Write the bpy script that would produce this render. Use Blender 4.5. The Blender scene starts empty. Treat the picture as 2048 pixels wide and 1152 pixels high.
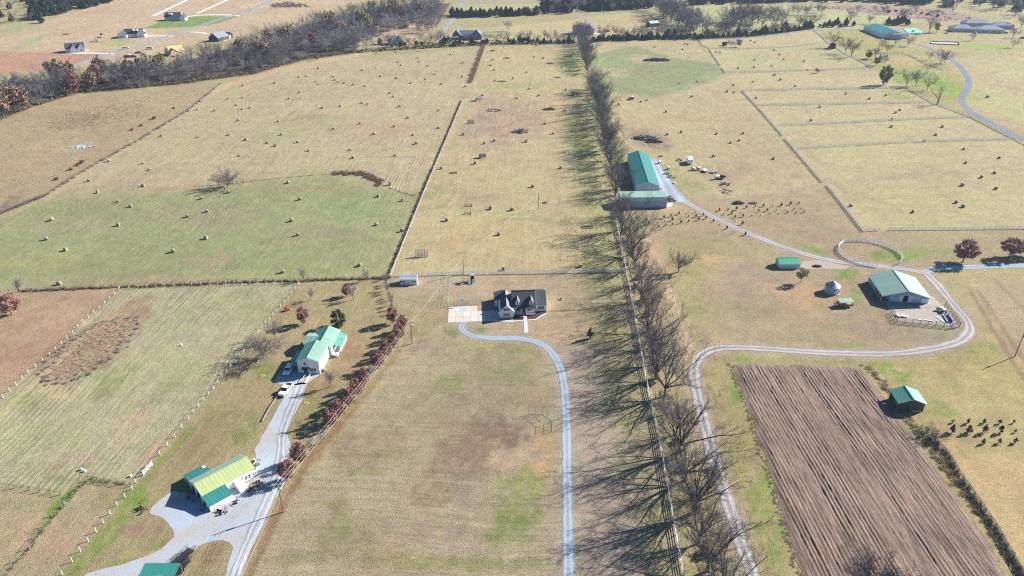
import bpy, math, random
import numpy as np
from mathutils import Vector, Matrix

sc = bpy.context.scene
COL = sc.collection
# ------------------------------------------------------------------ camera
CAM_H = 122.0
FPX, HOR = 1440.0, -215.0                     # focal length in photo pixels, row of the horizon
PITCH = math.atan((576 - HOR) / FPX)
cp, sp = math.cos(PITCH), math.sin(PITCH)
cam = bpy.data.cameras.new('camera'); cam.sensor_width = 36; cam.lens = FPX / 2048 * 36
cam.clip_start = 1; cam.clip_end = 12000
camo = bpy.data.objects.new('camera', cam); COL.objects.link(camo)
camo.location = (0, 0, CAM_H); camo.rotation_euler = (math.pi / 2 - PITCH, 0, 0)
sc.camera = camo
# ------------------------------------------------------------------ light
SUN_EL, SUN_AZ = math.radians(29), math.radians(26.5)
SUNV = Vector((math.cos(SUN_EL) * math.cos(SUN_AZ), math.cos(SUN_EL) * math.sin(SUN_AZ), math.sin(SUN_EL)))
sun = bpy.data.lights.new('sun', 'SUN'); sun.energy = 4.8; sun.angle = math.radians(0.53); sun.color = (1, 0.955, 0.90)
suno = bpy.data.objects.new('sun', sun); COL.objects.link(suno)
suno.rotation_euler = SUNV.to_track_quat('Z', 'Y').to_euler(); suno.location = (300, 300, 400)
world = bpy.data.worlds.new('World'); sc.world = world; world.use_nodes = True
wn = world.node_tree; bg = wn.nodes['Background']
sky = wn.nodes.new('ShaderNodeTexSky'); sky.sky_type = 'NISHITA'; sky.sun_disc = False
sky.sun_elevation = SUN_EL; sky.sun_rotation = math.pi / 2 - SUN_AZ; sky.ozone_density = 4.0
hs = wn.nodes.new('ShaderNodeHueSaturation'); hs.inputs['Saturation'].default_value = 1.3
wn.links.new(sky.outputs[0], hs.inputs['Color']); wn.links.new(hs.outputs[0], bg.inputs[0]); bg.inputs[1].default_value = 0.052
sc.view_settings.view_transform = 'Standard'; sc.view_settings.look = 'None'
sc.view_settings.gamma = 1; sc.view_settings.use_curve_mapping = False
sc.view_settings.exposure = 1.36
try:
    world.cycles.sampling_method = 'NONE'
    sc.cycles.max_bounces = 4; sc.cycles.diffuse_bounces = 2; sc.cycles.glossy_bounces = 2
    sc.cycles.transparent_max_bounces = 8; sc.cycles.use_denoising = False; sc.cycles.use_adaptive_sampling = False; sc.cycles.sampling_pattern = 'TABULATED_SOBOL'; sc.cycles.filter_width = 1.15
except Exception: pass

# ------------------------------------------------------------------ helpers
def G(u, v, z=0.0):
    """survey: place on the ground (or at height z) for a point noted on the photograph"""
    x, y = (u - 1024) / FPX, (v - 576) / FPX
    d = (x, cp - y * sp, -sp - y * cp); t = (z - CAM_H) / d[2]
    return Vector((d[0] * t, d[1] * t, z))
def Gs(pts, z=0.0): return [G(a, b, z) for a, b in pts]
def lin(c):
    c = c / 255.0
    return c / 12.92 if c <= 0.04045 else ((c + 0.055) / 1.055) ** 2.4
KG = 0.60                                     # sunlit picture value -> ground albedo
def gc(r, g, b): return np.array([lin(r), lin(g), lin(b)]) * KG
R = random.Random(7)
def tag(o, label=None, cat=None, group=None, kind=None):
    if label: o['label'] = label
    if cat: o['category'] = cat
    if group: o['group'] = group
    if kind: o['kind'] = kind
    return o
def link(name, me, parent=None, mat=None):
    o = bpy.data.objects.new(name, me); COL.objects.link(o)
    if mat is not None and me is not None and not me.materials: me.materials.append(mat)
    if parent is not None: o.parent = parent
    return o
def empty(name, loc=(0, 0, 0), rz=0.0):
    o = bpy.data.objects.new(name, None); COL.objects.link(o)
    o.location = loc; o.rotation_euler = (0, 0, rz); o.empty_display_size = 0.5
    return o
def thing(name, label, cat, loc=(0, 0, 0), rz=0.0, group=None):
    return tag(empty(name, loc, rz), label, cat, group)
class MB:
    def __init__(s): s.v = []; s.f = []
    def add(s, vs, fs):
        n = len(s.v); s.v += [tuple(p) for p in vs]; s.f += [tuple(i + n for i in f) for f in fs]
    def box(s, c, d, rz=0.0, m=None):
        x, y, z = d[0] / 2, d[1] / 2, d[2] / 2
        vs = [Vector((a, b, e)) for e in (-z, z) for a, b in ((-x, -y), (x, -y), (x, y), (-x, y))]
        if m is not None: vs = [m @ p for p in vs]
        if rz: q = Matrix.Rotation(rz, 3, 'Z'); vs = [q @ p for p in vs]
        c = Vector(c)
        s.add([p + c for p in vs], [(3, 2, 1, 0), (4, 5, 6, 7), (0, 1, 5, 4), (1, 2, 6, 5), (2, 3, 7, 6), (3, 0, 4, 7)])
        return s
    def beam(s, a, b, w, h=None):
        a, b = Vector(a), Vector(b); d = b - a; L = d.length
        if L < 1e-6: return s
        h = h or w; x = d / L; up = Vector((0, 0, 1)) if abs(x.z) < 0.95 else Vector((0, 1, 0))
        y = up.cross(x).normalized(); z = x.cross(y)
        m = Matrix((x, y, z)).transposed()
        return s.box((a + b) / 2, (L, w, h), m=m)
    def tube(s, a, b, r0, r1=None, n=6, cap=True):
        a, b = Vector(a), Vector(b); r1 = r0 if r1 is None else r1; d = (b - a)
        if d.length < 1e-6: return s
        x = d.normalized(); up = Vector((0, 0, 1)) if abs(x.z) < 0.9 else Vector((1, 0, 0))
        y = up.cross(x).normalized(); z = x.cross(y); vs = []
        for c, r in ((a, r0), (b, r1)):
            for k in range(n):
                t = 2 * math.pi * k / n; vs.append(c + (y * math.cos(t) + z * math.sin(t)) * r)
        fs = [(k, (k + 1) % n, n + (k + 1) % n, n + k) for k in range(n)]
        if cap: fs += [tuple(range(n - 1, -1, -1)), tuple(range(n, 2 * n))]
        s.add(vs, fs); return s
    def path(s, pts, r, n=5):
        for a, b in zip(pts, pts[1:]): s.tube(a, b, r, r, n)
        return s
    def prism(s, poly, axis, a, b):
        """poly of (p,q) extruded along axis x|y|z from a to b"""
        n = len(poly)
        def mk(p, q, t): return {'x': (t, p, q), 'y': (p, t, q), 'z': (p, q, t)}[axis]
        vs = [mk(p, q, a) for p, q in poly] + [mk(p, q, b) for p, q in poly]
        fs = [tuple(range(n - 1, -1, -1)), tuple(range(n, 2 * n))] + [(k, (k + 1) % n, n + (k + 1) % n, n + k) for k in range(n)]
        s.add(vs, fs); return s
    def lathe(s, prof, n=16, c=(0, 0, 0), axis='z'):
        vs = []
        for r, z in prof:
            for k in range(n):
                t = 2 * math.pi * k / n; p = (r * math.cos(t), r * math.sin(t), z)
                if axis == 'x': p = (p[2], p[0], p[1])
                if axis == 'y': p = (p[0], p[2], p[1])
                vs.append((p[0] + c[0], p[1] + c[1], p[2] + c[2]))
        fs = []
        for j in range(len(prof) - 1):
            for k in range(n):
                fs.append((j * n + k, j * n + (k + 1) % n, (j + 1) * n + (k + 1) % n, (j + 1) * n + k))
        m = len(prof) - 1
        fs += [tuple(range(n - 1, -1, -1)), tuple(range(m * n, m * n + n))]
        s.add(vs, fs); return s
    def mesh(s, name, mat=None, fix=True):
        me = bpy.data.meshes.new(name); me.from_pydata(s.v, [], s.f)
        if fix:
            import bmesh
            bm = bmesh.new(); bm.from_mesh(me); bmesh.ops.recalc_face_normals(bm, faces=bm.faces); bm.to_mesh(me); bm.free()
        if mat: me.materials.append(mat)
        return me
    def build(s, name, mat, parent=None, fix=True): return link(name, s.mesh(name, mat, fix), parent)
def npmesh(name, V, F, mat=None, smooth=False):
    """fast mesh from arrays, all faces of one size"""
    V = np.asarray(V, np.float32); F = np.asarray(F, np.int32); k = F.shape[1]
    me = bpy.data.meshes.new(name); me.vertices.add(len(V)); me.vertices.foreach_set('co', V.ravel())
    me.loops.add(F.size); me.loops.foreach_set('vertex_index', F.ravel())
    me.polygons.add(len(F)); me.polygons.foreach_set('loop_start', np.arange(0, F.size, k, dtype=np.int32))
    me.polygons.foreach_set('loop_total', np.full(len(F), k, np.int32))
    if smooth: me.polygons.foreach_set('use_smooth', np.ones(len(F), bool))
    me.update(calc_edges=True)
    if mat: me.materials.append(mat)
    return me
def copy_tree(o, parent=None):
    c = o.copy(); COL.objects.link(c)
    if parent is not None: c.parent = parent
    for ch in list(o.children): copy_tree(ch, c)
    return c
def spline(pts, step=2.0):
    """Catmull-Rom through 2D points, resampled"""
    P = [Vector((p[0], p[1])) for p in pts]; P = [P[0] * 2 - P[1]] + P + [P[-1] * 2 - P[-2]]; out = []
    for i in range(1, len(P) - 2):
        n = max(2, int((P[i + 1] - P[i]).length / step))
        for k in range(n):
            t = k / n; a, b, c, d = P[i - 1], P[i], P[i + 1], P[i + 2]
            out.append(0.5 * ((2 * b) + (c - a) * t + (2 * a - 5 * b + 4 * c - d) * t * t + (3 * b - a - 3 * c + d) * t ** 3))
    out.append(P[-2]); return out

# numpy value noise
def _h(i, j, s):
    n = (i * 374761393 + j * 668265263 + s * 69069) & 0xffffffff
    n = ((n ^ (n >> 13)) * 1274126177) & 0xffffffff
    return ((n ^ (n >> 16)) & 0xffff) / 65535.0
def vnoise(x, y, s=0):
    xi = np.floor(x).astype(np.int64); yi = np.floor(y).astype(np.int64); fx = x - xi; fy = y - yi
    fx = fx * fx * (3 - 2 * fx); fy = fy * fy * (3 - 2 * fy)
    a = _h(xi, yi, s) * (1 - fx) + _h(xi + 1, yi, s) * fx; b = _h(xi, yi + 1, s) * (1 - fx) + _h(xi + 1, yi + 1, s) * fx
    return a * (1 - fy) + b * fy
def fbm(x, y, scale, octv=4, s=0):
    """about -1..1; scale = size in metres of the largest lumps"""
    t = np.zeros_like(x, dtype=float); a = 1.0; n = 0; f = 1.0 / scale
    for k in range(octv):
        t += a * (vnoise(x * f + 17.3 * k, y * f - 9.1 * k, s + k) * 2 - 1); n += a; a *= 0.55; f *= 2.03
    return t / n * 1.6
def sdist(X, Y, poly):
    """signed distance to a polygon, positive inside"""
    P = np.array([(p[0], p[1]) for p in poly]); n = len(P); d = np.full(X.shape, 1e9); ins = np.zeros(X.shape, bool)
    for i in range(n):
        a, b = P[i], P[(i + 1) % n]; e = b - a; L = max(e @ e, 1e-9)
        t = np.clip(((X - a[0]) * e[0] + (Y - a[1]) * e[1]) / L, 0, 1)
        d = np.minimum(d, np.hypot(X - a[0] - t * e[0], Y - a[1] - t * e[1]))
        c = ((a[1] > Y) != (b[1] > Y))
        if e[1] != 0: ins ^= c & (X < (b[0] - a[0]) * (Y - a[1]) / e[1] + a[0])
    return np.where(ins, d, -d)
def sstep(a, b, x):
    t = np.clip((x - a) / (b - a), 0, 1); return t * t * (3 - 2 * t)
def inside(p, poly):
    r = False; n = len(poly)
    for i in range(n):
        a, b = poly[i], poly[(i + 1) % n]
        if (a[1] > p[1]) != (b[1] > p[1]) and p[0] < (b[0] - a[0]) * (p[1] - a[1]) / (b[1] - a[1]) + a[0]: r = not r
    return r

# ------------------------------------------------------------------ materials
def newmat(name):
    m = bpy.data.materials.new(name); m.use_nodes = True; nt = m.node_tree
    b = nt.nodes['Principled BSDF']; return m, nt, b
def nnode(nt, t, **kw):
    n = nt.nodes.new(t)
    for k, v in kw.items(): setattr(n, k, v)
    return n
def math_(nt, op, a, b=None, c=None):
    n = nt.nodes.new('ShaderNodeMath'); n.operation = op
    for i, x in enumerate((a, b, c)):
        if x is None: continue
        if isinstance(x, (int, float)): n.inputs[i].default_value = x
        else: nt.links.new(x, n.inputs[i])
    return n.outputs[0]
def noise_(nt, vec, scale, detail=2, rough=0.5):
    n = nt.nodes.new('ShaderNodeTexNoise'); n.inputs['Scale'].default_value = scale
    n.inputs['Detail'].default_value = detail; n.inputs['Roughness'].default_value = rough
    if vec is not None: nt.links.new(vec, n.inputs['Vector'])
    return n.outputs['Fac']
def mapr(nt, x, a, b, c, d):
    n = nt.nodes.new('ShaderNodeMapRange'); nt.links.new(x, n.inputs[0])
    for i, q in enumerate((a, b, c, d)): n.inputs[i + 1].default_value = q
    return n.outputs[0]
def mulcol(nt, col, fac):
    n = nt.nodes.new('ShaderNodeVectorMath'); n.operation = 'SCALE'
    nt.links.new(col, n.inputs[0]); nt.links.new(fac, n.inputs['Scale']); return n.outputs[0]
def mixcol(nt, fac, a, b):
    n = nt.nodes.new('ShaderNodeMix'); n.data_type = 'RGBA'
    for s_, x in ((n.inputs[0], fac), (n.inputs[6], a), (n.inputs[7], b)):
        if isinstance(x, (int, float)): s_.default_value = x
        elif isinstance(x, (tuple, list, np.ndarray)): s_.default_value = (float(x[0]), float(x[1]), float(x[2]), 1)
        else: nt.links.new(x, s_)
    return n.outputs[2]
MATS = {}
def mat(name, col, rough=0.7, var=0.15, scale=1.5, metal=0.0, spec=0.3, rnd=0.0, stretch=None, bump=0.0, col2=None, isl=0.0):
    """plain surface: colour with grain; rnd varies it from object to object, isl from leaf to leaf"""
    if name in MATS: return MATS[name]
    m, nt, b = newmat(name); MATS[name] = m
    tc = nnode(nt, 'ShaderNodeTexCoord'); vec = tc.outputs['Object']
    if stretch:
        mp = nnode(nt, 'ShaderNodeMapping'); mp.inputs['Scale'].default_value = stretch
        nt.links.new(vec, mp.inputs[0]); vec = mp.outputs[0]
    n1 = noise_(nt, vec, scale, 5, 0.62)
    f = mapr(nt, n1, 0.28, 0.72, 1 - var, 1 + var)
    if rnd:
        oi = nnode(nt, 'ShaderNodeObjectInfo'); f = math_(nt, 'MULTIPLY', f, mapr(nt, oi.outputs['Random'], 0, 1, 1 - rnd, 1 + rnd))
    if isl:
        gi = nnode(nt, 'ShaderNodeNewGeometry'); f = math_(nt, 'MULTIPLY', f, mapr(nt, gi.outputs['Random Per Island'], 0, 1, 1 - isl, 1 + isl))
    rgb = nnode(nt, 'ShaderNodeRGB'); rgb.outputs[0].default_value = (*[float(x) for x in col], 1); c = rgb.outputs[0]
    if col2 is not None:
        src = n1
        if isl:
            g2 = nnode(nt, 'ShaderNodeNewGeometry'); w2 = nnode(nt, 'ShaderNodeTexWhiteNoise'); w2.noise_dimensions = '1D'
            nt.links.new(g2.outputs['Random Per Island'], w2.inputs['W']); src = w2.outputs['Value']
            c = mixcol(nt, src, c, col2)
        else: c = mixcol(nt, mapr(nt, noise_(nt, vec, scale * 0.37, 4), 0.4, 0.62, 0, 1), c, col2)
    nt.links.new(mulcol(nt, c, f), b.inputs['Base Color'])
    b.inputs['Roughness'].default_value = rough; b.inputs['Metallic'].default_value = metal
    b.inputs['Specular IOR Level'].default_value = spec
    if bump:
        bp = nnode(nt, 'ShaderNodeBump'); bp.inputs['Strength'].default_value = 1; bp.inputs['Distance'].default_value = bump
        nt.links.new(n1, bp.inputs['Height']); nt.links.new(bp.outputs[0], b.inputs['Normal'])
    return m
def ground_material():
    m, nt, b = newmat('field_grass'); L = nt.links
    at = nnode(nt, 'ShaderNodeAttribute', attribute_name='cover'); st = nnode(nt, 'ShaderNodeAttribute', attribute_name='mow')
    geo = nnode(nt, 'ShaderNodeNewGeometry'); pos = geo.outputs['Position']
    sep = nnode(nt, 'ShaderNodeSeparateXYZ'); L.new(st.outputs['Vector'], sep.inputs[0])
    def streak(fs, ft, det):
        cx = nnode(nt, 'ShaderNodeCombineXYZ')
        L.new(math_(nt, 'MULTIPLY', sep.outputs[0], fs), cx.inputs[0]); L.new(math_(nt, 'MULTIPLY', sep.outputs[1], ft), cx.inputs[1])
        return noise_(nt, cx.outputs[0], 1.0, det, 0.65)
    s1 = mapr(nt, streak(1.0, 0.035, 4), 0.3, 0.7, -1, 1); s2 = mapr(nt, streak(2.2, 0.3, 3), 0.3, 0.7, -1, 1)
    amp = sep.outputs[2]
    st1 = math_(nt, 'MULTIPLY', math_(nt, 'ADD', math_(nt, 'MULTIPLY', s1, 0.6), math_(nt, 'MULTIPLY', s2, 0.5)), amp)
    sw = math_(nt, 'MULTIPLY', math_(nt, 'SINE', math_(nt, 'MULTIPLY', sep.outputs[0], 4.1)), math_(nt, 'MULTIPLY', mapr(nt, amp, .28, .31, 0, .15), mapr(nt, noise_(nt, pos, .05, 3), .38, .62, .1, 1)))
    st1 = math_(nt, 'ADD', st1, sw)
    g1 = mapr(nt, noise_(nt, pos, 1.1, 4, 0.7), 0.3, 0.7, -1, 1)
    g2 = mapr(nt, noise_(nt, pos, 4.0, 3, 0.7), 0.3, 0.7, -1, 1)
    g3 = mapr(nt, noise_(nt, pos, 0.16, 5, 0.65), 0.32, 0.68, -1, 1)
    f = math_(nt, 'ADD', 1.0, math_(nt, 'ADD', st1, math_(nt, 'ADD', math_(nt, 'ADD', math_(nt, 'MULTIPLY', g1, 0.20), math_(nt, 'MULTIPLY', mapr(nt, noise_(nt, pos, 2.1, 4, .75), .3, .7, -1, 1), 0.17)), math_(nt, 'ADD', math_(nt, 'MULTIPLY', g2, 0.26), math_(nt, 'MULTIPLY', g3, 0.06)))))
    # where the growth is thin it is paler and drier, in the thick it is greener
    dry = mixcol(nt, 1.0, at.outputs['Color'], at.outputs['Color'])
    hs = nnode(nt, 'ShaderNodeVectorMath', operation='MULTIPLY'); L.new(at.outputs['Color'], hs.inputs[0]); hs.inputs[1].default_value = (0.84, 0.95, 0.78)
    g4 = mapr(nt, noise_(nt, pos, 0.55, 5, 0.75), 0.46, 0.66, 0, 0.7)
    c = mixcol(nt, g4, at.outputs['Color'], hs.outputs[0])
    L.new(mulcol(nt, c, f), b.inputs['Base Color']); b.inputs['Roughness'].default_value = 0.95; b.inputs['Specular IOR Level'].default_value = 0.08
    bp = nnode(nt, 'ShaderNodeBump'); bp.inputs['Strength'].default_value = 0.6; bp.inputs['Distance'].default_value = 0.2
    L.new(math_(nt, 'ADD', g2, math_(nt, 'MULTIPLY', s2, amp)), bp.inputs['Height']); L.new(bp.outputs[0], b.inputs['Normal'])
    return m
# ------------------------------------------------------------------ the land
DV = Vector((0.0449, 1.0)).normalized(); DL = Vector((DV.y, -DV.x))     # the grid the farm is laid out on
def dirpx(a, b):
    d = G(*b) - G(*a); return Vector((d.x, d.y)).normalized()
DLP = dirpx((0, 795), (240, 580)); DYD = dirpx((496, 695), (553, 623))
# name, outline, colour, softness m, raggedness m, mowing direction, streak strength, own sheet
REG = [
 ('far_field', [(-900, 60), (0, 75), (220, 0), (560, -60), (900, -60), (740, 0), (680, 10), (560, 60), (400, 85), (260, 125), (130, 135), (0, 160), (-900, 300)], (207, 181, 142), 4, 3, DL, .06, 1),
 ('house_lawn', [(285, 57), (350, 32), (478, 32), (440, 45), (395, 54), (330, 56)], (142, 164, 92), 2, 1.5, DL, .1, 1),
 ('house_lawn', [(198, 85), (240, 78), (275, 80), (250, 92), (205, 95)], (184, 184, 122), 3, 2, DL, .1, 0),
 ('bare_soil_field', [(-400, 170), (-300, 98), (0, 102), (130, 108), (215, 107), (150, 130), (90, 142), (0, 148)], (200, 156, 124), 2, 2, DL, .06, 1),
 ('rough_ground', [(-400, 180), (0, 148), (90, 142), (60, 158), (0, 165)], (186, 176, 120), 3, 2, DL, .05, 0),
 ('woodland_floor', [(-600, 330), (-600, 230), (0, 186), (130, 160), (260, 146), (330, 138), (400, 112), (512, 84), (600, 54), (680, 32), (740, 16), (900, 6), (876, 44), (800, 62), (720, 85), (705, 108), (600, 122), (512, 148), (440, 158), (345, 171), (250, 180), (150, 187), (50, 222), (0, 242)], (112, 96, 82), 3, 3, DL, .05, 1),
 ('clearing', [(720, 78), (760, 48), (830, 33), (880, 40), (850, 72), (800, 92), (740, 92)], (204, 176, 138), 3, 2, DL, .05, 0),
 ('rough_pasture', [(-500, 420), (-300, 300), (0, 243), (60, 215), (150, 190), (250, 183), (345, 172), (442, 167), (375, 222), (270, 285), (180, 335), (90, 395), (0, 428), (-300, 560)], (186, 164, 124), 2, 2, DLP, .06, 1),
 ('field_margin', [(-100, 470), (0, 430), (90, 392), (180, 335), (270, 285), (375, 222), (442, 167), (600, 126), (700, 108), (760, 104), (700, 117), (620, 136), (530, 156), (462, 174), (400, 207), (310, 257), (240, 297), (180, 347), (110, 397), (60, 422), (0, 442)], (206, 180, 138), 2, 2, DLP, .1, 0),
 ('hay_field', [(-200, 530), (0, 438), (110, 393), (250, 293), (400, 203), (530, 154), (640, 133), (720, 113), (870, 103), (965, 95), (940, 165), (922, 200), (780, 555), (512, 563), (240, 573), (0, 580), (-200, 590)], (194, 178, 134), 2, 1.5, DV, .27, 1),
 ('green', [(-200, 530), (0, 436), (80, 398), (250, 385), (430, 378), (540, 358), (620, 349), (700, 350), (745, 368), (840, 400), (780, 556), (512, 564), (0, 582), (-200, 592)], (164, 167, 114), 14, 9, DL, .14, 0),
 ('paddock', [(783, 553), (925, 200), (948, 163), (968, 95), (1150, 88), (1175, 150), (1200, 260), (1230, 400), (1253, 545)], (199, 182, 132), 1.5, 1, DV, .23, 1),
 ('front_lawn', [(783, 553), (1253, 545), (1300, 780), (1385, 1240), (380, 1240), (490, 1152), (570, 990), (830, 655), (785, 600)], (184, 168, 130), 1.5, 1, DL, .2, 1),
 ('yard', [(783, 553), (1253, 545), (1262, 600), (1270, 690), (1115, 720), (1060, 690), (950, 680), (900, 655), (830, 655), (785, 600)], (194, 174, 138), 4, 4, DL, .1, 0),
 ('yard', [(1105, 690), (1270, 690), (1300, 780), (1400, 1240), (1145, 1240), (1143, 900), (1138, 780)], (190, 170, 144), 3, 2, DV, .12, 0),
 ('pasture', [(-60, 850), (0, 797), (57, 746), (232, 587), (240, 577), (598, 568), (553, 623), (496, 695), (377, 838), (304, 931), (265, 979), (255, 968), (178, 958), (122, 988), (0, 972), (-80, 960)], (188, 179, 136), 1.5, 1, DLP, .3, 1),
 ('stubble_strip', [(-300, 1050), (-300, 600), (0, 581), (240, 574), (230, 588), (57, 747), (0, 796), (-60, 850)], (196, 166, 128), 1.5, 1, DLP, .08, 1),
 ('meadow', [(-80, 962), (0, 972), (122, 988), (145, 985), (178, 958), (255, 968), (265, 979), (125, 1150), (60, 1240), (-200, 1240)], (184, 168, 126), 1.5, 1, DLP, .14, 1),
 ('farmhouse_lawn', [(598, 568), (780, 557), (785, 600), (830, 655), (570, 990), (490, 1152), (440, 1240), (60, 1240), (125, 1150), (265, 979), (377, 838), (496, 695), (553, 623)], (178, 162, 116), 1.5, 1, DYD, .18, 1),
 ('hay_field', [(1172, 84), (1398, 82), (1450, 146), (1485, 182), (1567, 272), (1653, 370), (1600, 378), (1500, 393), (1400, 403), (1330, 402), (1262, 300), (1225, 230), (1190, 160)], (195, 178, 131), 2, 1.5, DV, .14, 1),
 ('unmown_patch', [(1178, 130), (1190, 110), (1240, 97), (1275, 92), (1305, 104), (1360, 119), (1430, 128), (1452, 141), (1430, 161), (1350, 186), (1300, 193), (1250, 187), (1215, 181), (1200, 155)], (160, 164, 114), 4, 6, DV, .14, 1),
 ('fenced_paddock', [(1398, 81), (1628, 60), (1745, 136), (1812, 176), (1945, 236), (2048, 288), (2400, 450), (2400, 456), (2048, 458), (1727, 463), (1655, 370), (1485, 182), (1450, 146)], (199, 183, 133), 1.5, 1, DL, .17, 1),
 ('drive_lawn', [(1630, 60), (1740, 55), (1830, 88), (1900, 120), (1938, 160), (1925, 205), (1990, 250), (2090, 300), (2048, 288), (1945, 236), (1812, 176), (1745, 136)], (178, 170, 104), 2, 2, DL, .06, 1),
 ('mown_field', [(1880, 112), (1960, 108), (2048, 112), (2600, 170), (2600, 460), (2300, 400), (2048, 278), (1945, 225), (1930, 200), (1938, 165)], (195, 184, 128), 2, 2, DV, .16, 1),
 ('house_grounds', [(1790, 70), (1880, 42), (2048, 40), (2600, 60), (2600, 170), (2048, 112), (1960, 108), (1880, 112), (1830, 88)], (190, 174, 118), 3, 3, DL, .06, 1),
 ('farmyard', [(1253, 545), (1222, 380), (1228, 290), (1265, 300), (1330, 402), (1500, 393), (1653, 370), (1727, 463), (2048, 458), (2500, 456), (2500, 530), (2048, 530), (1845, 540), (1870, 565), (1915, 620), (1938, 660), (1905, 690), (1840, 702), (1640, 705), (1420, 700), (1395, 712), (1300, 760)], (184, 164, 124), 3, 2, DL, .07, 1),
 ('track_verge', [(1300, 760), (1395, 712), (1470, 700), (1760, 708), (1720, 735), (1462, 727), (1540, 950), (1610, 1240), (1385, 1240)], (178, 163, 112), 2, 2, DV, .14, 1),
 ('meadow', [(1905, 690), (1940, 650), (1915, 610), (1870, 560), (1850, 540), (2048, 532), (2500, 530), (2500, 1300), (2120, 1300), (2015, 1150), (1835, 880), (1722, 735), (1760, 708)], (190, 174, 118), 2, 2, DL, .1, 1),
 ('stubble', [(1925, 570), (1960, 548), (2048, 545), (2400, 560), (2400, 900), (2100, 740), (2048, 712), (1965, 640)], (196, 173, 132), 8, 6, dirpx((1925, 570), (2048, 712)), .14, 0),
 ('stubble', [(1893, 915), (2048, 908), (2500, 950), (2500, 1300), (2060, 1160), (1960, 1010)], (204, 180, 128), 2, 2, DL, .1, 0),
 ('far_meadow', [(905, 58), (1080, 46), (1300, 20), (1322, 50), (1310, 70), (1180, 84), (970, 92), (890, 88)], (198, 183, 130), 3, 3, DL, .06, 1),
 ('far_meadow', [(1330, 45), (1380, 14), (1640, 8), (1720, 25), (1850, 42), (1740, 58), (1580, 66), (1400, 76)], (188, 185, 128), 3, 3, DL, .06, 1),
 ('far_meadow', [(915, 10), (1090, 6), (1090, 26), (915, 30)], (190, 184, 124), 3, 3, DL, .06, 0),
 ('marsh', [(1600, 12), (1750, 11), (1900, 22), (1965, 38), (1880, 44), (1740, 27)], (176, 150, 128), 4, 4, DL, .03, 1),
]
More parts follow.
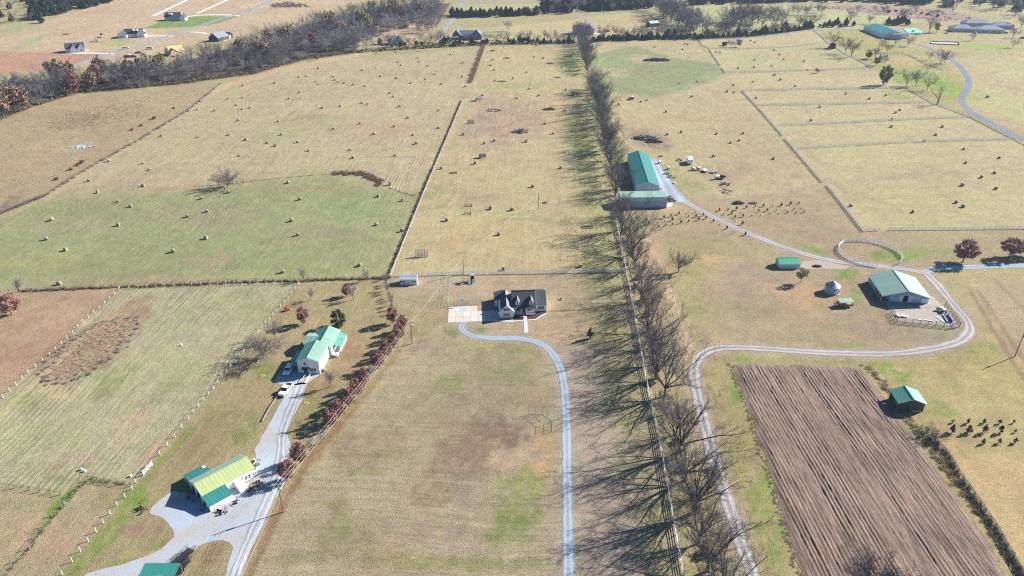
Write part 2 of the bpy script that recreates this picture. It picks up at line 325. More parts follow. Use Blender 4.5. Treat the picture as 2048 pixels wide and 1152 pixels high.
# soft patches: centre, half sizes in photo pixels, tilt, colour, strength
PATCH = [
 (900, 760, 60, 22, 0, (150, 154, 92), .55), (1050, 700, 40, 14, 0, (152, 158, 92), .6), (985, 745, 50, 18, 0, (146, 152, 86), .5), (960, 690, 90, 10, 0, (168, 164, 104), .6), (800, 830, 60, 22, 0, (166, 150, 116), .5), (690, 1050, 50, 18, 0, (150, 150, 90), .5), (780, 910, 70, 16, 0, (164, 158, 108), .5), (600, 1120, 60, 16, 0, (154, 152, 92), .5), (880, 1060, 60, 30, 0, (172, 150, 122), .5), (840, 720, 50, 20, 0, (184, 168, 124), .5), (760, 1060, 80, 22, 0, (176, 158, 126), .5),
 (1170, 870, 24, 60, 0, (186, 164, 140), .5), (1180, 1010, 22, 70, 0, (188, 168, 142), .5), (1165, 760, 20, 40, 0, (176, 160, 132), .5), (1155, 930, 12, 30, 0, (160, 164, 112), .5), (1158, 1100, 12, 60, 0, (162, 164, 104), .5),
 (360, 760, 60, 40, -35, (166, 172, 114), .5), (300, 650, 80, 24, 0, (178, 180, 128), .5), (420, 690, 50, 40, -35, (186, 178, 136), .5), (80, 880, 80, 30, 0, (176, 178, 126), .5), (500, 630, 40, 20, 0, (168, 172, 112), .5),
 (1035, 1005, 50, 70, 0, (152, 156, 92), .7), (1010, 1075, 60, 20, 0, (140, 150, 84), .6), (1060, 965, 30, 35, 0, (166, 166, 94), .6), (1025, 1050, 45, 22, 0, (128, 144, 74), .5),
 (1010, 905, 90, 40, 0, (200, 174, 134), .7), (985, 862, 85, 38, 0, (150, 124, 100), .85), (950, 905, 40, 22, 0, (154, 128, 102), .65), (905, 925, 70, 45, 0, (160, 132, 106), .6), (860, 985, 60, 30, 0, (152, 124, 90), .5),
 (1075, 800, 45, 28, 0, (198, 168, 118), .6), (1095, 900, 35, 60, 0, (206, 172, 120), .6), (930, 1000, 40, 60, 0, (160, 146, 124), .4), (1105, 1110, 30, 45, 0, (176, 154, 130), .5),
 (720, 945, 40, 14, 0, (146, 146, 82), .5), (670, 1010, 40, 20, 0, (144, 144, 84), .45), (700, 1080, 60, 30, 0, (148, 148, 88), .4), (830, 1120, 120, 18, 0, (142, 142, 78), .45), (1000, 1130, 120, 14, 0, (140, 142, 74), .45),
 (935, 800, 150, 60, 0, (150, 134, 106), .4), (1010, 720, 90, 60, 0, (156, 150, 104), .5), (1050, 745, 30, 30, 0, (140, 150, 84), .4), (730, 900, 80, 40, 0, (160, 136, 106), .5), (880, 880, 70, 40, 0, (166, 140, 110), .5),
 (910, 662, 30, 10, 0, (126, 146, 70), .8), (955, 662, 40, 6, 0, (130, 150, 74), .7), (870, 640, 60, 30, 0, (168, 160, 104), .6), (840, 600, 50, 30, 0, (170, 164, 106), .5), (1000, 560, 80, 8, 0, (196, 172, 124), .5),
 (1150, 600, 60, 40, 0, (176, 160, 118), .5), (1110, 655, 40, 30, 0, (190, 164, 122), .6), (850, 690, 40, 16, 0, (166, 140, 122), .6), (560, 700, 25, 28, 0, (170, 158, 124), .6),
 (1010, 235, 80, 50, 0, (186, 158, 130), .75), (960, 250, 40, 30, 0, (180, 158, 132), .5), (1020, 262, 60, 14, 0, (190, 158, 126), .5), (1110, 200, 60, 14, 0, (204, 170, 134), .6), (970, 395, 60, 10, 0, (178, 152, 130), .5), (1010, 425, 90, 8, 0, (204, 184, 132), .5),
 (900, 470, 40, 40, 0, (206, 176, 124), .5), (1000, 470, 90, 35, 0, (204, 176, 124), .4), (1080, 170, 110, 6, 0, (178, 178, 118), .5), (1000, 173, 60, 6, 0, (178, 178, 116), .5),
 (1140, 120, 26, 28, 0, (150, 170, 92), .7), (1160, 280, 30, 60, 0, (160, 168, 96), .7), (1190, 210, 18, 60, 0, (164, 172, 104), .5),
 (650, 245, 120, 18, 0, (178, 176, 124), .5), (560, 270, 60, 14, 0, (172, 176, 118), .5), (740, 250, 100, 20, 0, (196, 172, 134), .6), (700, 190, 160, 16, 0, (196, 180, 138), .5), (360, 375, 60, 5, 0, (196, 158, 122), .7), (600, 378, 90, 5, 0, (186, 150, 116), .6), (860, 382, 40, 30, 30, (170, 170, 112), .6),
 (700, 420, 60, 50, 0, (152, 168, 108), .6), (590, 540, 150, 14, 0, (158, 166, 100), .6), (150, 450, 120, 14, 0, (178, 166, 126), .6), (400, 430, 130, 22, 0, (174, 160, 122), .6), (640, 465, 100, 20, 0, (172, 160, 122), .55), (300, 558, 140, 8, 0, (182, 156, 118), .6), (90, 520, 100, 20, 0, (180, 176, 112), .5), (430, 520, 60, 14, 0, (186, 160, 126), .5),
 (1285, 450, 20, 12, 0, (146, 160, 84), .7), (1400, 495, 110, 26, 0, (172, 160, 116), .7), (1390, 520, 40, 40, 0, (166, 166, 92), .4), (1310, 510, 26, 40, 0, (214, 178, 128), .7), (1325, 690, 26, 90, 0, (200, 176, 134), .5), (1350, 600, 30, 90, 0, (200, 172, 122), .5), (1445, 525, 55, 14, 0, (212, 180, 130), .7), (1390, 600, 50, 50, 0, (180, 172, 116), .5), (1400, 620, 24, 12, 0, (140, 156, 84), .6), (1440, 690, 40, 14, 0, (206, 168, 122), .7), (1520, 560, 80, 30, 0, (178, 156, 130), .6), (1500, 640, 90, 40, 0, (178, 166, 124), .5),
 (1560, 580, 60, 16, 0, (212, 178, 126), .6), (1620, 600, 60, 25, 0, (204, 170, 120), .5), (1690, 548, 30, 12, 0, (138, 162, 76), .8), (1712, 590, 16, 20, -30, (134, 162, 70), .8), (1740, 640, 60, 30, 0, (176, 152, 124), .6), (1700, 690, 40, 8, 0, (138, 162, 76), .6), (1860, 675, 50, 25, 0, (168, 160, 134), .7), (1640, 660, 70, 20, 0, (186, 166, 122), .5),
 (1770, 510, 45, 14, 0, (134, 158, 74), .8), (1745, 492, 40, 10, 0, (190, 162, 130), .7), (1830, 505, 60, 12, 0, (150, 164, 90), .7), (1640, 505, 60, 6, 22, (140, 164, 76), .7), (1560, 486, 40, 5, 22, (144, 164, 84), .6), (1760, 530, 30, 6, 0, (200, 168, 126), .5), (1900, 490, 120, 14, 0, (176, 170, 116), .6),
 (1560, 440, 130, 24, 0, (178, 156, 122), .6), (1640, 470, 70, 14, 0, (176, 156, 126), .6), (1370, 370, 40, 24, 0, (164, 164, 104), .6), (1330, 345, 24, 20, 0, (170, 168, 110), .6), (1450, 345, 50, 30, 0, (180, 160, 124), .5), (1340, 420, 40, 8, 0, (214, 182, 136), .7), (1560, 380, 90, 10, 0, (200, 174, 132), .5), (1240, 320, 14, 40, 0, (150, 164, 88), .7),
 (1640, 100, 60, 20, 0, (186, 184, 122), .6), (1520, 125, 80, 14, 0, (184, 186, 126), .6), (1560, 85, 60, 8, 0, (204, 182, 134), .4), (1800, 400, 120, 40, 0, (194, 178, 126), .5),
 (1840, 160, 60, 25, 0, (150, 172, 78), .7), (1900, 178, 30, 22, 0, (146, 176, 74), .8), (1790, 190, 30, 8, 0, (150, 174, 80), .7), (1810, 125, 40, 10, 0, (208, 182, 124), .7), (1835, 140, 40, 8, 0, (152, 176, 84), .7), (1960, 95, 60, 10, 0, (160, 184, 92), .7), (1870, 95, 60, 8, 0, (206, 184, 126), .5), (1905, 108, 30, 6, 0, (178, 148, 124), .6), (1830, 100, 20, 6, 0, (172, 176, 104), .5), (2010, 250, 40, 40, 0, (192, 160, 128), .5), (1960, 150, 40, 50, 0, (196, 172, 132), .5), (1780, 80, 20, 6, 0, (170, 170, 100), .5),
 (1480, 760, 24, 60, 14, (140, 160, 76), .75), (1500, 860, 24, 80, 14, (170, 164, 96), .6), (1530, 980, 30, 90, 14, (150, 162, 84), .7), (1560, 1090, 24, 50, 14, (144, 160, 84), .6), (1700, 722, 40, 6, 0, (152, 158, 92), .6),
 (1790, 745, 50, 26, 30, (140, 160, 76), .75), (1840, 800, 40, 30, 30, (176, 166, 100), .6), (1880, 820, 40, 14, 0, (150, 164, 84), .6), (1840, 860, 40, 14, 0, (144, 160, 80), .6), (1960, 710, 60, 40, 0, (160, 166, 92), .6), (1990, 760, 80, 50, 0, (190, 176, 112), .6), (1900, 860, 60, 20, 0, (180, 160, 120), .5), (1795, 735, 10, 8, 0, (214, 180, 124), .6),
 (60, 640, 60, 20, -25, (196, 160, 124), .6), (60, 700, 80, 26, -30, (186, 148, 116), .6), (20, 610, 50, 16, 0, (180, 172, 116), .7), (0, 690, 60, 14, -40, (190, 160, 118), .5), 
 (250, 860, 40, 24, -30, (204, 180, 140), .65), (285, 825, 24, 12, -20, (204, 176, 144), .6), (165, 915, 45, 14, 0, (196, 172, 142), .65), (310, 900, 60, 12, -38, (206, 174, 132), .8), (120, 790, 40, 10, 0, (206, 182, 138), .7), (215, 625, 50, 6, -12, (206, 184, 134), .7), (175, 720, 40, 60, -35, (166, 170, 116), .6), (230, 760, 60, 20, -35, (156, 162, 104), .5), (440, 600, 90, 20, 0, (172, 176, 118), .5), (380, 640, 60, 50, 0, (180, 176, 130), .4), (60, 800, 50, 14, -20, (160, 166, 108), .6), (100, 940, 70, 14, 0, (174, 172, 118), .5), (120, 962, 14, 14, 0, (140, 160, 84), .7),
 (220, 1000, 40, 26, -40, (160, 152, 98), .5), (120, 1100, 40, 40, -40, (196, 162, 126), .6), (40, 1060, 60, 50, -40, (200, 168, 132), .5), (70, 1010, 60, 20, 0, (168, 166, 112), .6), (180, 1060, 40, 14, -45, (198, 164, 128), .6), (100, 1030, 10, 120, 42, (138, 164, 70), .8), (228, 1060, 14, 110, 42, (130, 158, 68), .65), (200, 970, 30, 4, 8, (134, 160, 70), .7),
 (285, 1060, 40, 22, 0, (172, 140, 112), .7), (320, 1090, 40, 5, -20, (128, 154, 66), .6), (240, 1125, 40, 8, -16, (140, 160, 76), .5), (430, 1110, 28, 26, 0, (166, 138, 104), .8), (270, 1000, 30, 18, -40, (134, 160, 70), .7), (400, 900, 60, 40, -40, (168, 150, 106), .6), (440, 830, 50, 40, -40, (160, 152, 96), .5), (480, 880, 20, 30, -30, (140, 150, 78), .6),
 (690, 700, 34, 46, 20, (176, 144, 106), .85), (650, 760, 40, 24, 0, (176, 148, 108), .8), (620, 810, 30, 30, 0, (160, 152, 90), .6), (600, 850, 20, 30, 0, (166, 150, 94), .5), (535, 750, 30, 24, -30, (142, 156, 76), .7), (525, 790, 18, 26, -20, (186, 154, 116), .7), (505, 840, 14, 40, -20, (150, 156, 84), .6), (680, 620, 50, 20, 0, (176, 166, 110), .5), (750, 590, 20, 20, 0, (164, 158, 100), .5), (700, 800, 20, 90, 32, (172, 158, 92), .6), (545, 1010, 14, 60, 25, (186, 152, 104), .7), (640, 900, 10, 120, 36, (160, 120, 86), .5),
 (182, 703, 132, 52, -36, (178, 146, 116), 1.0), (120, 778, 50, 12, -10, (206, 184, 142), .7), (215, 636, 60, 8, -12, (206, 186, 140), .7),
 (1290, 120, 50, 9, 0, (200, 176, 144), .8), (1230, 145, 30, 8, 0, (204, 186, 140), .7), (1300, 278, 45, 14, 14, (164, 142, 116), .9), (1190, 100, 20, 8, 0, (204, 180, 138), .6), (1280, 150, 40, 10, 0, (178, 164, 120), .4),
 (60, 60, 60, 12, 0, (180, 180, 124), .5), (60, 85, 40, 10, -20, (172, 184, 116), .5), (180, 30, 60, 14, 0, (200, 174, 134), .5), (200, 92, 14, 10, 0, (214, 190, 130), .8), (215, 66, 20, 6, 0, (214, 180, 130), .7), (300, 65, 26, 8, 0, (216, 196, 142), .6), (230, 130, 40, 6, 0, (214, 184, 138), .8), (340, 112, 60, 8, 0, (200, 170, 130), .5), (480, 92, 40, 8, 0, (196, 180, 126), .5), (520, 10, 30, 8, 0, (222, 198, 150), .6), (575, 11, 26, 5, 0, (150, 110, 96), .8),
 (165, 240, 60, 16, -20, (166, 140, 110), .6), (100, 300, 90, 30, -20, (196, 172, 122), .5), (200, 215, 60, 12, 0, (196, 166, 124), .5), (20, 405, 40, 14, -30, (150, 128, 108), .8), (160, 295, 28, 12, 0, (176, 178, 160), .7), (230, 230, 40, 10, 0, (178, 160, 116), .5),
 (1200, 60, 100, 14, 0, (206, 182, 132), .4), (1010, 70, 80, 8, 0, (188, 188, 122), .5), (1260, 40, 40, 10, 0, (204, 172, 130), .5),
]
# worn lines and spilt gravel: points, half width m, colour, strength
WORN = [
 ([(930, 642), (923, 655), (940, 670), (985, 676), (1040, 677), (1080, 687), (1105, 708), (1122, 742), (1131, 800), (1134, 900), (1136.5, 1152)], 2.3, (188, 176, 156), .55),
 ([(1520, 1200), (1480, 1080), (1450, 985), (1420, 890), (1398, 800), (1388, 745), (1398, 715), (1425, 699), (1470, 695), (1540, 698), (1640, 705), (1760, 708), (1840, 701), (1905, 688), (1936, 668), (1937, 645), (1915, 618), (1890, 588), (1868, 562), (1845, 545), (1790, 536), (1720, 528), (1660, 520), (1600, 505), (1520, 476), (1450, 446), (1390, 414), (1348, 390)], 3.0, (190, 172, 146), .6),
 ([(1385, 735), (1372, 680), (1352, 625), (1335, 575), (1318, 530), (1300, 490), (1290, 455)], 2.4, (200, 174, 138), .6),
 ([(478, 1152), (497, 1100), (515, 1062), (546, 1004), (560, 984), (577, 942)], 2.0, (190, 160, 118), .5),
 ([(752, 1010), (755, 1060), (762, 1100), (780, 1140)], .5, (186, 174, 116), .3), ([(925, 495), (965, 468), (1010, 442), (1080, 410)], .5, (214, 192, 140), .6), ([(870, 490), (905, 420), (925, 350), (940, 300)], .8, (210, 190, 140), .5),
 ([(1075, 420), (1060, 405), (1080, 395), (1100, 400), (1110, 412), (1090, 420)], .7, (206, 190, 150), .5), ([(900, 545), (940, 520), (985, 480), (1020, 455)], .7, (212, 188, 138), .5),
 ([(1890, 880), (1925, 925), (1990, 1000), (2060, 1080)], 1.4, (216, 190, 134), .7), ([(1905, 876), (1945, 925), (2010, 1000), (2080, 1075)], .5, (210, 184, 130), .5), ([(1940, 580), (1975, 640), (2048, 760)], .7, (150, 120, 96), .6), ([(1955, 580), (1995, 640), (2060, 740)], .7, (150, 120, 96), .5), ([(1990, 560), (2060, 630)], .6, (156, 126, 100), .5),
 ([(1540, 690), (1600, 668), (1650, 652), (1700, 640)], .8, (168, 166, 104), .5), ([(1560, 700), (1640, 660), (1690, 655)], .6, (168, 160, 104), .4), ([(1400, 430), (1500, 500), (1560, 520)], 1.0, (190, 172, 130), .4), ([(1350, 470), (1430, 480), (1600, 500)], .7, (152, 162, 92), .5),
 ([(700, 440), (860, 410), (1060, 432), (1140, 444)], .8, (150, 160, 96), .5), ([(1010, 437), (1080, 440), (1130, 450)], 1.0, (156, 160, 104), .6), ([(640, 172), (760, 171), (900, 170), (965, 168)], 1.5, (210, 194, 136), .6), ([(1400, 392), (1520, 388), (1600, 378), (1650, 366), (1720, 362), (1850, 348), (2048, 330)], 1.3, (184, 168, 140), .5), ([(430, 208), (640, 206), (760, 205)], 1.5, (204, 184, 142), .5),
 ([(1195, 200), (1215, 240), (1250, 290)], 2.5, (170, 176, 116), .5), ([(1190, 90), (1200, 120), (1210, 160), (1216, 200)], 2.5, (176, 178, 118), .6), ([(1430, 310), (1520, 320), (1640, 330)], 1.5, (182, 166, 122), .3),
 ([(40, 690), (90, 640), (140, 600)], .8, (214, 190, 150), .4), ([(0, 830), (60, 775), (180, 665), (240, 610)], 1.0, (206, 186, 138), .6), ([(380, 860), (320, 925), (270, 985), (130, 1152)], 1.2, (138, 158, 72), .5), ([(640, 880), (600, 950), (550, 1040), (500, 1152)], .8, (150, 112, 78), .6), ([(830, 660), (700, 830), (640, 900)], .8, (160, 124, 88), .5),
]
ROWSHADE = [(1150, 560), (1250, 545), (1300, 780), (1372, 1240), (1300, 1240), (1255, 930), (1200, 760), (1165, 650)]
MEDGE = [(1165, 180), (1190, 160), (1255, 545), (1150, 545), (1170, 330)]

def cover(X, Y):
    """what grows where: base colour of the ground, per point"""
    C = np.empty(X.shape + (3,)); C[...] = gc(184, 172, 120)
    wob1 = fbm(X, Y, 14, 4, 3); wob2 = fbm(X, Y, 3.5, 3, 5)
    def soft(poly, rgb, s, w, k=1.0):
        pts = Gs(poly); P = np.array([(p.x, p.y) for p in pts]); pad = s + w + 4
        q = (X > P[:, 0].min() - pad) & (X < P[:, 0].max() + pad) & (Y > P[:, 1].min() - pad) & (Y < P[:, 1].max() + pad)
        if not q.any(): return
        d = sdist(X[q], Y[q], P) + w * (wob1[q] * .6 + wob2[q] * .5)
        a = sstep(-s, s, d)[:, None] * k; C[q] = C[q] * (1 - a) + gc(*rgb) * a
    for nm, poly, rgb, s, w, d, amp, own in REG: soft(poly, rgb, s, w)
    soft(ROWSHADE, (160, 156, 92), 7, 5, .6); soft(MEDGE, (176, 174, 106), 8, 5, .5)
    for u, v, ru, rv, rot, rgb, k in PATCH:
        c = G(u, v); m = (v + 215) * cp / CAM_H; gx = ru / m
        dv = (G(u, v - 1) - G(u, v + 1)).length / 2; gy = rv * dv
        if rot:                                   # tilt is as drawn on the photograph; carry it to the ground
            t = math.radians(rot); e1 = G(u + ru * math.cos(t), v + ru * math.sin(t)) - c; e2 = G(u - rv * math.sin(t), v + rv * math.cos(t)) - c
            M = np.array([[e1.x, e2.x], [e1.y, e2.y]])
        else: M = np.array([[gx, 0], [0, gy]])
        try: I = np.linalg.inv(M)
        except Exception: continue
        R_ = np.abs(M).sum() * 2.0; q = (np.abs(X - c.x) < R_) & (np.abs(Y - c.y) < R_)
        if not q.any(): continue
        dx, dy = X[q] - c.x, Y[q] - c.y
        r = np.hypot(I[0, 0] * dx + I[0, 1] * dy, I[1, 0] * dx + I[1, 1] * dy)
        sz = max(3.0, min(gx, gy) * .9)
        r = r + .55 * fbm(dx + u, dy + v, sz, 5, 11) + .22 * wob2[q]
        tuft = np.clip(.78 + .55 * fbm(dx - v, dy + u, 1.6, 3, 13), .25, 1.1)
        a = (sstep(1.2, .5, r) * min(1, k * 1.25) * tuft)[:, None]; C[q] = C[q] * (1 - a) + gc(*rgb) * a
    for pts, hw, rgb, k in WORN:
        P = Gs(pts); x0 = min(p.x for p in P) - 8; x1 = max(p.x for p in P) + 8; y0 = min(p.y for p in P) - 8; y1 = max(p.y for p in P) + 8
        q = (X > x0) & (X < x1) & (Y > y0) & (Y < y1)
        if not q.any(): continue
        xx, yy = X[q], Y[q]; d = np.full(xx.shape, 1e9)
        for a, b in zip(P, P[1:]):
            e = b - a; t = np.clip(((xx - a.x) * e.x + (yy - a.y) * e.y) / max(e.length_squared, 1e-9), 0, 1); d = np.minimum(d, np.hypot(xx - a.x - t * e.x, yy - a.y - t * e.y))
        a = (sstep(hw * 1.5, hw * .55, d * (1 + .45 * wob2[q])) * k)[:, None]; C[q] = C[q] * (1 - a) + gc(*rgb) * a
    # broad unevenness of the sward, and scattered green tufts
    m1 = fbm(X, Y, 26, 5, 21); m2 = fbm(X, Y, 5, 4, 31); m3 = fbm(X * 1.0, Y * .8, 60, 3, 41)
    m4 = fbm(X, Y, 2.0, 3, 33); C *= (1 + .08 * m1 + .09 * m2 + .08 * m4)[..., None]
    g = sstep(.15, .75, m1 * .6 + m2 * .5 + m3 * .3)[..., None] * .34
    C = C * (1 - g) + C * np.array([.84, .98, .72]) * g
    g = sstep(.2, .8, -m1 * .5 + m2 * .4 - m3 * .4)[..., None] * .5
    C = C * (1 - g) + C * np.array([1.07, .96, .90]) * g
    return np.clip(C * np.array([1.02, 1.0, 1.15]), .01, .9)

GM = ground_material()
def build_land():
    yr = [40.0]
    while yr[-1] < 1900: yr.append(yr[-1] + max(.75, yr[-1] * .0078))
    yr = np.array(yr); nx = 860; kx = np.linspace(-1.0, 1.0, nx)
    Yg = np.repeat(yr[:, None], nx, 1); Xg = kx[None, :] * (Yg * .92 + 70)
    C = cover(Xg, Yg); ny = len(yr)
    Z = np.zeros_like(Xg)
    idx = np.arange(ny * nx).reshape(ny, nx)
    F = np.stack([idx[:-1, :-1], idx[:-1, 1:], idx[1:, 1:], idx[1:, :-1]], -1).reshape(-1, 4)
    cx = Xg.ravel()[F].mean(1); cy = Yg.ravel()[F].mean(1)
    own = np.full(len(F), -1)
    amp = np.zeros(len(F)); 
    for i, (nm, poly, rgb, s, w, d, a, o) in enumerate(REG):
        if o: own[sdist(cx, cy, Gs(poly)) > 0] = i
    V = np.stack([Xg.ravel(), Yg.ravel(), Z.ravel()], 1); Cf = C.reshape(-1, 3)
    for i in [-1] + sorted(set(own.tolist()) - {-1}):
        f = F[own == i]
        if not len(f): continue
        used, inv = np.unique(f, return_inverse=True); f2 = inv.reshape(f.shape)
        nm = 'ground' if i < 0 else REG[i][0]; d = DL if i < 0 else REG[i][5]; am = .05 if i < 0 else REG[i][6]
        me = npmesh(nm, V[used], f2, GM)
        ca = me.color_attributes.new('cover', 'FLOAT_COLOR', 'POINT')
        ca.data.foreach_set('color', np.concatenate([Cf[used], np.ones((len(used), 1))], 1).astype(np.float32).ravel())
        x, y = V[used, 0], V[used, 1]; wv = fbm(x, y, 40, 2, 9) * 2.0
        st = np.stack([x * d.y - y * d.x + wv, x * d.x + y * d.y, am * (1 + .35 * fbm(x, y, 35, 3, 51))], 1).astype(np.float32)
        sa = me.attributes.new('mow', 'FLOAT_VECTOR', 'POINT'); sa.data.foreach_set('vector', st.ravel())
        tag(link(nm, me), kind='structure')
    m = MB(); m.add([(-6000, -3000, -.6), (6000, -3000, -.6), (6000, 9000, -.6), (-6000, 9000, -.6)], [(0, 1, 2, 3)])
    tag(m.build('ground', mat('outer_ground', gc(180, 170, 120), .95, .2, .01)), kind='structure')
build_land()
# ------------------------------------------------------------------ drives, roads, worked soil, slabs
def strip_material(name, track, mid, tr_pos=.5, grain=.12):
    m, nt, b = newmat(name); L = nt.links
    at = nnode(nt, 'ShaderNodeAttribute', attribute_name='lane'); sep = nnode(nt, 'ShaderNodeSeparateXYZ'); L.new(at.outputs['Vector'], sep.inputs[0])
    geo = nnode(nt, 'ShaderNodeNewGeometry'); pos = geo.outputs['Position']
    n1 = noise_(nt, pos, .35, 4, .6); n2 = noise_(nt, pos, 2.6, 4, .7); n3 = noise_(nt, pos, 9, 2, .6)
    u = math_(nt, 'ADD', math_(nt, 'ABSOLUTE', sep.outputs[0]), mapr(nt, n1, .3, .7, -.14, .14))
    w = math_(nt, 'ABSOLUTE', math_(nt, 'SUBTRACT', u, tr_pos)); w = mapr(nt, w, .12, .36, 1, 0)
    w = math_(nt, 'MULTIPLY', w, mapr(nt, n2, .3, .6, .55, 1.0))
    c = mixcol(nt, w, mid, track)
    f = math_(nt, 'MULTIPLY', mapr(nt, n2, .3, .7, 1 - grain, 1 + grain), mapr(nt, n3, .3, .7, 1 - grain, 1 + grain))
    f = math_(nt, 'MULTIPLY', f, mapr(nt, noise_(nt, pos, .06, 3), .35, .65, .9, 1.1))
    L.new(mulcol(nt, c, f), b.inputs['Base Color']); b.inputs['Roughness'].default_value = .95; b.inputs['Specular IOR Level'].default_value = .1
    bp = nnode(nt, 'ShaderNodeBump'); bp.inputs['Distance'].default_value = .04; L.new(n2, bp.inputs['Height']); L.new(bp.outputs[0], b.inputs['Normal'])
    return m
M_GRAVEL = strip_material('blue_grey_gravel', gc(192, 204, 214), gc(166, 178, 188))
M_TRACK = strip_material('two_track_gravel', gc(206, 204, 206), gc(168, 158, 148))
M_DIRT = strip_material('dirt_track', gc(200, 178, 146), gc(188, 170, 132))
M_ASPH = strip_material('asphalt', gc(142, 148, 162), gc(132, 138, 152), grain=.05)
M_ROAD = strip_material('far_road', gc(176, 178, 182), gc(166, 168, 172), grain=.05)
M_CONC = mat('concrete', gc(214, 208, 198), .9, .07, .6, col2=gc(200, 194, 186))
M_WCONC = mat('pale_concrete', gc(244, 240, 234), .9, .04, .6)
def ribbon(name, px, w, m, z=.03, edge=.12, raw=None, wpx=None):
    pts = raw or Gs(px); P = spline(pts, 1.2); n = len(P); V = []; U = []
    X = np.array([p.x for p in P]); Y = np.array([p.y for p in P])
    T = np.stack([np.gradient(X), np.gradient(Y)], 1); T /= np.linalg.norm(T, axis=1)[:, None] + 1e-9
    N = np.stack([-T[:, 1], T[:, 0]], 1); ks = (-1, -.6, -.2, .2, .6, 1)
    ww = np.full(n, w / 2) if not isinstance(w, (list, tuple)) else np.interp(np.linspace(0, 1, n), np.linspace(0, 1, len(w)), w) / 2
    e1 = fbm(X, Y, 6, 4, 61) * edge * ww * 2; e2 = fbm(X, Y, 6, 4, 62) * edge * ww * 2
    for k in ks:
        off = k * (ww + np.where(k > 0, e1, e2) * abs(k))
        V.append(np.stack([X + N[:, 0] * off, Y + N[:, 1] * off, np.full(n, z + .012 * (1 - k * k))], 1)); U.append(np.full(n, k))
    V = np.stack(V, 1); U = np.stack(U, 1); idx = np.arange(n * 6).reshape(n, 6)
    F = np.stack([idx[:-1, :-1], idx[1:, :-1], idx[1:, 1:], idx[:-1, 1:]], -1).reshape(-1, 4)[:, ::-1]
    me = npmesh(name, V.reshape(-1, 3), F, m); a = me.attributes.new('lane', 'FLOAT_VECTOR', 'POINT')
    a.data.foreach_set('vector', np.stack([U.ravel(), np.zeros(U.size), np.zeros(U.size)], 1).astype(np.float32).ravel())
    return tag(link(name, me), kind='structure')
def sheet(name, px, m, z=.03, thick=.0, rag=0.0, kind='structure', raw=None, res=1.0):
    """flat area from an outline; ragged edge if asked"""
    pts = raw or Gs(px); out = []
    if rag:
        for i in range(len(pts)):
            a, b = pts[i], pts[(i + 1) % len(pts)]; k = max(1, int((b - a).length / res))
            out += [a + (b - a) * (j / k) for j in range(k)]
        X = np.array([p.x for p in out]); Y = np.array([p.y for p in out]); dx = fbm(X, Y, 5, 4, 71) * rag; dy = fbm(X, Y, 5, 4, 72) * rag
        out = [Vector((x + a, y + b, 0)) for x, y, a, b in zip(X, Y, dx, dy)]
    else: out = pts
    import bmesh
    bm = bmesh.new(); f = bm.faces.new([bm.verts.new((p.x, p.y, z)) for p in out]); 
    if f.normal.z < 0 or f.calc_area() and (bm.normal_update() or f.normal.z < 0): f.normal_flip()
    bmesh.ops.triangulate(bm, faces=bm.faces[:])
    if thick:
        r = bmesh.ops.extrude_face_region(bm, geom=bm.faces[:])
        for v in [g for g in r['geom'] if isinstance(g, bmesh.types.BMVert)]: v.co.z -= thick
        bmesh.ops.recalc_face_normals(bm, faces=bm.faces[:])
    me = bpy.data.meshes.new(name); bm.to_mesh(me); bm.free()
    if not thick: me.attributes.new('lane', 'FLOAT_VECTOR', 'POINT')
    return tag(link(name, me, None, m), kind=kind)

ribbon('gravel_driveway', [(930, 642), (923, 655), (940, 670), (985, 676), (1040, 677), (1080, 687), (1105, 708), (1122, 742), (1131, 800), (1134, 900), (1136.5, 1152), (1137, 1240)], 2.3, M_GRAVEL, edge=.10)
ribbon('gravel_driveway', [(1520, 1200), (1502, 1140), (1480, 1080), (1450, 985), (1420, 890), (1398, 800), (1388, 745), (1398, 715), (1425, 699), (1470, 695), (1540, 698), (1640, 705), (1760, 708), (1840, 701), (1905, 688), (1936, 668), (1937, 645), (1915, 618), (1890, 588), (1868, 562), (1845, 545), (1790, 536), (1720, 528), (1660, 520), (1600, 505), (1520, 476), (1450, 446), (1390, 414), (1348, 390)], 3.2, M_TRACK, edge=.13)
ribbon('gravel_driveway', [(1352, 405), (1335, 375), (1318, 345), (1305, 318)], [12, 8, 6, 4], M_GRAVEL, z=.045, edge=.06)
ribbon('gravel_driveway', [(1850, 544), (1880, 537), (1940, 534), (2048, 531), (2300, 527)], 3.4, M_GRAVEL, z=.045, edge=.06)
ribbon('dirt_track', [(1392, 722), (1372, 680), (1352, 625), (1335, 575), (1318, 530), (1300, 490), (1290, 455)], 2.6, M_DIRT, edge=.12)
ribbon('dirt_track', [(1275, 300), (1255, 288), (1240, 270), (1226, 240), (1215, 212), (1205, 190)], 2.4, M_DIRT, edge=.1)
ribbon('asphalt_driveway', [(2300, 372), (2048, 278), (1990, 249), (1947, 226), (1926, 208), (1926, 193), (1936, 175), (1936, 158), (1924, 138), (1905, 121), (1880, 108), (1850, 93), (1815, 84), (1780, 78), (1750, 76)], 4.2, M_ASPH, edge=.03)
ribbon('asphalt_driveway', [(1730, 60), (1690, 59), (1660, 60), (1628, 61)], 4, M_ASPH, edge=.05)
ribbon('gravel_driveway', [(1850, 92), (1875, 82), (1930, 78), (1990, 80), (2040, 72), (2100, 70)], 3.4, M_ROAD, edge=.05)
ribbon('paved_road', [(-60, 196), (60, 157), (150, 130), (210, 110), (300, 83), (400, 51), (480, 26), (552, -2), (640, -36), (760, -66)], 6.0, M_ROAD, edge=.03)
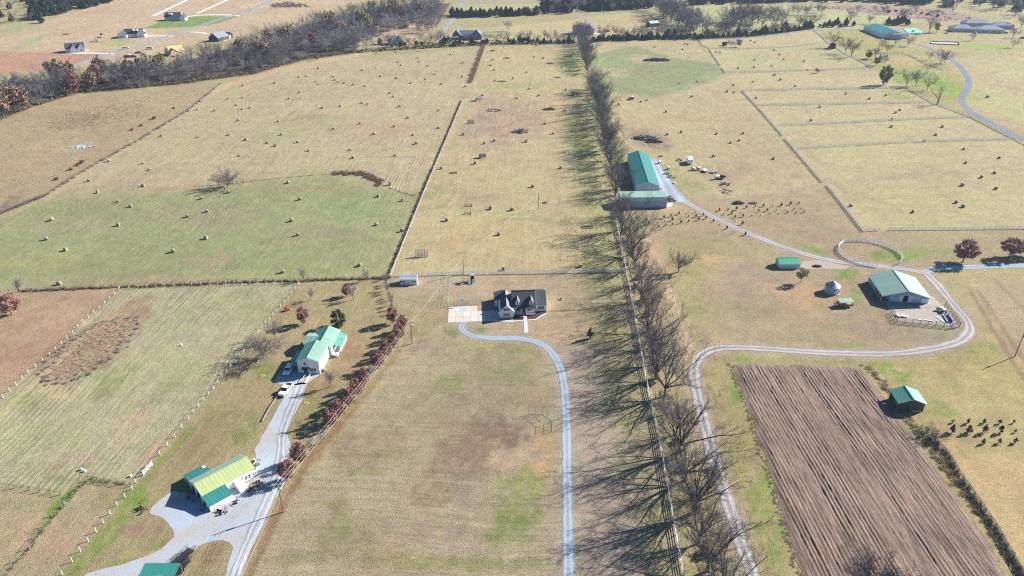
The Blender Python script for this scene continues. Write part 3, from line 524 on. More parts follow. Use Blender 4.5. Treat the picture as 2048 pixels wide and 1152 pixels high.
for q, w in (([(135, 104), (150, 106), (190, 106.5), (228, 107.5)], 5), ([(262, 71), (300, 71.5), (347, 72)], 5), ([(345, 41), (372, 34), (400, 30.5), (440, 29.5), (479, 31)], 5), ([(381, 64), (400, 65), (416, 68)], 4), ([(306, 32), (340, 16), (376, -1)], 4.5), ([(394, 27), (425, 13), (456, -1)], 4.5)):
    ribbon('concrete_driveway', q, w, M_WCONC, edge=.02)
ribbon('gravel_driveway', [(205, 116), (240, 118), (300, 115), (330, 116)], 3.5, M_ROAD, edge=.1)
ribbon('gravel_driveway', [(876, 78), (888, 62), (898, 48), (908, 36), (915, 20), (925, 4), (930, -10)], 5, M_ROAD, edge=.04)
ribbon('paved_road', [(915, 6), (980, 3), (1080, 2), (1140, 0)], 8, M_ROAD, edge=.03)
ribbon('gravel_driveway', [(1144, 27), (1160, 32), (1172, 38), (1182, 48), (1195, 58)], 4, M_ROAD, edge=.04)
def yard_material():
    m, nt, b = newmat('mixed_gravel'); geo = nnode(nt, 'ShaderNodeNewGeometry'); pos = geo.outputs['Position']
    big = noise_(nt, pos, .13, 5, .6); mid = noise_(nt, pos, .7, 5, .7); fine = noise_(nt, pos, 4.5, 4, .75)
    k = math_(nt, 'ADD', math_(nt, 'MULTIPLY', big, .65), math_(nt, 'MULTIPLY', mid, .35))
    c = mixcol(nt, mapr(nt, k, .45, .6, 0, 1), gc(194, 204, 216), gc(196, 190, 180)); c = mixcol(nt, mapr(nt, mid, .56, .68, 0, .6), c, gc(168, 160, 128)); c = mixcol(nt, mapr(nt, big, .36, .3, 0, .5), c, gc(208, 218, 230))
    nt.links.new(mulcol(nt, c, math_(nt, 'MULTIPLY', mapr(nt, fine, .3, .7, .8, 1.2), mapr(nt, mid, .3, .7, .92, 1.08))), b.inputs['Base Color']); b.inputs['Roughness'].default_value = .95; b.inputs['Specular IOR Level'].default_value = .1
    bp = nnode(nt, 'ShaderNodeBump'); bp.inputs['Distance'].default_value = .06; nt.links.new(fine, bp.inputs['Height']); nt.links.new(bp.outputs[0], b.inputs['Normal'])
    return m
M_YARD = yard_material()
sheet('gravel_yard', [(345, 982), (318, 1000), (300, 1016), (299, 1029), (324, 1036), (338, 1046), (347, 1058), (349, 1076), (320, 1100), (285, 1114), (250, 1126), (178, 1147), (120, 1180), (90, 1240), (330, 1240), (345, 1160), (362, 1130), (380, 1108), (398, 1092), (412, 1086), (440, 1081), (458, 1084), (466, 1094), (462, 1116), (448, 1152), (430, 1240), (450, 1240), (478, 1152), (497, 1100), (515, 1062), (546, 1004), (560, 984), (577, 942), (584, 905), (580, 885), (574, 860), (584, 835), (604, 800), (616, 767), (604, 764), (578, 772), (570, 790), (553, 820), (528, 865), (510, 897), (512, 930), (505, 960), (440, 990), (400, 990)], M_YARD, z=.03, rag=.35)
ribbon('gravel_driveway', [(462, 1190), (478, 1130), (505, 1068), (530, 1015), (552, 960), (562, 905), (566, 860), (590, 800), (602, 772)], 2.6, strip_material('packed_gravel', gc(214, 218, 228), gc(172, 172, 172)), z=.05, edge=.2)
sheet('gravel_yard', [(560, 742), (600, 738), (640, 750), (612, 768), (580, 772), (548, 764)], M_YARD, z=.03, rag=.3)
sheet('gravel_yard', [(1605, 523), (1640, 520), (1672, 527), (1700, 532), (1690, 538), (1640, 538), (1605, 537)], mat('worn_gravel', gc(190, 172, 156), .95, .12, .8), z=.022, rag=.5)

# plough furrows: real ridges across the plot
def ploughland():
    poly = Gs([(1464, 729), (1500, 726), (1600, 730), (1700, 734), (1724, 740), (1775, 805), (1835, 882), (1920, 1002), (1985, 1092), (2012, 1150), (2040, 1240), (1625, 1240), (1600, 1152), (1542, 955)])
    d = dirpx((1811, 864), (1640, 650)); nrm = Vector((d.y, -d.x))
    s = [p.x * nrm.x + p.y * nrm.y for p in poly]; t = [p.x * d.x + p.y * d.y for p in poly]
    S = np.arange(min(s), max(s), .16); T = np.arange(min(t), max(t), .9); SS, TT = np.meshgrid(S, T)
    X = SS * nrm.x + TT * d.x; Y = SS * nrm.y + TT * d.y
    wob = fbm(X, Y, 45, 2, 81) * .5
    q = SS + wob
    row = np.floor(q / .95); ph = q / .95 - row
    depth = .045 + .05 * _h(row.astype(np.int64), np.zeros_like(row).astype(np.int64), 5) ** 2 + .05 * fbm(q * 3, TT * .15, 6, 2, 83)
    h = depth * np.cos(ph * 2 * np.pi)
    row2 = np.floor(q / 1.7); big = (_h(row2.astype(np.int64), np.ones_like(row2).astype(np.int64), 9) > .45)
    ph2 = q / 1.7 - row2; h = h - .18 * np.exp(-((ph2 - .5) / .06) ** 2) * big * sstep(-.6, .2, fbm(q * .6, TT * .25, 9, 3, 85))
    h += .10 * fbm(X, Y, 1.1, 3, 87)
    sd = sdist(X, Y, poly) + .5 * fbm(X, Y, 3, 4, 88)
    Z = .05 + (.34 + h) * sstep(0, 2.4, sd); ny, nx = X.shape; idx = np.arange(ny * nx).reshape(ny, nx)
    F = np.stack([idx[:-1, :-1], idx[:-1, 1:], idx[1:, 1:], idx[1:, :-1]], -1).reshape(-1, 4)
    keep = sd.ravel()[F].min(1) > 0; F = F[keep]; used, inv = np.unique(F, return_inverse=True)
    V = np.stack([X.ravel(), Y.ravel(), np.where(sd < .5, np.maximum(.02, Z - .14), Z).ravel() if False else Z.ravel()], 1)[used]
    m, nt, b = newmat('turned_soil'); geo = nnode(nt, 'ShaderNodeNewGeometry'); pos = geo.outputs['Position']
    mp = nnode(nt, 'ShaderNodeMapping'); mp.inputs['Rotation'].default_value = (0, 0, math.atan2(d.x, d.y)); mp.inputs['Scale'].default_value = (1.1, .09, 1)
    nt.links.new(pos, mp.inputs[0])
    a = noise_(nt, mp.outputs[0], 1.0, 5, .7); c = noise_(nt, pos, 3.2, 4, .75); e = noise_(nt, pos, .08, 3)
    k = math_(nt, 'ADD', math_(nt, 'MULTIPLY', a, .55), math_(nt, 'MULTIPLY', c, .45))
    col = mixcol(nt, mapr(nt, k, .38, .62, 0, 1), gc(112, 94, 83), gc(176, 152, 134))
    nt.links.new(mulcol(nt, col, mapr(nt, e, .35, .65, .85, 1.15)), b.inputs['Base Color']); b.inputs['Roughness'].default_value = .95; b.inputs['Specular IOR Level'].default_value = .1
    bp = nnode(nt, 'ShaderNodeBump'); bp.inputs['Distance'].default_value = .12; nt.links.new(c, bp.inputs['Height']); nt.links.new(bp.outputs[0], b.inputs['Normal'])
    tag(link('ploughed_soil', npmesh('ploughed_soil', V, inv.reshape(F.shape), m)), kind='structure')
    return poly
PLOUGH = ploughland()

# concrete slabs by the white house, joint by joint
def slab_grid(name, corners, nu, nv, m, z=.06, gap=.03, skip=()):
    a, b, c, d = Gs(corners); root = empty(name, (a + b + c + d) / 4); tag(root, kind='structure'); o = root.location
    for i in range(nu):
        for j in range(nv):
            if (i, j) in skip: continue
            def at(u, v): return (a * (1 - u) + b * u) * (1 - v) + (d * (1 - u) + c * u) * v
            e = gap / 4
            q = [at((i + e) / nu, (j + e) / nv), at((i + 1 - e) / nu, (j + e) / nv), at((i + 1 - e) / nu, (j + 1 - e) / nv), at((i + e) / nu, (j + 1 - e) / nv)]
            mb = MB(); zz = z + .006 * R.random()
            mb.add([(p.x - o.x, p.y - o.y, h) for h in (0, zz) for p in q], [(3, 2, 1, 0), (4, 5, 6, 7), (0, 1, 5, 4), (1, 2, 6, 5), (2, 3, 7, 6), (3, 0, 4, 7)])
            mb.build('concrete_slab', m, root)
    return root
M_SLAB = mat('slab', gc(226, 218, 204), .9, .07, .8, rnd=.06)
pad = slab_grid('parking_pad', [(895.5, 645.5), (958, 643), (954, 611.5), (897.5, 614)], 4, 3, M_SLAB)
a = Gs([(919, 622.5), (933.6, 622), (932.6, 613.5), (918.8, 614)]); c0 = pad.location
mb = MB(); mb.add([(p.x - c0.x, p.y - c0.y, h) for h in (0, .078) for p in a], [(3, 2, 1, 0), (4, 5, 6, 7), (0, 1, 5, 4), (1, 2, 6, 5), (2, 3, 7, 6), (3, 0, 4, 7)])
q = mb.build('concrete_slab', mat('newer_slab', gc(196, 210, 216), .9, .08, 1.2), pad); q['label'] = 'newer bluish concrete slab'
slab_grid('parking_pad', [(958.3, 643.2), (997, 640.6), (997, 621), (955.5, 622.6)], 3, 2, M_SLAB)
slab_grid('front_walk', [(1048.6, 666), (1056.2, 665.5), (1054, 632), (1046.2, 632.5)], 1, 6, mat('walk', gc(236, 226, 220), .9, .05, 1), z=.07)
slab_grid('barn_apron', [(1783, 624), (1797, 643), (1918, 655), (1886, 612)], 6, 3, mat('old_concrete', gc(190, 178, 164), .92, .12, .7, rnd=.05), z=.05, gap=.012)
slab_grid('barn_apron', [(1766, 600.5), (1782.6, 623.6), (1885.5, 611.6), (1866, 592.5)], 6, 2, mat('old_concrete', None), z=.05, gap=.012)
sheet('concrete_pad', [(1331.5, 415), (1342, 413.5), (1346, 408), (1344, 402.5), (1331, 402)], M_CONC, z=.07)
bed = sheet('mulch_bed', [(1027, 640.5), (1072, 637), (1082, 630), (1093, 625.5), (1093, 619), (1028, 621)], mat('mulch', (.055, .035, .03), .95, .3, 3), z=.05, rag=.1)
sheet('bed_edging', [(988, 641), (1028, 641.2), (1047, 640.6), (1047, 641.8), (1020, 644), (988, 642.6)], M_WCONC, z=.075)
sheet('bed_edging', [(1056, 640.2), (1072, 638), (1083, 630.6), (1094.5, 625.6), (1094.5, 627), (1084, 632), (1072.5, 639.6), (1056, 641.4)], M_WCONC, z=.075)

# ------------------------------------------------------------------ buildings
M_WHITE = mat('white_siding', (.78, .78, .78), .6, .04, 1.0)
M_TRIM = mat('white_trim', (.8, .8, .8), .5, .03, 1)
M_GREEN = mat('green_metal_roof', (.11, .31, .23), .42, .24, .9, stretch=(2.2, .25, 1), rnd=.10, spec=.5)
M_LGREEN = mat('pale_green_metal_roof', (.20, .33, .26), .42, .24, .9, stretch=(2.2, .25, 1), rnd=.11, spec=.5)
M_FGREEN = mat('lifted_green_metal_roof', (.25, .37, .29), .5, .24, .9, stretch=(2.2, .25, 1), rnd=.06, spec=.4)  # colour lightened to offset the shade on the horse barn's left slope
M_YGREEN = mat('yellow_green_metal_roof', (.36, .41, .18), .45, .24, .9, stretch=(2.2, .25, 1), rnd=.05, spec=.5)  # yellower green for the workshop's near slope
M_TEAL = mat('teal_metal_roof', (.034, .19, .165), .42, .24, .9, stretch=(2.2, .25, 1), rnd=.05, spec=.5)
M_DARKROOF = mat('dark_shingle', (.060, .068, .078), .9, .25, 2.2, stretch=(1, 1, 3))
M_GREYROOF = mat('grey_shingle', (.20, .21, .23), .9, .15, 2.0)
M_GLASS = mat('window_glass', (.02, .03, .045), .08, .05, 1, spec=.6)
M_DARK = mat('dark_opening', (.018, .018, .02), .9, .2, 2)
M_SHUT = mat('dark_shutter', (.03, .032, .04), .6, .1, 2)
M_GWOOD = mat('weathered_wood', (.20, .185, .165), .9, .2, 3, stretch=(1, 1, .3), rnd=.12)
M_PWOOD = mat('pale_lumber', (.55, .42, .27), .85, .15, 2, rnd=.12)
M_STEEL = mat('grey_steel', (.32, .33, .34), .5, .15, 2, metal=.3)
M_BLACK = mat('black_metal', (.03, .03, .032), .6, .2, 2)
M_RED = mat('red_paint', (.38, .055, .04), .5, .15, 2)
M_RUST = mat('rusty_iron', (.16, .075, .04), .85, .3, 3)
M_TAN = mat('tan_siding', (.42, .37, .30), .8, .08, 1)
M_GREYSID = mat('grey_siding', (.50, .54, .58), .7, .06, 1)

def loc(root, u, v, z):
    p = G(u, v, z); c, s = math.cos(-root.rotation_euler.z), math.sin(-root.rotation_euler.z)
    x, y = p.x - root.location.x, p.y - root.location.y
    return Vector((x * c - y * s, x * s + y * c, z))
PANEL = {}
def panel_mesh(w, L, m):
    k = (round(w, 3), round(L, 3), m.name)
    if k not in PANEL:
        b = MB(); b.box((w / 2, L / 2, -.02), (w - .003, L, .04)); b.box((.03, L / 2, .004), (.05, L - .02, .024)); b.box((w * .5, L / 2, .004), (.035, L - .02, .014))
        PANEL[k] = b.mesh('roof_panel', m, False)
    return PANEL[k]
def roof_plane(root, O, U, Vv, n, m, name='roof_panel'):
    """metal sheets side by side over a parallelogram: O corner at the ridge, U along it, Vv down the slope"""
    O, U, Vv = Vector(O), Vector(U), Vector(Vv); x = U.normalized(); y = Vv.normalized(); z = x.cross(y)
    if z.z < 0: O = O + U; U = -U; x = -x; z = x.cross(y)
    z.normalize(); w = U.length / n; me = panel_mesh(w, Vv.length, m)
    for i in range(n):
        o = link(name, me, root); p = O + x * (w * i)
        o.matrix_local = Matrix(((x.x, y.x, z.x, p.x), (x.y, y.y, z.y, p.y), (x.z, y.z, z.z, p.z), (0, 0, 0, 1)))
def slab_plane(root, O, U, Vv, m, name='roof', th=.12):
    O, U, Vv = Vector(O), Vector(U), Vector(Vv); z = U.cross(Vv).normalized()
    if z.z < 0: z = -z
    b = MB(); q = [O, O + U, O + U + Vv, O + Vv]
    b.add([p for p in q] + [p - z * th for p in q], [(0, 1, 2, 3), (7, 6, 5, 4), (0, 4, 5, 1), (1, 5, 6, 2), (2, 6, 7, 3), (3, 7, 4, 0)])
    return b.build(name, m, root)
def gable(name, label, cat, r0, r1, zr, ze, w=None, ev=None, oh=.35, ohe=.3, wall=None, roof=None, roof2=None, panels=True, pw=.95, group=None, walls=True, base=0.0, far_w=None, ridge=None, front_in=0.0):
    """gabled building; r0,r1 ridge ends as seen, +y is left of r0->r1"""
    wall = wall or M_WHITE; roof = roof or M_GREEN; roof2 = roof2 or roof
    a, b = G(*r0, zr), G(*r1, zr); c = (a + b) / 2; d = b - a; L = d.length
    root = thing(name, label, cat, (c.x, c.y, 0), math.atan2(d.y, d.x), group)
    if ev is not None: w = abs(loc(root, *ev, ze).y)
    wf = far_w or w
    root['L'] = L
    if walls:
        zt = lambda hw, o: ze + (zr - ze) * o / hw - .07
        yn, yf = -(w - ohe - front_in), wf - ohe
        poly = [(yn, base), (yf, base), (yf, zt(wf, ohe)), (0, zr - .09), (yn, zt(w, ohe + front_in))]
        MB().prism(poly, 'x', -L / 2 + oh, L / 2 - oh).build('wall', wall, root)
    for sg, hw, m in ((-1, w, roof), (1, wf, roof2)):
        O = Vector((-L / 2, 0, zr)); U = Vector((L, 0, 0)); Vv = Vector((0, sg * hw, ze - zr))
        if panels: roof_plane(root, O, U, Vv, max(2, round(L / pw)), m)
        else: slab_plane(root, O, U, Vv, m)
    rc = MB(); rc.beam((-L / 2 - .02, 0, zr + .03), (L / 2 + .02, 0, zr + .03), .32, .09); rc.build('ridge_cap', ridge or roof, root)
    for ex in (-L / 2, L / 2):                                            # gable-end boards
        t = MB()
        for sg, hw in ((-1, w), (1, wf)):
            t.beam((ex, 0, zr - .14), (ex, sg * hw, ze - .14), .05, .2)
        t.build('bargeboard', M_TRIM if roof is not M_DARKROOF else M_TRIM, root)
    return root, L
NRM = {'y-': (0, -1), 'y+': (0, 1), 'x-': (-1, 0), 'x+': (1, 0)}
def opening(root, p, face, w, h, kind='window', shutters=False, frame=None, pane=None, bars=True):
    """framed window or door on a wall; p is the centre on the wall face"""
    nx, ny = NRM[face]; tx, ty = -ny, nx; P = Vector(p); f = frame or M_TRIM
    def at(s, z, o): return (P.x + tx * s + nx * o, P.y + ty * s + ny * o, P.z + z)
    b = MB(); t = .09
    def bar(s, z, ww, hh): b.box(at(s, z, .03), (ww if tx else .07, ww if ty else .07, hh))
    bar(0, h / 2 + t / 2, w + 2 * t, t); bar(0, -h / 2 - t / 2, w + 2 * t, t); bar(-w / 2 - t / 2, 0, t, h); bar(w / 2 + t / 2, 0, t, h)
    if kind == 'window' and bars: bar(0, 0, w, .05)
    fr = b.build(kind, f, root)
    MB().box(at(0, 0, .012), (w if tx else .03, w if ty else .03, h)).build('pane' if kind == 'window' else 'door_leaf', pane or M_GLASS, fr)
    if shutters:
        for s in (-1, 1):
            MB().box(at(s * (w / 2 + .36), 0, .025), (.38 if tx else .05, .38 if ty else .05, h)).build('shutter', M_SHUT, root)
    return fr
def boxp(root, name, c, d, m, **k): return MB().box(c, d, **k).build(name, m, root)
# --- workshop by the gravel yard
ws, L = gable('workshop', 'long white workshop with a yellow-green roof and teal side roofs by the gravel yard', 'workshop', (387.7, 968.1), (493.9, 913.4), 3.85, 2.5, w=3.45, oh=.1, ohe=.12, roof=M_YGREEN, roof2=M_FGREEN, ridge=M_YGREEN)
p = loc(ws, 404, 994, 2.5); q = loc(ws, 452, 970, 2.5); e = loc(ws, 420.5, 1012, 1.8)
x0, x1 = -L / 2 + .02, q.x; yo = min(e.y, -5.2)
roof_plane(ws, (x0, -3.42, 2.44), (x1 - x0, 0, 0), (0, yo + 3.42, 1.75 - 2.44), 6, M_TEAL)
MB().prism([(yo + .1, 0), (-3.3, 0), (-3.3, 2.3), (yo + .1, 1.66)], 'x', x0 + .1, x1 - .05).build('side_bay', M_WHITE, ws)
p = loc(ws, 361, 951, 2); x0b, x1b = loc(ws, 375.2, 962.7, 2.5).x, loc(ws, 419.7, 936, 2.5).x
x0b = max(x0b, -L / 2); yl = 7.2
roof_plane(ws, (x0b, 3.46, 2.46), (x1b - x0b, 0, 0), (0, 2.3, -.5), 6, M_TEAL)
roof_plane(ws, (x0b, 5.78, 1.95), (x1b - x0b - .9, 0, 0), (0, 1.5, -.36), 5, M_TEAL)
MB().prism([(3.4, 0), (yl - .1, 0), (yl - .1, 1.5), (3.4, 2.3)], 'x', x0b + 3.4, x1b - .2).build('lean_to_wall', M_WHITE, ws)
for y, h in ((yl - .15, 1.58), (5.75, 1.86), (4.4, 2.1)): boxp(ws, 'post', (x0b + .2, y, h / 2), (.18, .5 if y > 7 else .25, h), M_WHITE)
opening(ws, (-L / 2 + .1, -1.2, 1.05), 'x-', 2.0, 2.0, 'garage_door', pane=M_DARK, bars=False); opening(ws, (-L / 2 + .1, 1.6, 1.05), 'x-', 1.9, 2.0, 'garage_door', pane=M_DARK, bars=False)
opening(ws, (x0 + .1, -4.3, .85), 'x-', 1.3, 1.5, 'garage_door', pane=M_DARK, bars=False)
wy = -3.45 + .12
pw_ = loc(ws, 340 + 910 / 6.4, 890 + 435 / 6.4, 1.3); opening(ws, (pw_.x, wy, 1.35), 'y-', .8, .75, 'window')
for k, xx in enumerate((975, 1020, 1075, 1100)):
    pw_ = loc(ws, 340 + xx / 6.4, 890 + (430 - (xx - 975) * .5) / 6.4, .9); opening(ws, (pw_.x, wy, 1.0), 'y-', .5, 1.1 if k < 2 else .5, 'window')
pv = loc(ws, 340 + 905 / 6.4, 890 + 620 / 6.4, 0); pv2 = loc(ws, 340 + 1003 / 6.4, 890 + 590 / 6.4, 0)
bx, by, bw = (pv.x + pv2.x) / 2, pv.y, max(1.2, abs(pv2.x - pv.x))
MB().prism([(by, 0), (wy, 0), (wy, 1.75), (by, 1.45)], 'x', bx - bw / 2, bx + bw / 2).build('entry_block', M_WHITE, ws)
slab_plane(ws, (bx - bw / 2 - .08, wy, 1.83), (bw + .16, 0, 0), (0, by - wy - .1, -.31), M_TRIM, 'entry_roof', .06)
MB().tube((bx - bw / 2 - 1.0, wy - .9, .05), (bx - bw / 2 - 1.0, wy - .9, 2.1), .06).build('vent_pipe', M_STEEL, ws)

# --- green-roofed farmhouse
fh, L = gable('green_roof_farmhouse', 'white two-storey farmhouse with a stepped pale green metal roof beside the gravel drive', 'house', (613.2, 715.6), (633.6, 679.5), 5.6, 4.25, w=3.45, oh=.25, ohe=.25, roof=M_LGREEN, roof2=M_GREEN, pw=.55)
fx = -L / 2 + .25
opening(fh, (fx, loc(fh, 608.9, 727.4, 3.6).y, 3.4), 'x-', .65, .9)
cy = loc(fh, 608.9, 739.2, 2.0).y
slab_plane(fh, (fx + .02, cy - 1.0, 2.15), (0, 2.0, 0), (-1.0, 0, -.3), M_DARKROOF, 'door_canopy', .08)
opening(fh, (fx, cy + .1, 1.15), 'x-', .95, 1.9, 'door', pane=M_SHUT); opening(fh, (fx, loc(fh, 624.5, 740.9, 1.3).y, 1.35), 'x-', .8, 1.0, shutters=True)
boxp(fh, 'door_step', (fx - .7, cy, .12), (1.3, 1.8, .24), M_CONC)
for x in (fx + 2.2, fx + 5.6): opening(fh, (x, -3.2, 3.3), 'y-', .6, .8)
for x in (fx + 1.2, fx + 4.2, fx + 7.0): opening(fh, (x, -3.2, 1.4), 'y-', .6, 1.0)
boxp(fh, 'heat_pump', (fx + 1.6, -3.75, .45), (.9, .8, .9), M_STEEL)
# rear block
a, b = loc(fh, 642.3, 680.6, 4.7), loc(fh, 657.9, 651, 4.7); yr = (a.y + b.y) / 2; xa, xb = a.x - 1.2, b.x
MB().prism([(yr - 3.3, 0), (yr + 3.3, 0), (yr + 3.3, 3.15), (yr, 4.58), (yr - 3.3, 3.15)], 'x', xa + .2, xb - .25).build('wall', M_WHITE, fh)
roof_plane(fh, (xa, yr, 4.7), (xb - xa, 0, 0), (0, -3.6, -1.55), 15, M_LGREEN); roof_plane(fh, (xa, yr, 4.7), (xb - xa, 0, 0), (0, 3.6, -1.55), 15, M_GREEN)
MB().beam((xa, yr, 4.74), (xb, yr, 4.74), .3, .08).build('ridge_cap', M_GREEN, fh)
# porch roof on the right
O = loc(fh, 668.6, 662.8, 3.15); U_ = loc(fh, 657.9, 688.7, 3.15); W_ = loc(fh, 695.5, 665, 2.45)
o2 = Vector((O.x, yr - 3.5, 3.14)); px0, px1 = U_.x, O.x; yw = W_.y
roof_plane(fh, (px0, yr - 3.5, 3.14), (px1 - px0, 0, 0), (0, yw - (yr - 3.5), -.72), max(4, round((px1 - px0) / .9)), M_GREEN)
boxp(fh, 'porch_floor', ((px0 + px1) / 2, (yr - 3.3 + yw) / 2, .35), (px1 - px0 - .3, abs(yr - 3.3 - yw) - .3, .7), M_GWOOD)
n = 5
for k in range(n): boxp(fh, 'porch_post', (px0 + .25 + (px1 - px0 - .5) * k / (n - 1), yw + .25, 1.35), (.16, .16, 2.1), M_TRIM)
rb = MB()
for z in (1.0, 1.55): rb.beam((px0 + .25, yw + .25, z), (px1 - .25, yw + .25, z), .06, .09)
for k in range(16): x = px0 + .3 + (px1 - px0 - .6) * k / 15; rb.beam((x, yw + .25, .72), (x, yw + .25, 1.55), .05)
rb.build('porch_railing', M_TRIM, fh)
dk = loc(fh, 680, 699, .4)
dck = empty('deck_platform', (0, 0, 0)); dck.parent = fh
for k in range(9): boxp(dck, 'deck_board', (px0 - 1.9 + .2 * k + .1, (yr - 3.3 + yw) / 2 + .1, .58), (.17, abs(yr - 3.3 - yw) - .5, .05), M_WHITE)
rb = MB()
for z in (1.0, 1.35):
    rb.beam((px0 - 1.95, yr - 4.0, z), (px0 - 1.95, yw + .3, z), .06, .08); rb.beam((px0 - 1.95, yw + .3, z), (px0, yw + .3, z), .06, .08)
for k in range(8): rb.beam((px0 - 1.95, yr - 4.0 + (yw + 4.3 - yr) * k / 7, 0), (px0 - 1.95, yr - 4.0 + (yw + 4.3 - yr) * k / 7, 1.35), .08)
rb.build('deck_railing', M_TRIM, fh)
# small cross wing and carport on the left
g0, g1 = loc(fh, 611.6, 671.4, 4.0), loc(fh, 636, 671.4, 4.0); gx = g0.x
yl0 = g0.y; gl = abs(g0.y - g1.y)
ne = loc(fh, 607.3, 688.7, 3.0); hw = max(1.6, min(3.4, abs(ne.x - gx)))
MB().prism([(gx - hw + .2, 0), (gx + hw - .2, 0), (gx + hw - .2, 2.95), (gx, 3.9), (gx - hw + .2, 2.95)], 'y', yl0 - .25, yr + .5).build('wall', M_WHITE, fh)
roof_plane(fh, (gx, yl0, 4.0), (0, yr + .6 - yl0, 0), (-hw, 0, -1.0), 7, M_LGREEN); roof_plane(fh, (gx, yl0, 4.0), (0, yr + .6 - yl0, 0), (hw, 0, -1.0), 7, M_LGREEN)
c0, c1, c2 = loc(fh, 592.7, 718.3, 3.2), loc(fh, 603.5, 697.8, 3.2), loc(fh, 583.6, 719.3, 2.6)
roof_plane(fh, (c0.x, 3.42, 3.25), (c1.x - c0.x, 0, 0), (0, max(1.4, c2.y - 3.42), -.7), 8, M_LGREEN)
yc = 3.42 + max(1.4, c2.y - 3.42)
boxp(fh, 'porch_floor', ((c0.x + c1.x) / 2, (3.2 + yc) / 2, .2), (c1.x - c0.x - .2, yc - 3.3, .4), M_CONC)
for k in range(4): boxp(fh, 'porch_post', (c0.x + .2 + (c1.x - c0.x - .4) * k / 3, yc - .2, 1.45), (.14, .14, 2.15), M_TRIM)
rb = MB()
for z in (.8, 1.3): rb.beam((c0.x + .2, yc - .2, z), (c1.x - .2, yc - .2, z), .06, .09); rb.beam((c0.x + .2, yc - .2, z), (c0.x + .2, 3.3, z), .06, .09)
rb.build('porch_railing', M_TRIM, fh)

# --- white house with dark roof and dormers
wh, L = gable('dormer_house', 'white house with a dark shingle roof, two dormers and a front-facing garage gable', 'house', (1022.4, 581), (1069.9, 579.8), 6.4, 2.6, w=5.8, oh=.15, ohe=.3, roof=M_DARKROOF, panels=False, front_in=1.5, far_w=4.6)
fy = -(5.8 - .3 - 1.5)
# right wing, lower
w0, w1 = loc(wh, 1070.4, 581, 5.1), loc(wh, 1091, 580.2, 5.1); ry = (w0.y + w1.y) / 2; ey = loc(wh, 1072, 610.3, 2.6).y; hw = ry - ey
xr0, xr1 = L / 2 - .3, w1.x
MB().prism([(ry - hw + .3, 0), (ry + hw - .3, 0), (ry + hw - .3, 2.68), (ry, 5.0), (ry - hw + .3, 2.68)], 'x', xr0, xr1 - .15).build('wall', M_WHITE, wh)
slab_plane(wh, (xr0, ry, 5.1), (xr1 - xr0, 0, 0), (0, -hw, -2.5), M_DARKROOF); slab_plane(wh, (xr0, ry, 5.1), (xr1 - xr0, 0, 0), (0, hw, -2.5), M_DARKROOF)
opening(wh, ((xr0 + xr1) / 2 + .1, ry - hw + .3, 1.45), 'y-', .8, 1.0, shutters=True)
t = MB(); t.beam((xr1 + .02, ry, 4.98), (xr1 + .02, ry - hw, 2.48), .05, .2); t.beam((xr1 + .02, ry, 4.98), (xr1 + .02, ry + hw, 2.48), .05, .2); t.build('bargeboard', M_TRIM, wh)
# garage block with gable to the front
ga, gb = loc(wh, 998.4, 636, 0), loc(wh, 1027.7, 635.2, 0); gx = (ga.x + gb.x) / 2; gw = (gb.x - ga.x) / 2; gy = (ga.y + gb.y) / 2; gl = 10.5
MB().prism([(gx - gw, 0), (gx + gw, 0), (gx + gw, 2.55), (gx, 4.7), (gx - gw, 2.55)], 'y', gy, gy + gl).build('wall', M_WHITE, wh)
slab_plane(wh, (gx, gy - .25, 4.9), (0, gl + .3, 0), (-gw - .35, 0, -2.75), M_DARKROOF); slab_plane(wh, (gx, gy - .25, 4.9), (0, gl + .3, 0), (gw + .35, 0, -2.75), M_GREYROOF)  # right slope's lighter grey carries the sunlight in its colour
t = MB(); t.beam((gx, gy - .27, 4.76), (gx - gw - .35, gy - .27, 2.0), .05, .2); t.beam((gx, gy - .27, 4.76), (gx + gw + .35, gy - .27, 2.0), .05, .2); t.build('bargeboard', M_TRIM, wh)
for z in (1.25, 3.1): opening(wh, (gx, gy, z), 'y-', .75, .9, shutters=True)
opening(wh, (gx - gw, gy + 2.2, 1.15), 'x-', 2.3, 2.0, 'garage_door', pane=M_TRIM, bars=False); opening(wh, (gx - gw, gy + 5.2, 1.15), 'x-', 2.3, 2.0, 'garage_door', pane=M_TRIM, bars=False)
# low back wing
MB().prism([(gx - gw - 1.2, 0), (gx - .5, 0), (gx - .5, 3.3), (gx - gw - 1.2, 2.4)], 'y', gy + 7.5, gy + gl + 2.2).build('wall', M_WHITE, wh)
slab_plane(wh, (gx - .5, gy + 7.2, 3.5), (0, gl - 4.7, 0), (-gw - 1.0, 0, -1.0), M_DARKROOF)
# dormers
for u, v in ((1034.7, 607.4), (1062.2, 606.8)):
    dp = loc(wh, u, v, 3.9); dx = dp.x; dy = dp.y
    d = empty('dormer', (0, 0, 0)); d.parent = wh
    MB().prism([(dx - .62, 2.9), (dx + .62, 2.9), (dx + .62, 4.55), (dx, 5.45), (dx - .62, 4.55)], 'y', dy, dy + 2.2).build('dormer_wall', M_TRIM, d)
    slab_plane(d, (dx, dy - .18, 5.6), (0, 2.9, 0), (-.82, 0, -1.2), M_DARKROOF, 'dormer_roof', .07); slab_plane(d, (dx, dy - .18, 5.6), (0, 2.9, 0), (.82, 0, -1.2), M_GREYROOF, 'dormer_roof', .07)  # dormer's sunward slope also has the light put into its shingle colour
    opening(d, (dx, dy, 4.0), 'y-', .45, .85, bars=True)
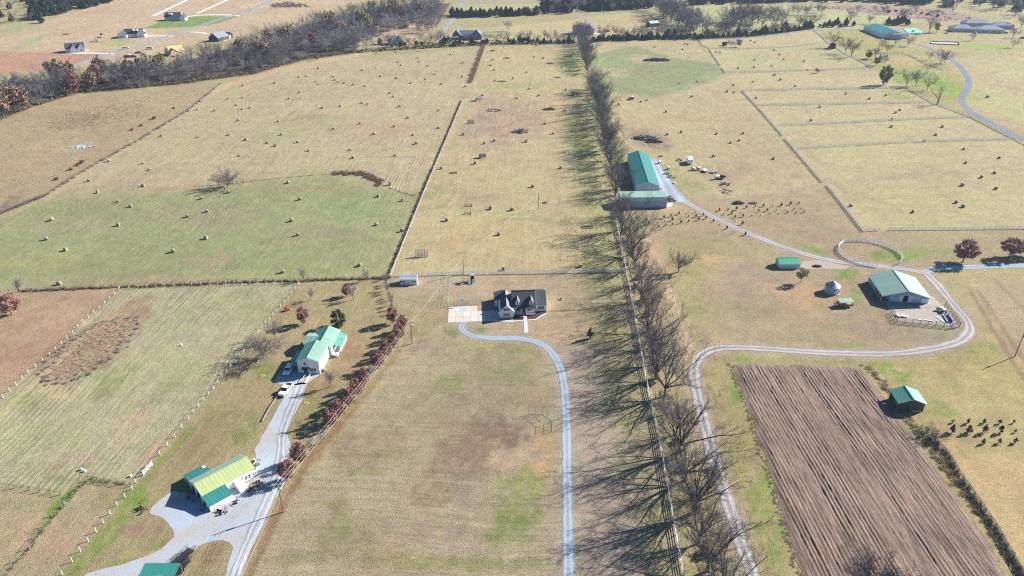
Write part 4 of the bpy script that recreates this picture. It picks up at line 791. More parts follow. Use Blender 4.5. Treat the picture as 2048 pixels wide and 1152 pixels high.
# front porch
px0, px1 = gx + gw + .1, L / 2 - .15
boxp(wh, 'porch_floor', ((px0 + px1) / 2, -4.75, .16), (px1 - px0, 1.5, .32), M_CONC)
ent = loc(wh, 1048.5, 627, 1.2).x
for x in (px0 + .15, ent - .75, ent + .75, px1 - .15): boxp(wh, 'porch_post', (x, -5.35, 1.42), (.16, .16, 2.2), M_TRIM)
opening(wh, (ent, fy, 1.35), 'y-', .95, 2.0, 'door', pane=mat('brown_door', (.09, .04, .03), .5, .1, 2))
for x in ((px0 + ent) / 2, (px1 + ent) / 2): opening(wh, (x, fy, 1.5), 'y-', 1.3, 1.1, shutters=False)
rb = MB()
for xa, xb in ((px0 + .1, ent - .75), (ent + .75, px1 - .1)):
    for z in (.55, 1.1): rb.beam((xa, -5.35, z), (xb, -5.35, z), .06, .09)
    for k in range(10): x = xa + (xb - xa) * (k + .5) / 10; rb.beam((x, -5.35, .5), (x, -5.35, 1.1), .05)
rb.build('porch_railing', M_TRIM, wh)

# --- small sheds and barns
sh, L = gable('garden_shed', 'small white shed with dark shutters at the corner of the white paddock fence', 'shed', (799.5, 551), (834.8, 551), 2.95, 2.2, w=1.65, oh=.12, ohe=.15, roof=mat('light_grey_metal_roof', (.46, .50, .53), .45, .08, .6, rnd=.05), pw=.7)
for x in (-L * .33, L * .33): opening(sh, (x, -1.5, 1.3), 'y-', .6, .65, shutters=True)
opening(sh, (0, -1.5, .98), 'y-', .85, 1.8, 'door', pane=mat('pale_door', (.6, .62, .66), .6, .05, 1))
lb, L = gable('long_barn', 'long teal-roofed barn lying along the tree row', 'barn', (1296.8, 363.6), (1276.5, 300.8), 6.1, 4.2, w=5.4, oh=.15, ohe=.2, wall=M_GREYSID, roof=M_TEAL, pw=1.3)
opening(lb, (-L / 2 + .15, -1.2, 1.8), 'x-', 3.4, 3.4, 'barn_door', pane=M_GREYSID, bars=False)
for k in range(5): boxp(lb, 'loose_post', (-L / 2 + 4 + 8 * k, -5.25, 1.9), (.2, .12, 3.8), M_TRIM)
a, b = G(1237, 383, 5), G(1328, 382, 5); c = (a + b) / 2
b2 = thing('low_barn', 'low green-roofed barn with a bent roof in front of the long teal barn', 'barn', (c.x, c.y, 0), math.atan2((b - a).y, (b - a).x)); L = (b - a).length
ym = loc(b2, 1284, 394.5, 4.65).y; ye = loc(b2, 1284, 402.4, 3.3).y; ym = max(ym, ye + .9)
MB().prism([(ye + .2, 0), (.4, 0), (.4, 4.75), (0, 4.85), (ym, 4.5), (ye + .2, 3.35)], 'x', -L / 2 + .15, L / 2 - .15).build('wall', mat('blue_grey_siding', (.33, .40, .50), .7, .06, 1), b2)
roof_plane(b2, (-L / 2, 0, 5), (L, 0, 0), (0, ym, -.38), 16, M_FGREEN); roof_plane(b2, (-L / 2, ym - .02, 4.61), (L, 0, 0), (0, ye - ym, 3.3 - 4.61), 16, M_FGREEN)
slab_plane(b2, (-L / 2, .02, 4.99), (L, 0, 0), (0, .7, -.2), M_FGREEN)
opening(b2, (L / 2 - .15, (ym + ye) / 2 + .5, 1.5), 'x+', 2.6, 2.6, 'barn_door', pane=M_TRIM, bars=False)
hb, L = gable('horse_barn', 'wide pale green horse barn open along its left side beside the concrete yard', 'barn', (1818, 582.2), (1786.3, 539.7), 5.0, 2.6, w=8.0, oh=1.2, ohe=.3, wall=M_GREYSID, roof=M_LGREEN, roof2=M_FGREEN, walls=False, pw=.95)  # left slope gets a lighter green, light put into the colour against its shade
hx = -L / 2 + 1.2
MB().prism([(-7.6, 0), (5.0, 0), (5.0, 3.3), (0, 4.85), (-7.6, 2.6)], 'x', hx, L / 2 - .2).build('wall', mat('blue_grey_siding', None), hb)
MB().prism([(5.1, 0), (7.4, 0), (7.4, 2.5), (5.1, 3.2)], 'x', hx + 7, L / 2 - .3).build('side_stall', mat('blue_grey_siding', None), hb)
for k in range(7): boxp(hb, 'post', (hx + (L - 1.6) * k / 6, 7.6, 1.28), (.16, .16, 2.56), M_TRIM)
opening(hb, (hx, -.2, 1.35), 'x-', 1.6, 2.3, 'barn_door', pane=M_DARK, bars=False); opening(hb, (hx, -1.75, 1.35), 'x-', 1.1, 2.3, 'barn_door', pane=M_WHITE, bars=False); opening(hb, (hx, 1.3, 1.35), 'x-', 1.0, 2.3, 'barn_door', pane=M_WHITE, bars=False)
opening(hb, (hx, 3.4, 1.4), 'x-', .7, .7, pane=M_DARK); opening(hb, (hx, -3.6, 1.3), 'x-', 2.0, 2.2, 'barn_door', pane=M_GREYSID, bars=False)
boxp(hb, 'stall_front', (hx - .06, -6.4, .9), (.1, 2.4, 1.8), M_WHITE); boxp(hb, 'stall_front', (hx - .06, 3.4, .95), (.1, 2.6, 1.9), M_GREYSID)
sg, L = gable('green_roof_shed', 'small shed with a bright green roof beside the gravel lane', 'shed', (1555, 515), (1597, 515), 3.15, 1.9, w=3.2, far_w=1.6, oh=.1, ohe=.1, wall=M_GREYSID, roof=mat('bright_green_metal_roof', (.06, .36, .22), .4, .12, .6, rnd=.06, spec=.5), pw=.9)
for k in range(5): boxp(sg, 'batten', (-L / 2 + .6 + k * (L - 1.2) / 4, -3.12, .9), (.12, .05, 1.8), M_TRIM)
pb, L = gable('pole_shed', 'open-sided pole shed with a green roof at the edge of the ploughed plot', 'shed', (1828.5, 798.5), (1809.8, 771), 4.3, 2.8, w=3.8, oh=.5, ohe=.4, roof=mat('bright_green_metal_roof', None), roof2=M_GREEN, walls=False, pw=.8)
for x in (-L / 2 + .5, 0, L / 2 - .5):
    for y in (-3.4, 3.4): boxp(pb, 'post', (x, y, 1.42), (.2, .2, 2.84), M_GWOOD)
slats = []
for k in range(13):
    y = -3.3 + 6.6 * (k + .5) / 13; hgt_ = 2.75 + (3.8 - abs(y)) * .38
    boxp(pb, 'wall_board', (-L / 2 + .5, y, hgt_ / 2), (.06, .46, hgt_ - .15), mat('dark_weathered_wood', (.09, .085, .085), .9, .25, 3, rnd=.2))
boxp(pb, 'back_wall', (L / 2 - .5, 0, 1.5), (.08, 6.6, 2.9), M_GWOOD); boxp(pb, 'hay_stack', (0, .4, .9), (3.6, 4.4, 1.8), mat('old_hay', (.30, .24, .13), .95, .3, 3))
boxp(pb, 'side_wall', (.6, -3.35, 1.0), (3.2, .06, 2.0), mat('dark_weathered_wood', None))

# --- grain bin
gb_ = G(1663, 583.5); bn = thing('grain_bin', 'round galvanised grain bin with a conical ribbed roof', 'grain bin', gb_)
M_GALV = mat('galvanised', (.42, .44, .47), .45, .08, 1.5, metal=.35)
Rb, Hb = 2.45, 2.6; b = MB(); prof = []
for k in range(14): prof += [(Rb, Hb * k / 14), (Rb - .04, Hb * (k + .5) / 14)]
b.lathe(prof + [(Rb, Hb)], 32); b.build('bin_wall', M_GALV, bn)
for k in range(24):
    t0, t1 = 2 * math.pi * k / 24, 2 * math.pi * (k + 1) / 24; b = MB(); r = Rb + .15
    A = Vector((r * math.cos(t0), r * math.sin(t0), Hb - .05)); B = Vector((r * math.cos(t1), r * math.sin(t1), Hb - .05)); C = Vector((.25 * math.cos(t1), .25 * math.sin(t1), Hb + 1.45)); D = Vector((.25 * math.cos(t0), .25 * math.sin(t0), Hb + 1.45))
    dn = Vector((0, 0, -.03)); b.add([A, B, C, D, A + dn, B + dn, C + dn, D + dn], [(0, 1, 2, 3), (7, 6, 5, 4), (0, 4, 5, 1), (1, 5, 6, 2), (2, 6, 7, 3), (3, 7, 4, 0)]); b.beam(A + Vector((0, 0, .03)), D + Vector((0, 0, .03)), .07, .07)
    b.build('roof_sector', mat('ribbed_roof_metal', (.50, .47, .45), .5, .1, 2, metal=.3, rnd=.18), bn)
MB().lathe([(.32, Hb + 1.4), (.34, Hb + 1.6), (.1, Hb + 1.72)], 12).build('roof_cap', M_GALV, bn)
dr = math.radians(-75); MB().box((math.cos(dr) * (Rb + .02), math.sin(dr) * (Rb + .02), 1.0), (.08, 1.5, 1.3), rz=dr).build('panel_door', M_TRIM, bn)
dr = math.radians(-28); MB().box((math.cos(dr) * (Rb + .01), math.sin(dr) * (Rb + .01), .8), (.07, 1.0, 1.6), rz=dr).build('hatch', M_DARK, bn)
MB().lathe([(Rb + .3, 0), (Rb + .3, .12), (Rb - .1, .13)], 32).build('bin_base', M_CONC, bn)

# --- far buildings
def windows_row(root, xs, y, z, face, w=.9, h=1.2):
    for x in xs: opening(root, (x, y, z), face, w, h)
tb, L = gable('arena_barn', 'long green-roofed barn with white walls at the bend of the asphalt drive', 'barn', (1793, 62.5), (1751.5, 46.5), 6.5, 4.0, ev=(1760, 65), oh=.2, ohe=.3, wall=M_WHITE, roof=M_TEAL, pw=2.2)
for k in range(4): boxp(tb, 'skylight', (-L / 2 + L * (.3 + .16 * k), tb.get('w', 3.5) * .5, 5.4), (1.4, 2.2, .12), M_TRIM)
al = loc(tb, 1795, 70, 0)
slab_plane(tb, (-L / 2 - 6, 5, 4.6), (L * .38, 0, 0), (0, -9, .3), M_GREYROOF, 'annex_roof', .2); boxp(tb, 'annex_wall', (-L / 2 - 6 + L * .19, .5, 2.2), (L * .36, 8.4, 4.3), M_GREYSID)
h1, L = gable('new_house', 'white house with a dark roof nearest the red soil field', 'house', (127, 87), (167, 84), 7, 3.0, w=6, oh=.3, ohe=.3, roof=M_DARKROOF, panels=False, group=None)
def wing(root, x, y0, y1, hw, zr, ze, wall=M_WHITE, roof=M_DARKROOF):
    MB().prism([(x - hw, 0), (x + hw, 0), (x + hw, ze), (x, zr), (x - hw, ze)], 'y', y0, y1).build('wall', wall, root)
    lo, hi = min(y0, y1) - .3, max(y0, y1)
    for s in (-1, 1): slab_plane(root, (x, lo, zr + .15), (0, hi - lo, 0), (s * (hw + .35), 0, -(zr - ze) * (hw + .35) / hw), roof)
wing(h1, -L * .08, -7.5, 0, 2.6, 6.4, 3.0); wing(h1, L * .3, -8, 0, 3.0, 6.6, 3.0)
windows_row(h1, (-L * .38, -L * .25, L * .12), -5.7, 1.6, 'y-'); opening(h1, (L * .3, -8, 1.6), 'y-', 1, 1.3); opening(h1, (L / 2 - .3, 1.5, 1.6), 'x+', 1, 1.3)
h2, L = gable('new_house', 'white house with two front gables in the middle of the new plots', 'house', (247, 58), (287, 57), 7, 3.0, w=5.5, oh=.3, ohe=.3, roof=M_DARKROOF, panels=False)
wing(h2, -L * .5, -8.5, 4, 4.0, 6.2, 3.0); wing(h2, L * .4, -7.5, 0, 3.6, 6.6, 3.0); windows_row(h2, (-L * .2, -L * .05, L * .1), -5.2, 1.6, 'y-'); opening(h2, (-L * .5, -8.5, 1.7), 'y-', 1.2, 1.3); opening(h2, (L * .4, -7.5, 1.7), 'y-', 1.2, 1.3)
for x in (L * .02, L * .2): boxp(h2, 'dormer', (x, -2.6, 6.0), (1.6, 2.4, 1.5), M_TRIM)
h3, L = gable('porch_house', 'large white house with a full front porch beside the green lawn', 'house', (329, 24.8), (362, 24.2), 8, 3.6, w=6, oh=.3, ohe=.2, roof=M_DARKROOF, panels=False, front_in=2)
windows_row(h3, [L * k for k in (-.38, -.22, -.06, .1, .26)], -3.8, 1.9, 'y-', 1.0, 1.7); boxp(h3, 'porch_floor', (0, -5, .2), (L - .6, 2.4, .4), M_CONC)
for k in range(7): boxp(h3, 'porch_post', (-L / 2 + .6 + (L - 1.2) * k / 6, -5.7, 2.0), (.3, .3, 3.3), M_TRIM)
wing(h3, L * .58, -6.5, 4, 3.0, 6.6, 3.2); MB().box((-2, -2.7, 6.6), (3.6, 2.2, 1.6)).build('dormer', M_TRIM, h3); opening(h3, (-L / 2 + .3, 0, 2), 'x-', 1.2, 1.5)
bh, L = gable('black_house', 'black house with a grey roof by the paved road', 'house', (424, 66), (447, 61), 7.5, 3.2, w=6, oh=.3, ohe=.3, wall=mat('black_siding', (.045, .05, .065), .7, .1, 1), roof=M_GREYROOF, roof2=M_DARKROOF, panels=False)
wing(bh, L * .62, -3, 7, 3.6, 5.8, 3.0, wall=mat('black_siding', None), roof=M_DARKROOF); wing(bh, L * .9, -2, 5, 2.8, 5.0, 3.0, wall=mat('black_siding', None), roof=M_DARKROOF)
boxp(bh, 'garage_door', (L * .62 + 2, -3.05, 1.4), (1.6, .1, 2.4), M_TRIM)
for k in range(5): boxp(bh, 'porch_post', (-L * .1 + k * 2.0, -6.4, 1.4), (.25, .25, 2.8), M_PWOOD)
boxp(bh, 'porch_floor', (L * .12, -6.2, .15), (9, 2.2, .3), M_PWOOD)
fr, L = gable('unfinished_house', 'half-built house sheathed in bare timber with no roofing yet', 'house', (332, 93), (361, 89), 7, 3.2, w=6, oh=.2, ohe=.2, wall=mat('house_wrap', (.66, .58, .50), .8, .1, 1), roof=mat('roof_sheathing', (.52, .36, .16), .85, .15, 1.5), panels=False)
wing(fr, -L * .3, -8, 0, 3.2, 5.6, 3.0, wall=mat('sheathing_wall', (.44, .31, .17), .85, .15, 1.5), roof=mat('roof_sheathing', None))
for k in range(9): b = MB(); b.beam((-L * .62 + k * .8, -6, 3.0), (-L * .62 + k * .8, -2, 5.4), .12, .2); b.beam((-L * .62 + k * .8, -2, 5.4), (-L * .62 + k * .8, 2, 3.0), .12, .2); b.build('rafter', M_PWOOD, fr)
windows_row(fr, (L * .08, L * .2, L * .32), -5.8, 1.7, 'y-', 1.0, 1.4); boxp(fr, 'lumber_pile', (L * .1, -8.4, .4), (6, 1.2, .8), M_PWOOD)
mh, L = gable('woodside_house', 'white house half hidden behind the bare trees at the field edge', 'house', (774, 72), (799, 71), 7, 3.2, w=5, oh=.3, ohe=.3, roof=M_GREYROOF, panels=False)
wing(mh, L * .42, -6.5, 2, 3.2, 6.8, 3.4); wing(mh, -L * .2, -6, 0, 2.4, 5.5, 3.0, wall=M_GREYSID, roof=M_GREYROOF); windows_row(mh, (L * .38, L * .48), -6.5, 2, 'y-', .8, 1.4)
bl, L = gable('blue_roof_house', 'wide house with a dark blue-grey roof and a gable at each end', 'house', (915, 61), (954, 61), 7, 3.4, w=6.5, oh=.3, ohe=.3, wall=mat('dark_brick', (.14, .13, .15), .9, .1, 1), roof=mat('blue_grey_roof', (.11, .15, .23), .7, .12, 1.5), panels=False)  # one even dark brick tone on all walls
for x in (-L * .52, L * .52): wing(bl, x, -8, 6, 4.2, 8.2, 3.6, wall=mat('dark_brick', None), roof=mat('blue_grey_roof', None))
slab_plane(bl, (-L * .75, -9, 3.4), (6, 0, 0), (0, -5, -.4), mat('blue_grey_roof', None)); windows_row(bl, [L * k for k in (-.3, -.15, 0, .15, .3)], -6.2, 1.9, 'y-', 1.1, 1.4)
for x in (-L * .74, -L * .62): boxp(bl, 'post', (x, -13.5, 1.5), (.3, .3, 3), M_TRIM)
gh, L = gable('slate_house', 'pale grey two-storey house standing behind the end of the bare tree row', 'house', (1146, 50), (1182, 49.5), 8, 5.0, w=5.5, oh=.3, ohe=.3, wall=M_GREYSID, roof=mat('slate_grey_roof', (.13, .14, .17), .8, .12, 1.5), panels=False)
wing(gh, -L * .1, -7, 2, 4.5, 8.4, 5.0, wall=M_GREYSID, roof=mat('slate_grey_roof', None)); wing(gh, L * .42, -8, 0, 3.2, 7.2, 4.6, wall=M_GREYSID, roof=mat('slate_grey_roof', None))
windows_row(gh, (-L * .4, -L * .28, L * .2), -5.2, 1.9, 'y-', 1, 1.5); windows_row(gh, (-L * .14, L * .42), -8.0 if False else -7.0, 3.9, 'y-', 1, 1.4); boxp(gh, 'paved_terrace', (L * .75, -4, .1), (12, 6, .2), M_WCONC)
qb, L = gable('hay_barn', 'small metal-roofed barn in the meadow left of the bare tree line', 'barn', (1297, 42), (1315, 40.5), 5.5, 3.6, w=4.5, oh=.2, ohe=.2, wall=M_GWOOD, roof=mat('bare_metal_roof', (.55, .58, .62), .5, .2, .5, rnd=.08), panels=True, pw=2)
boxp(qb, 'barn_door', (-L / 2 + .1, 0, 1.6), (.1, 3, 3), M_DARK)
def hip(name, label, u, v, Lx, Wy, ze, zr, rl, rz, wall, roof):
    c = G(u, v); root = thing(name, label, 'house', c, rz)
    boxp(root, 'wall', (0, 0, ze / 2), (Lx - 1, Wy - 1, ze), wall)
    a, b = Lx / 2, Wy / 2; V = [(-a, -b, ze), (a, -b, ze), (a, b, ze), (-a, b, ze), (-rl / 2, 0, zr), (rl / 2, 0, zr)]
    m = MB(); m.add(V, [(3, 2, 1, 0), (0, 1, 5, 4), (2, 3, 4, 5), (1, 2, 5), (3, 0, 4)]); m.build('roof', roof, root)
    windows_row(root, [a * k for k in (-.6, -.3, .2, .6)], -b + .5, 1.5, 'y-', 1.1, 1.3); windows_row(root, [-b * .4, b * .4], 0, 0, 'x-') if False else None
    for k in (-.75, -.45): boxp(root, 'porch_post', (a * k, -b + .15, ze / 2), (.25, .25, ze), M_TRIM)
    return root
M_HIP = mat('grey_hip_roof', (.24, .26, .30), .85, .1, 1.2)
for lab, u, v, a, b, rl, wl in (('hip-roofed grey house, nearest the arena barn of the four', 1921, 62, 21, 13, 8, M_GREYSID), ('hip-roofed grey house with the longest roof, at the back of the four', 1950, 51, 26, 13, 14, M_GREYSID), ('hip-roofed grey house standing foremost of the four', 1976, 64, 25, 14, 9, M_GREYSID), ('hip-roofed grey house at the right end of the four', 2001, 56, 22, 12, 8, M_GREYSID)):
    hip('hip_roof_house', lab, u, v, a, b, 3.4, 6.4, rl, -.12, wl, M_HIP)
# ------------------------------------------------------------------ fences
M_FWHITE = mat('white_fence_paint', (.74, .745, .75), .6, .06, 1)
M_FPOST = mat('white_post_paint', (.64, .64, .63), .6, .05, 1)
M_WIRE = mat('fence_wire', (.10, .09, .08), .7, .2, 2)
M_WPOST = mat('wood_post', (.16, .13, .10), .9, .25, 3)
_POSTM = {}
def post_mesh(w, h, m, tilt=False):
    k = (w, h, m.name)
    if k not in _POSTM:
        b = MB(); b.box((0, 0, h / 2), (w, w, h)); b.add([(-w / 2, -w / 2, h), (w / 2, -w / 2, h), (w / 2, w / 2, h), (-w / 2, w / 2, h), (0, 0, h + w * .35)], [(0, 1, 4), (1, 2, 4), (2, 3, 4), (3, 0, 4)])
        _POSTM[k] = b.mesh('post', m, False)
    return _POSTM[k]
def fence(name, label, cat, px, h=1.35, rails=(.3, .62, .94, 1.26), rh=.14, rt=.045, sp=2.44, pw=.13, m=M_FWHITE, mp=None, group=None, single=True, raw=None, closed=False, gaps=(), wires=False, corner_big=False):
    pts = raw or Gs(px); o0 = pts[0].copy(); root = thing(name, label, cat, (o0.x, o0.y, 0), 0, group); mp = mp or m
    pm = post_mesh(pw, h, mp); stuff = MB()
    for si, (a, b) in enumerate(zip(pts, pts[1:])):
        if si in gaps: continue
        d = b - a; L = d.length
        if L < .1: continue
        n = max(1, round(L / sp)); x = d / L; nr = Vector((-x.y, x.x, 0))
        for k in range(n + (1 if si == len(pts) - 2 or (si + 1) in gaps else 0)):
            p = a + d * (k / n) - o0
            if single:
                o = link('post', pm, root); o.location = p; o.rotation_euler = (R.gauss(0, .012), R.gauss(0, .012), math.atan2(d.y, d.x))
            else: stuff.box((p.x, p.y, h / 2), (pw, pw, h), rz=math.atan2(d.y, d.x))
        for z in rails:
            r = MB()
            if wires: r.tube(a - o0 + Vector((0, 0, z)), b - o0 + Vector((0, 0, z)), rt, rt, 4)
            else:                                   # boards run past the posts in lengths, each a touch out of line
                q = Vector((0, 0, z)) + nr * (pw / 2 + rt / 2)
                m_ = max(1, round(L / (sp * 3)))
                for j in range(m_):
                    jz = Vector((0, 0, R.gauss(0, .012))); r.beam(a - o0 + d * (j / m_) + q + jz, a - o0 + d * ((j + 1) / m_) - x * .01 + q + jz, rt, rh)
            r.build('wire' if wires else 'rail', m, root, False)
    if not single and stuff.v: stuff.build('posts', mp, root, False)['kind'] = 'stuff'
    return root
WB = 'white board fences round the paddocks'
fence('board_fence', 'long white board fence along the left side of the middle paddock', 'fence', [(781, 555), (845, 395), (885, 300), (926, 201)], sp=2.44, m=mat('greyed_fence_paint', (.46, .44, .41), .75, .1, 1, rnd=.1))
fence('board_fence', 'white board fence running behind the garden shed and dormer house', 'fence', [(787, 553), (900, 549.5), (1080, 547), (1254, 544)])
fence('board_fence', 'white board fence along the foot of the big bare trees', 'fence', [(1382, 1230), (1366, 1150), (1340, 1000), (1316, 866), (1295, 773), (1285, 716), (1272, 645), (1260, 576), (1253, 545), (1238, 470), (1226, 405)], sp=2.6)
fence('board_fence', 'white board fence with a gateway gap closing the large right paddock, nearest the round pen', 'fence', [(1654, 371), (1690, 416), (1727.5, 463), (1758, 461), (1777, 460.5), (1900, 459.5), (2048, 458), (2320, 455)], gaps=(3,))
fence('board_fence', 'white board fence down the left side of the striped right paddocks', 'fence', [(1485, 182), (1520, 219), (1566, 272), (1570, 277.5), (1600, 312), (1645, 365)], gaps=(2,), sp=3)
fence('board_fence', 'white board fence along the upper left of the far right paddocks', 'fence', [(1398, 81), (1404, 90), (1419, 97), (1426, 110), (1441, 131), (1444, 136), (1452, 146), (1520, 144.5), (1640, 141), (1746, 136.5)], gaps=(4,), sp=4, single=False)
for lab, p in (('white cross fence farthest back of the five, dividing the right paddocks', [(1485, 182), (1600, 179.5), (1700, 178.5), (1800, 177), (1813, 176)]), ('second white cross fence from the back, dividing the right paddocks', [(1515, 211.5), (1600, 210), (1740, 207.5), (1848, 206)]), ('third white cross fence from the back, dividing the right paddocks', [(1554, 252), (1640, 248.5), (1740, 243.5), (1842, 238.5), (1944, 235)]), ('fourth white cross fence from the back, dividing the right paddocks', [(1597, 298), (1690, 292), (1780, 287), (1900, 282), (2030, 279)])):
    fence('cross_fence', lab, 'fence', p, sp=3.2, single=p[0][1] > 240)
fence('board_fence', 'white board fence along the asphalt drive side of the right paddocks', 'fence', [(1813, 176), (1868, 208), (1882, 212), (1945, 236), (2030, 279), (2048, 289), (2300, 432)], sp=3.0)
fence('board_fence', 'white board fence at the top right corner by the big bare trees', 'fence', [(1398, 81), (1500, 76), (1580, 67), (1628, 60.5), (1640, 70), (1654, 83), (1690, 108), (1707, 115), (1746, 136.5)], sp=4, single=False)
fence('cross_fence', 'short white cross fence at the very back of the right paddocks', 'fence', [(1419, 97), (1480, 99), (1580, 95), (1634, 88)], sp=4, single=False)
fence('arena_fence', 'pale curved fence round the small riding arena by the asphalt drive', 'fence', [(1746, 109), (1775, 107.5), (1805, 108.5), (1824, 113), (1850, 127.5), (1872, 135), (1887, 140.5), (1886, 144), (1870, 147.5), (1840, 149), (1800, 147), (1788, 143)], sp=3, single=False)
c = G(1739, 507.5); rp = 11.4; pts = []
for k in range(41):
    t = math.radians(-63 + 323 * k / 40); pts.append(c + Vector((math.cos(t) * rp, math.sin(t) * rp, 0)))
fence('round_pen', 'round white board pen with an open gap beside the gravel lane', 'pen', None, raw=pts, sp=2.0, h=1.55, rails=(.35, .7, 1.05, 1.42), m=mat('bright_white_fence', (.8, .8, .8), .5, .04, 1))
# post-and-wire fences with white posts
WP = dict(h=1.3, rails=(.4, .8, 1.15), rt=.02, sp=2.9, pw=.13, m=M_WIRE, mp=M_FPOST, wires=True)
fence('wire_fence', 'wire fence with white posts along the left edge of the mown left pasture', 'fence', [(-40, 840), (7, 796), (57, 746), (100, 711), (135, 678), (177, 635), (220, 598), (238, 580)], **WP)
fence('wire_fence', 'wire fence with white posts along the top of the mown left pasture', 'fence', [(240, 578), (330, 573), (420, 570.5), (500, 569), (598, 568)], **WP)
fence('wire_fence', 'wire fence with white posts between the left pasture and the farmhouse lawn', 'fence', [(598, 570), (553, 623), (524, 656), (496, 695), (462, 736), (427, 778), (377, 838), (350, 874), (320, 910), (304, 931), (287, 951), (272, 966), (265, 979), (235, 1011), (207, 1046), (177, 1083), (145, 1124), (125, 1149), (80, 1205)], gaps=(9,), **WP)
fence('timber_gate', 'white timber gate in the wire fence near the workshop', 'gate', [(305, 930), (288, 950)], sp=1.6, h=1.5, rails=(.4, .8, 1.3), m=M_FPOST)
WD = dict(h=1.35, rails=(.35, .75, 1.15), rt=.025, sp=3.2, pw=.14, m=M_WIRE, mp=M_WPOST, wires=True)
fence('wire_fence', 'dark post and wire fence below the green lower hay field', 'fence', [(-60, 590), (0, 586), (110, 580), (240, 573), (400, 567), (512, 563), (600, 561.5), (780, 556)], **WD)
fence('wire_fence', 'dark post and wire fence at the lower left with a dirt strip behind', 'fence', [(-30, 966), (0, 972), (60, 980), (122, 989)], **WD)
fence('wire_fence', 'dark wire fence beside the green strip at the bottom left', 'fence', [(147, 993), (110, 1030), (58, 1098), (36, 1122), (8, 1156)], **WD)
fence('wire_fence', 'short dark wire fence ending at the white-post fence', 'fence', [(146, 990), (178, 960), (215, 966), (262, 972)], **WD)
fence('wire_fence', 'dark post and wire fence between rough pasture and hay field', 'fence', [(-60, 470), (0, 430), (90, 391), (180, 334), (270, 284), (375, 221), (442, 167)], sp=5, single=False, **{k: v for k, v in WD.items() if k != 'sp'})
fence('board_fence', 'old weathered fence swallowed by brush at the lower right', 'fence', [(1862, 876), (1890, 905), (1925, 960), (1960, 1010), (1990, 1055), (2038, 1140), (2090, 1220)], m=M_GWOOD, sp=2.6)
CL = dict(h=1.25, rails=(.1, .65, 1.22), rt=.022, sp=2.6, pw=.07, m=M_STEEL, mp=mat('dark_steel_post', (.07, .07, .075), .6, .1, 1), wires=True)
fence('yard_fence', 'dark wire yard fence left of the dormer house behind the parking pad', 'fence', [(903, 549), (899, 580), (896, 613), (935, 610), (985, 606)], **CL)
fence('yard_fence', 'dark wire yard fence right of the dormer house', 'fence', [(1094, 622), (1150, 619.5), (1200, 617), (1262, 614)], **CL)
fence('yard_fence', 'second run of dark wire fence left of the dormer house yard', 'fence', [(893, 550), (890, 580), (887, 615)], **CL)
# pipe corral at the barn yard
M_CORR = mat('corral_pipe', (.16, .18, .22), .5, .15, 2, metal=.3)
for lab, p in (('steel corral panels along the near side of the concrete barn yard', [(1794, 645), (1855, 651), (1903, 656), (1919, 654)]), ('steel corral panels along the right side of the concrete barn yard', [(1919, 654), (1905, 634), (1889, 613)]), ('short steel corral panels at the left corner of the barn yard', [(1783, 625), (1794, 645)])):
    fence('corral_fence', lab, 'corral', p, h=1.9, rails=(.3, .6, .9, 1.2, 1.5, 1.8), rt=.045, sp=2.4, pw=.12, m=M_CORR, wires=True)

# ------------------------------------------------------------------ plants
def tubes_mesh(name, segs, n, m):
    """many tapered sticks (p0,p1,r0,r1) as one mesh, n sides each"""
    A = np.array([s[0] for s in segs]); B = np.array([s[1] for s in segs]); r0 = np.array([s[2] for s in segs]); r1 = np.array([s[3] for s in segs])
    d = B - A; d /= np.linalg.norm(d, axis=1)[:, None] + 1e-9
    up = np.where(np.abs(d[:, 2:3]) < .9, np.array([[0, 0, 1.]]), np.array([[1., 0, 0]]))
    y = np.cross(up, d); y /= np.linalg.norm(y, axis=1)[:, None] + 1e-9; z = np.cross(d, y); N = len(segs); V = np.empty((N, 2, n, 3))
    for k in range(n):
        t = 2 * math.pi * k / n; o = y * math.cos(t) + z * math.sin(t)
        V[:, 0, k] = A + o * r0[:, None]; V[:, 1, k] = B + o * r1[:, None]
    base = np.arange(N)[:, None] * 2 * n; k = np.arange(n); k2 = (k + 1) % n
    F = np.stack([base + k, base + k2, base + n + k2, base + n + k], -1).reshape(-1, 4)
    return npmesh(name, V.reshape(-1, 3), F, m, smooth=n > 4)
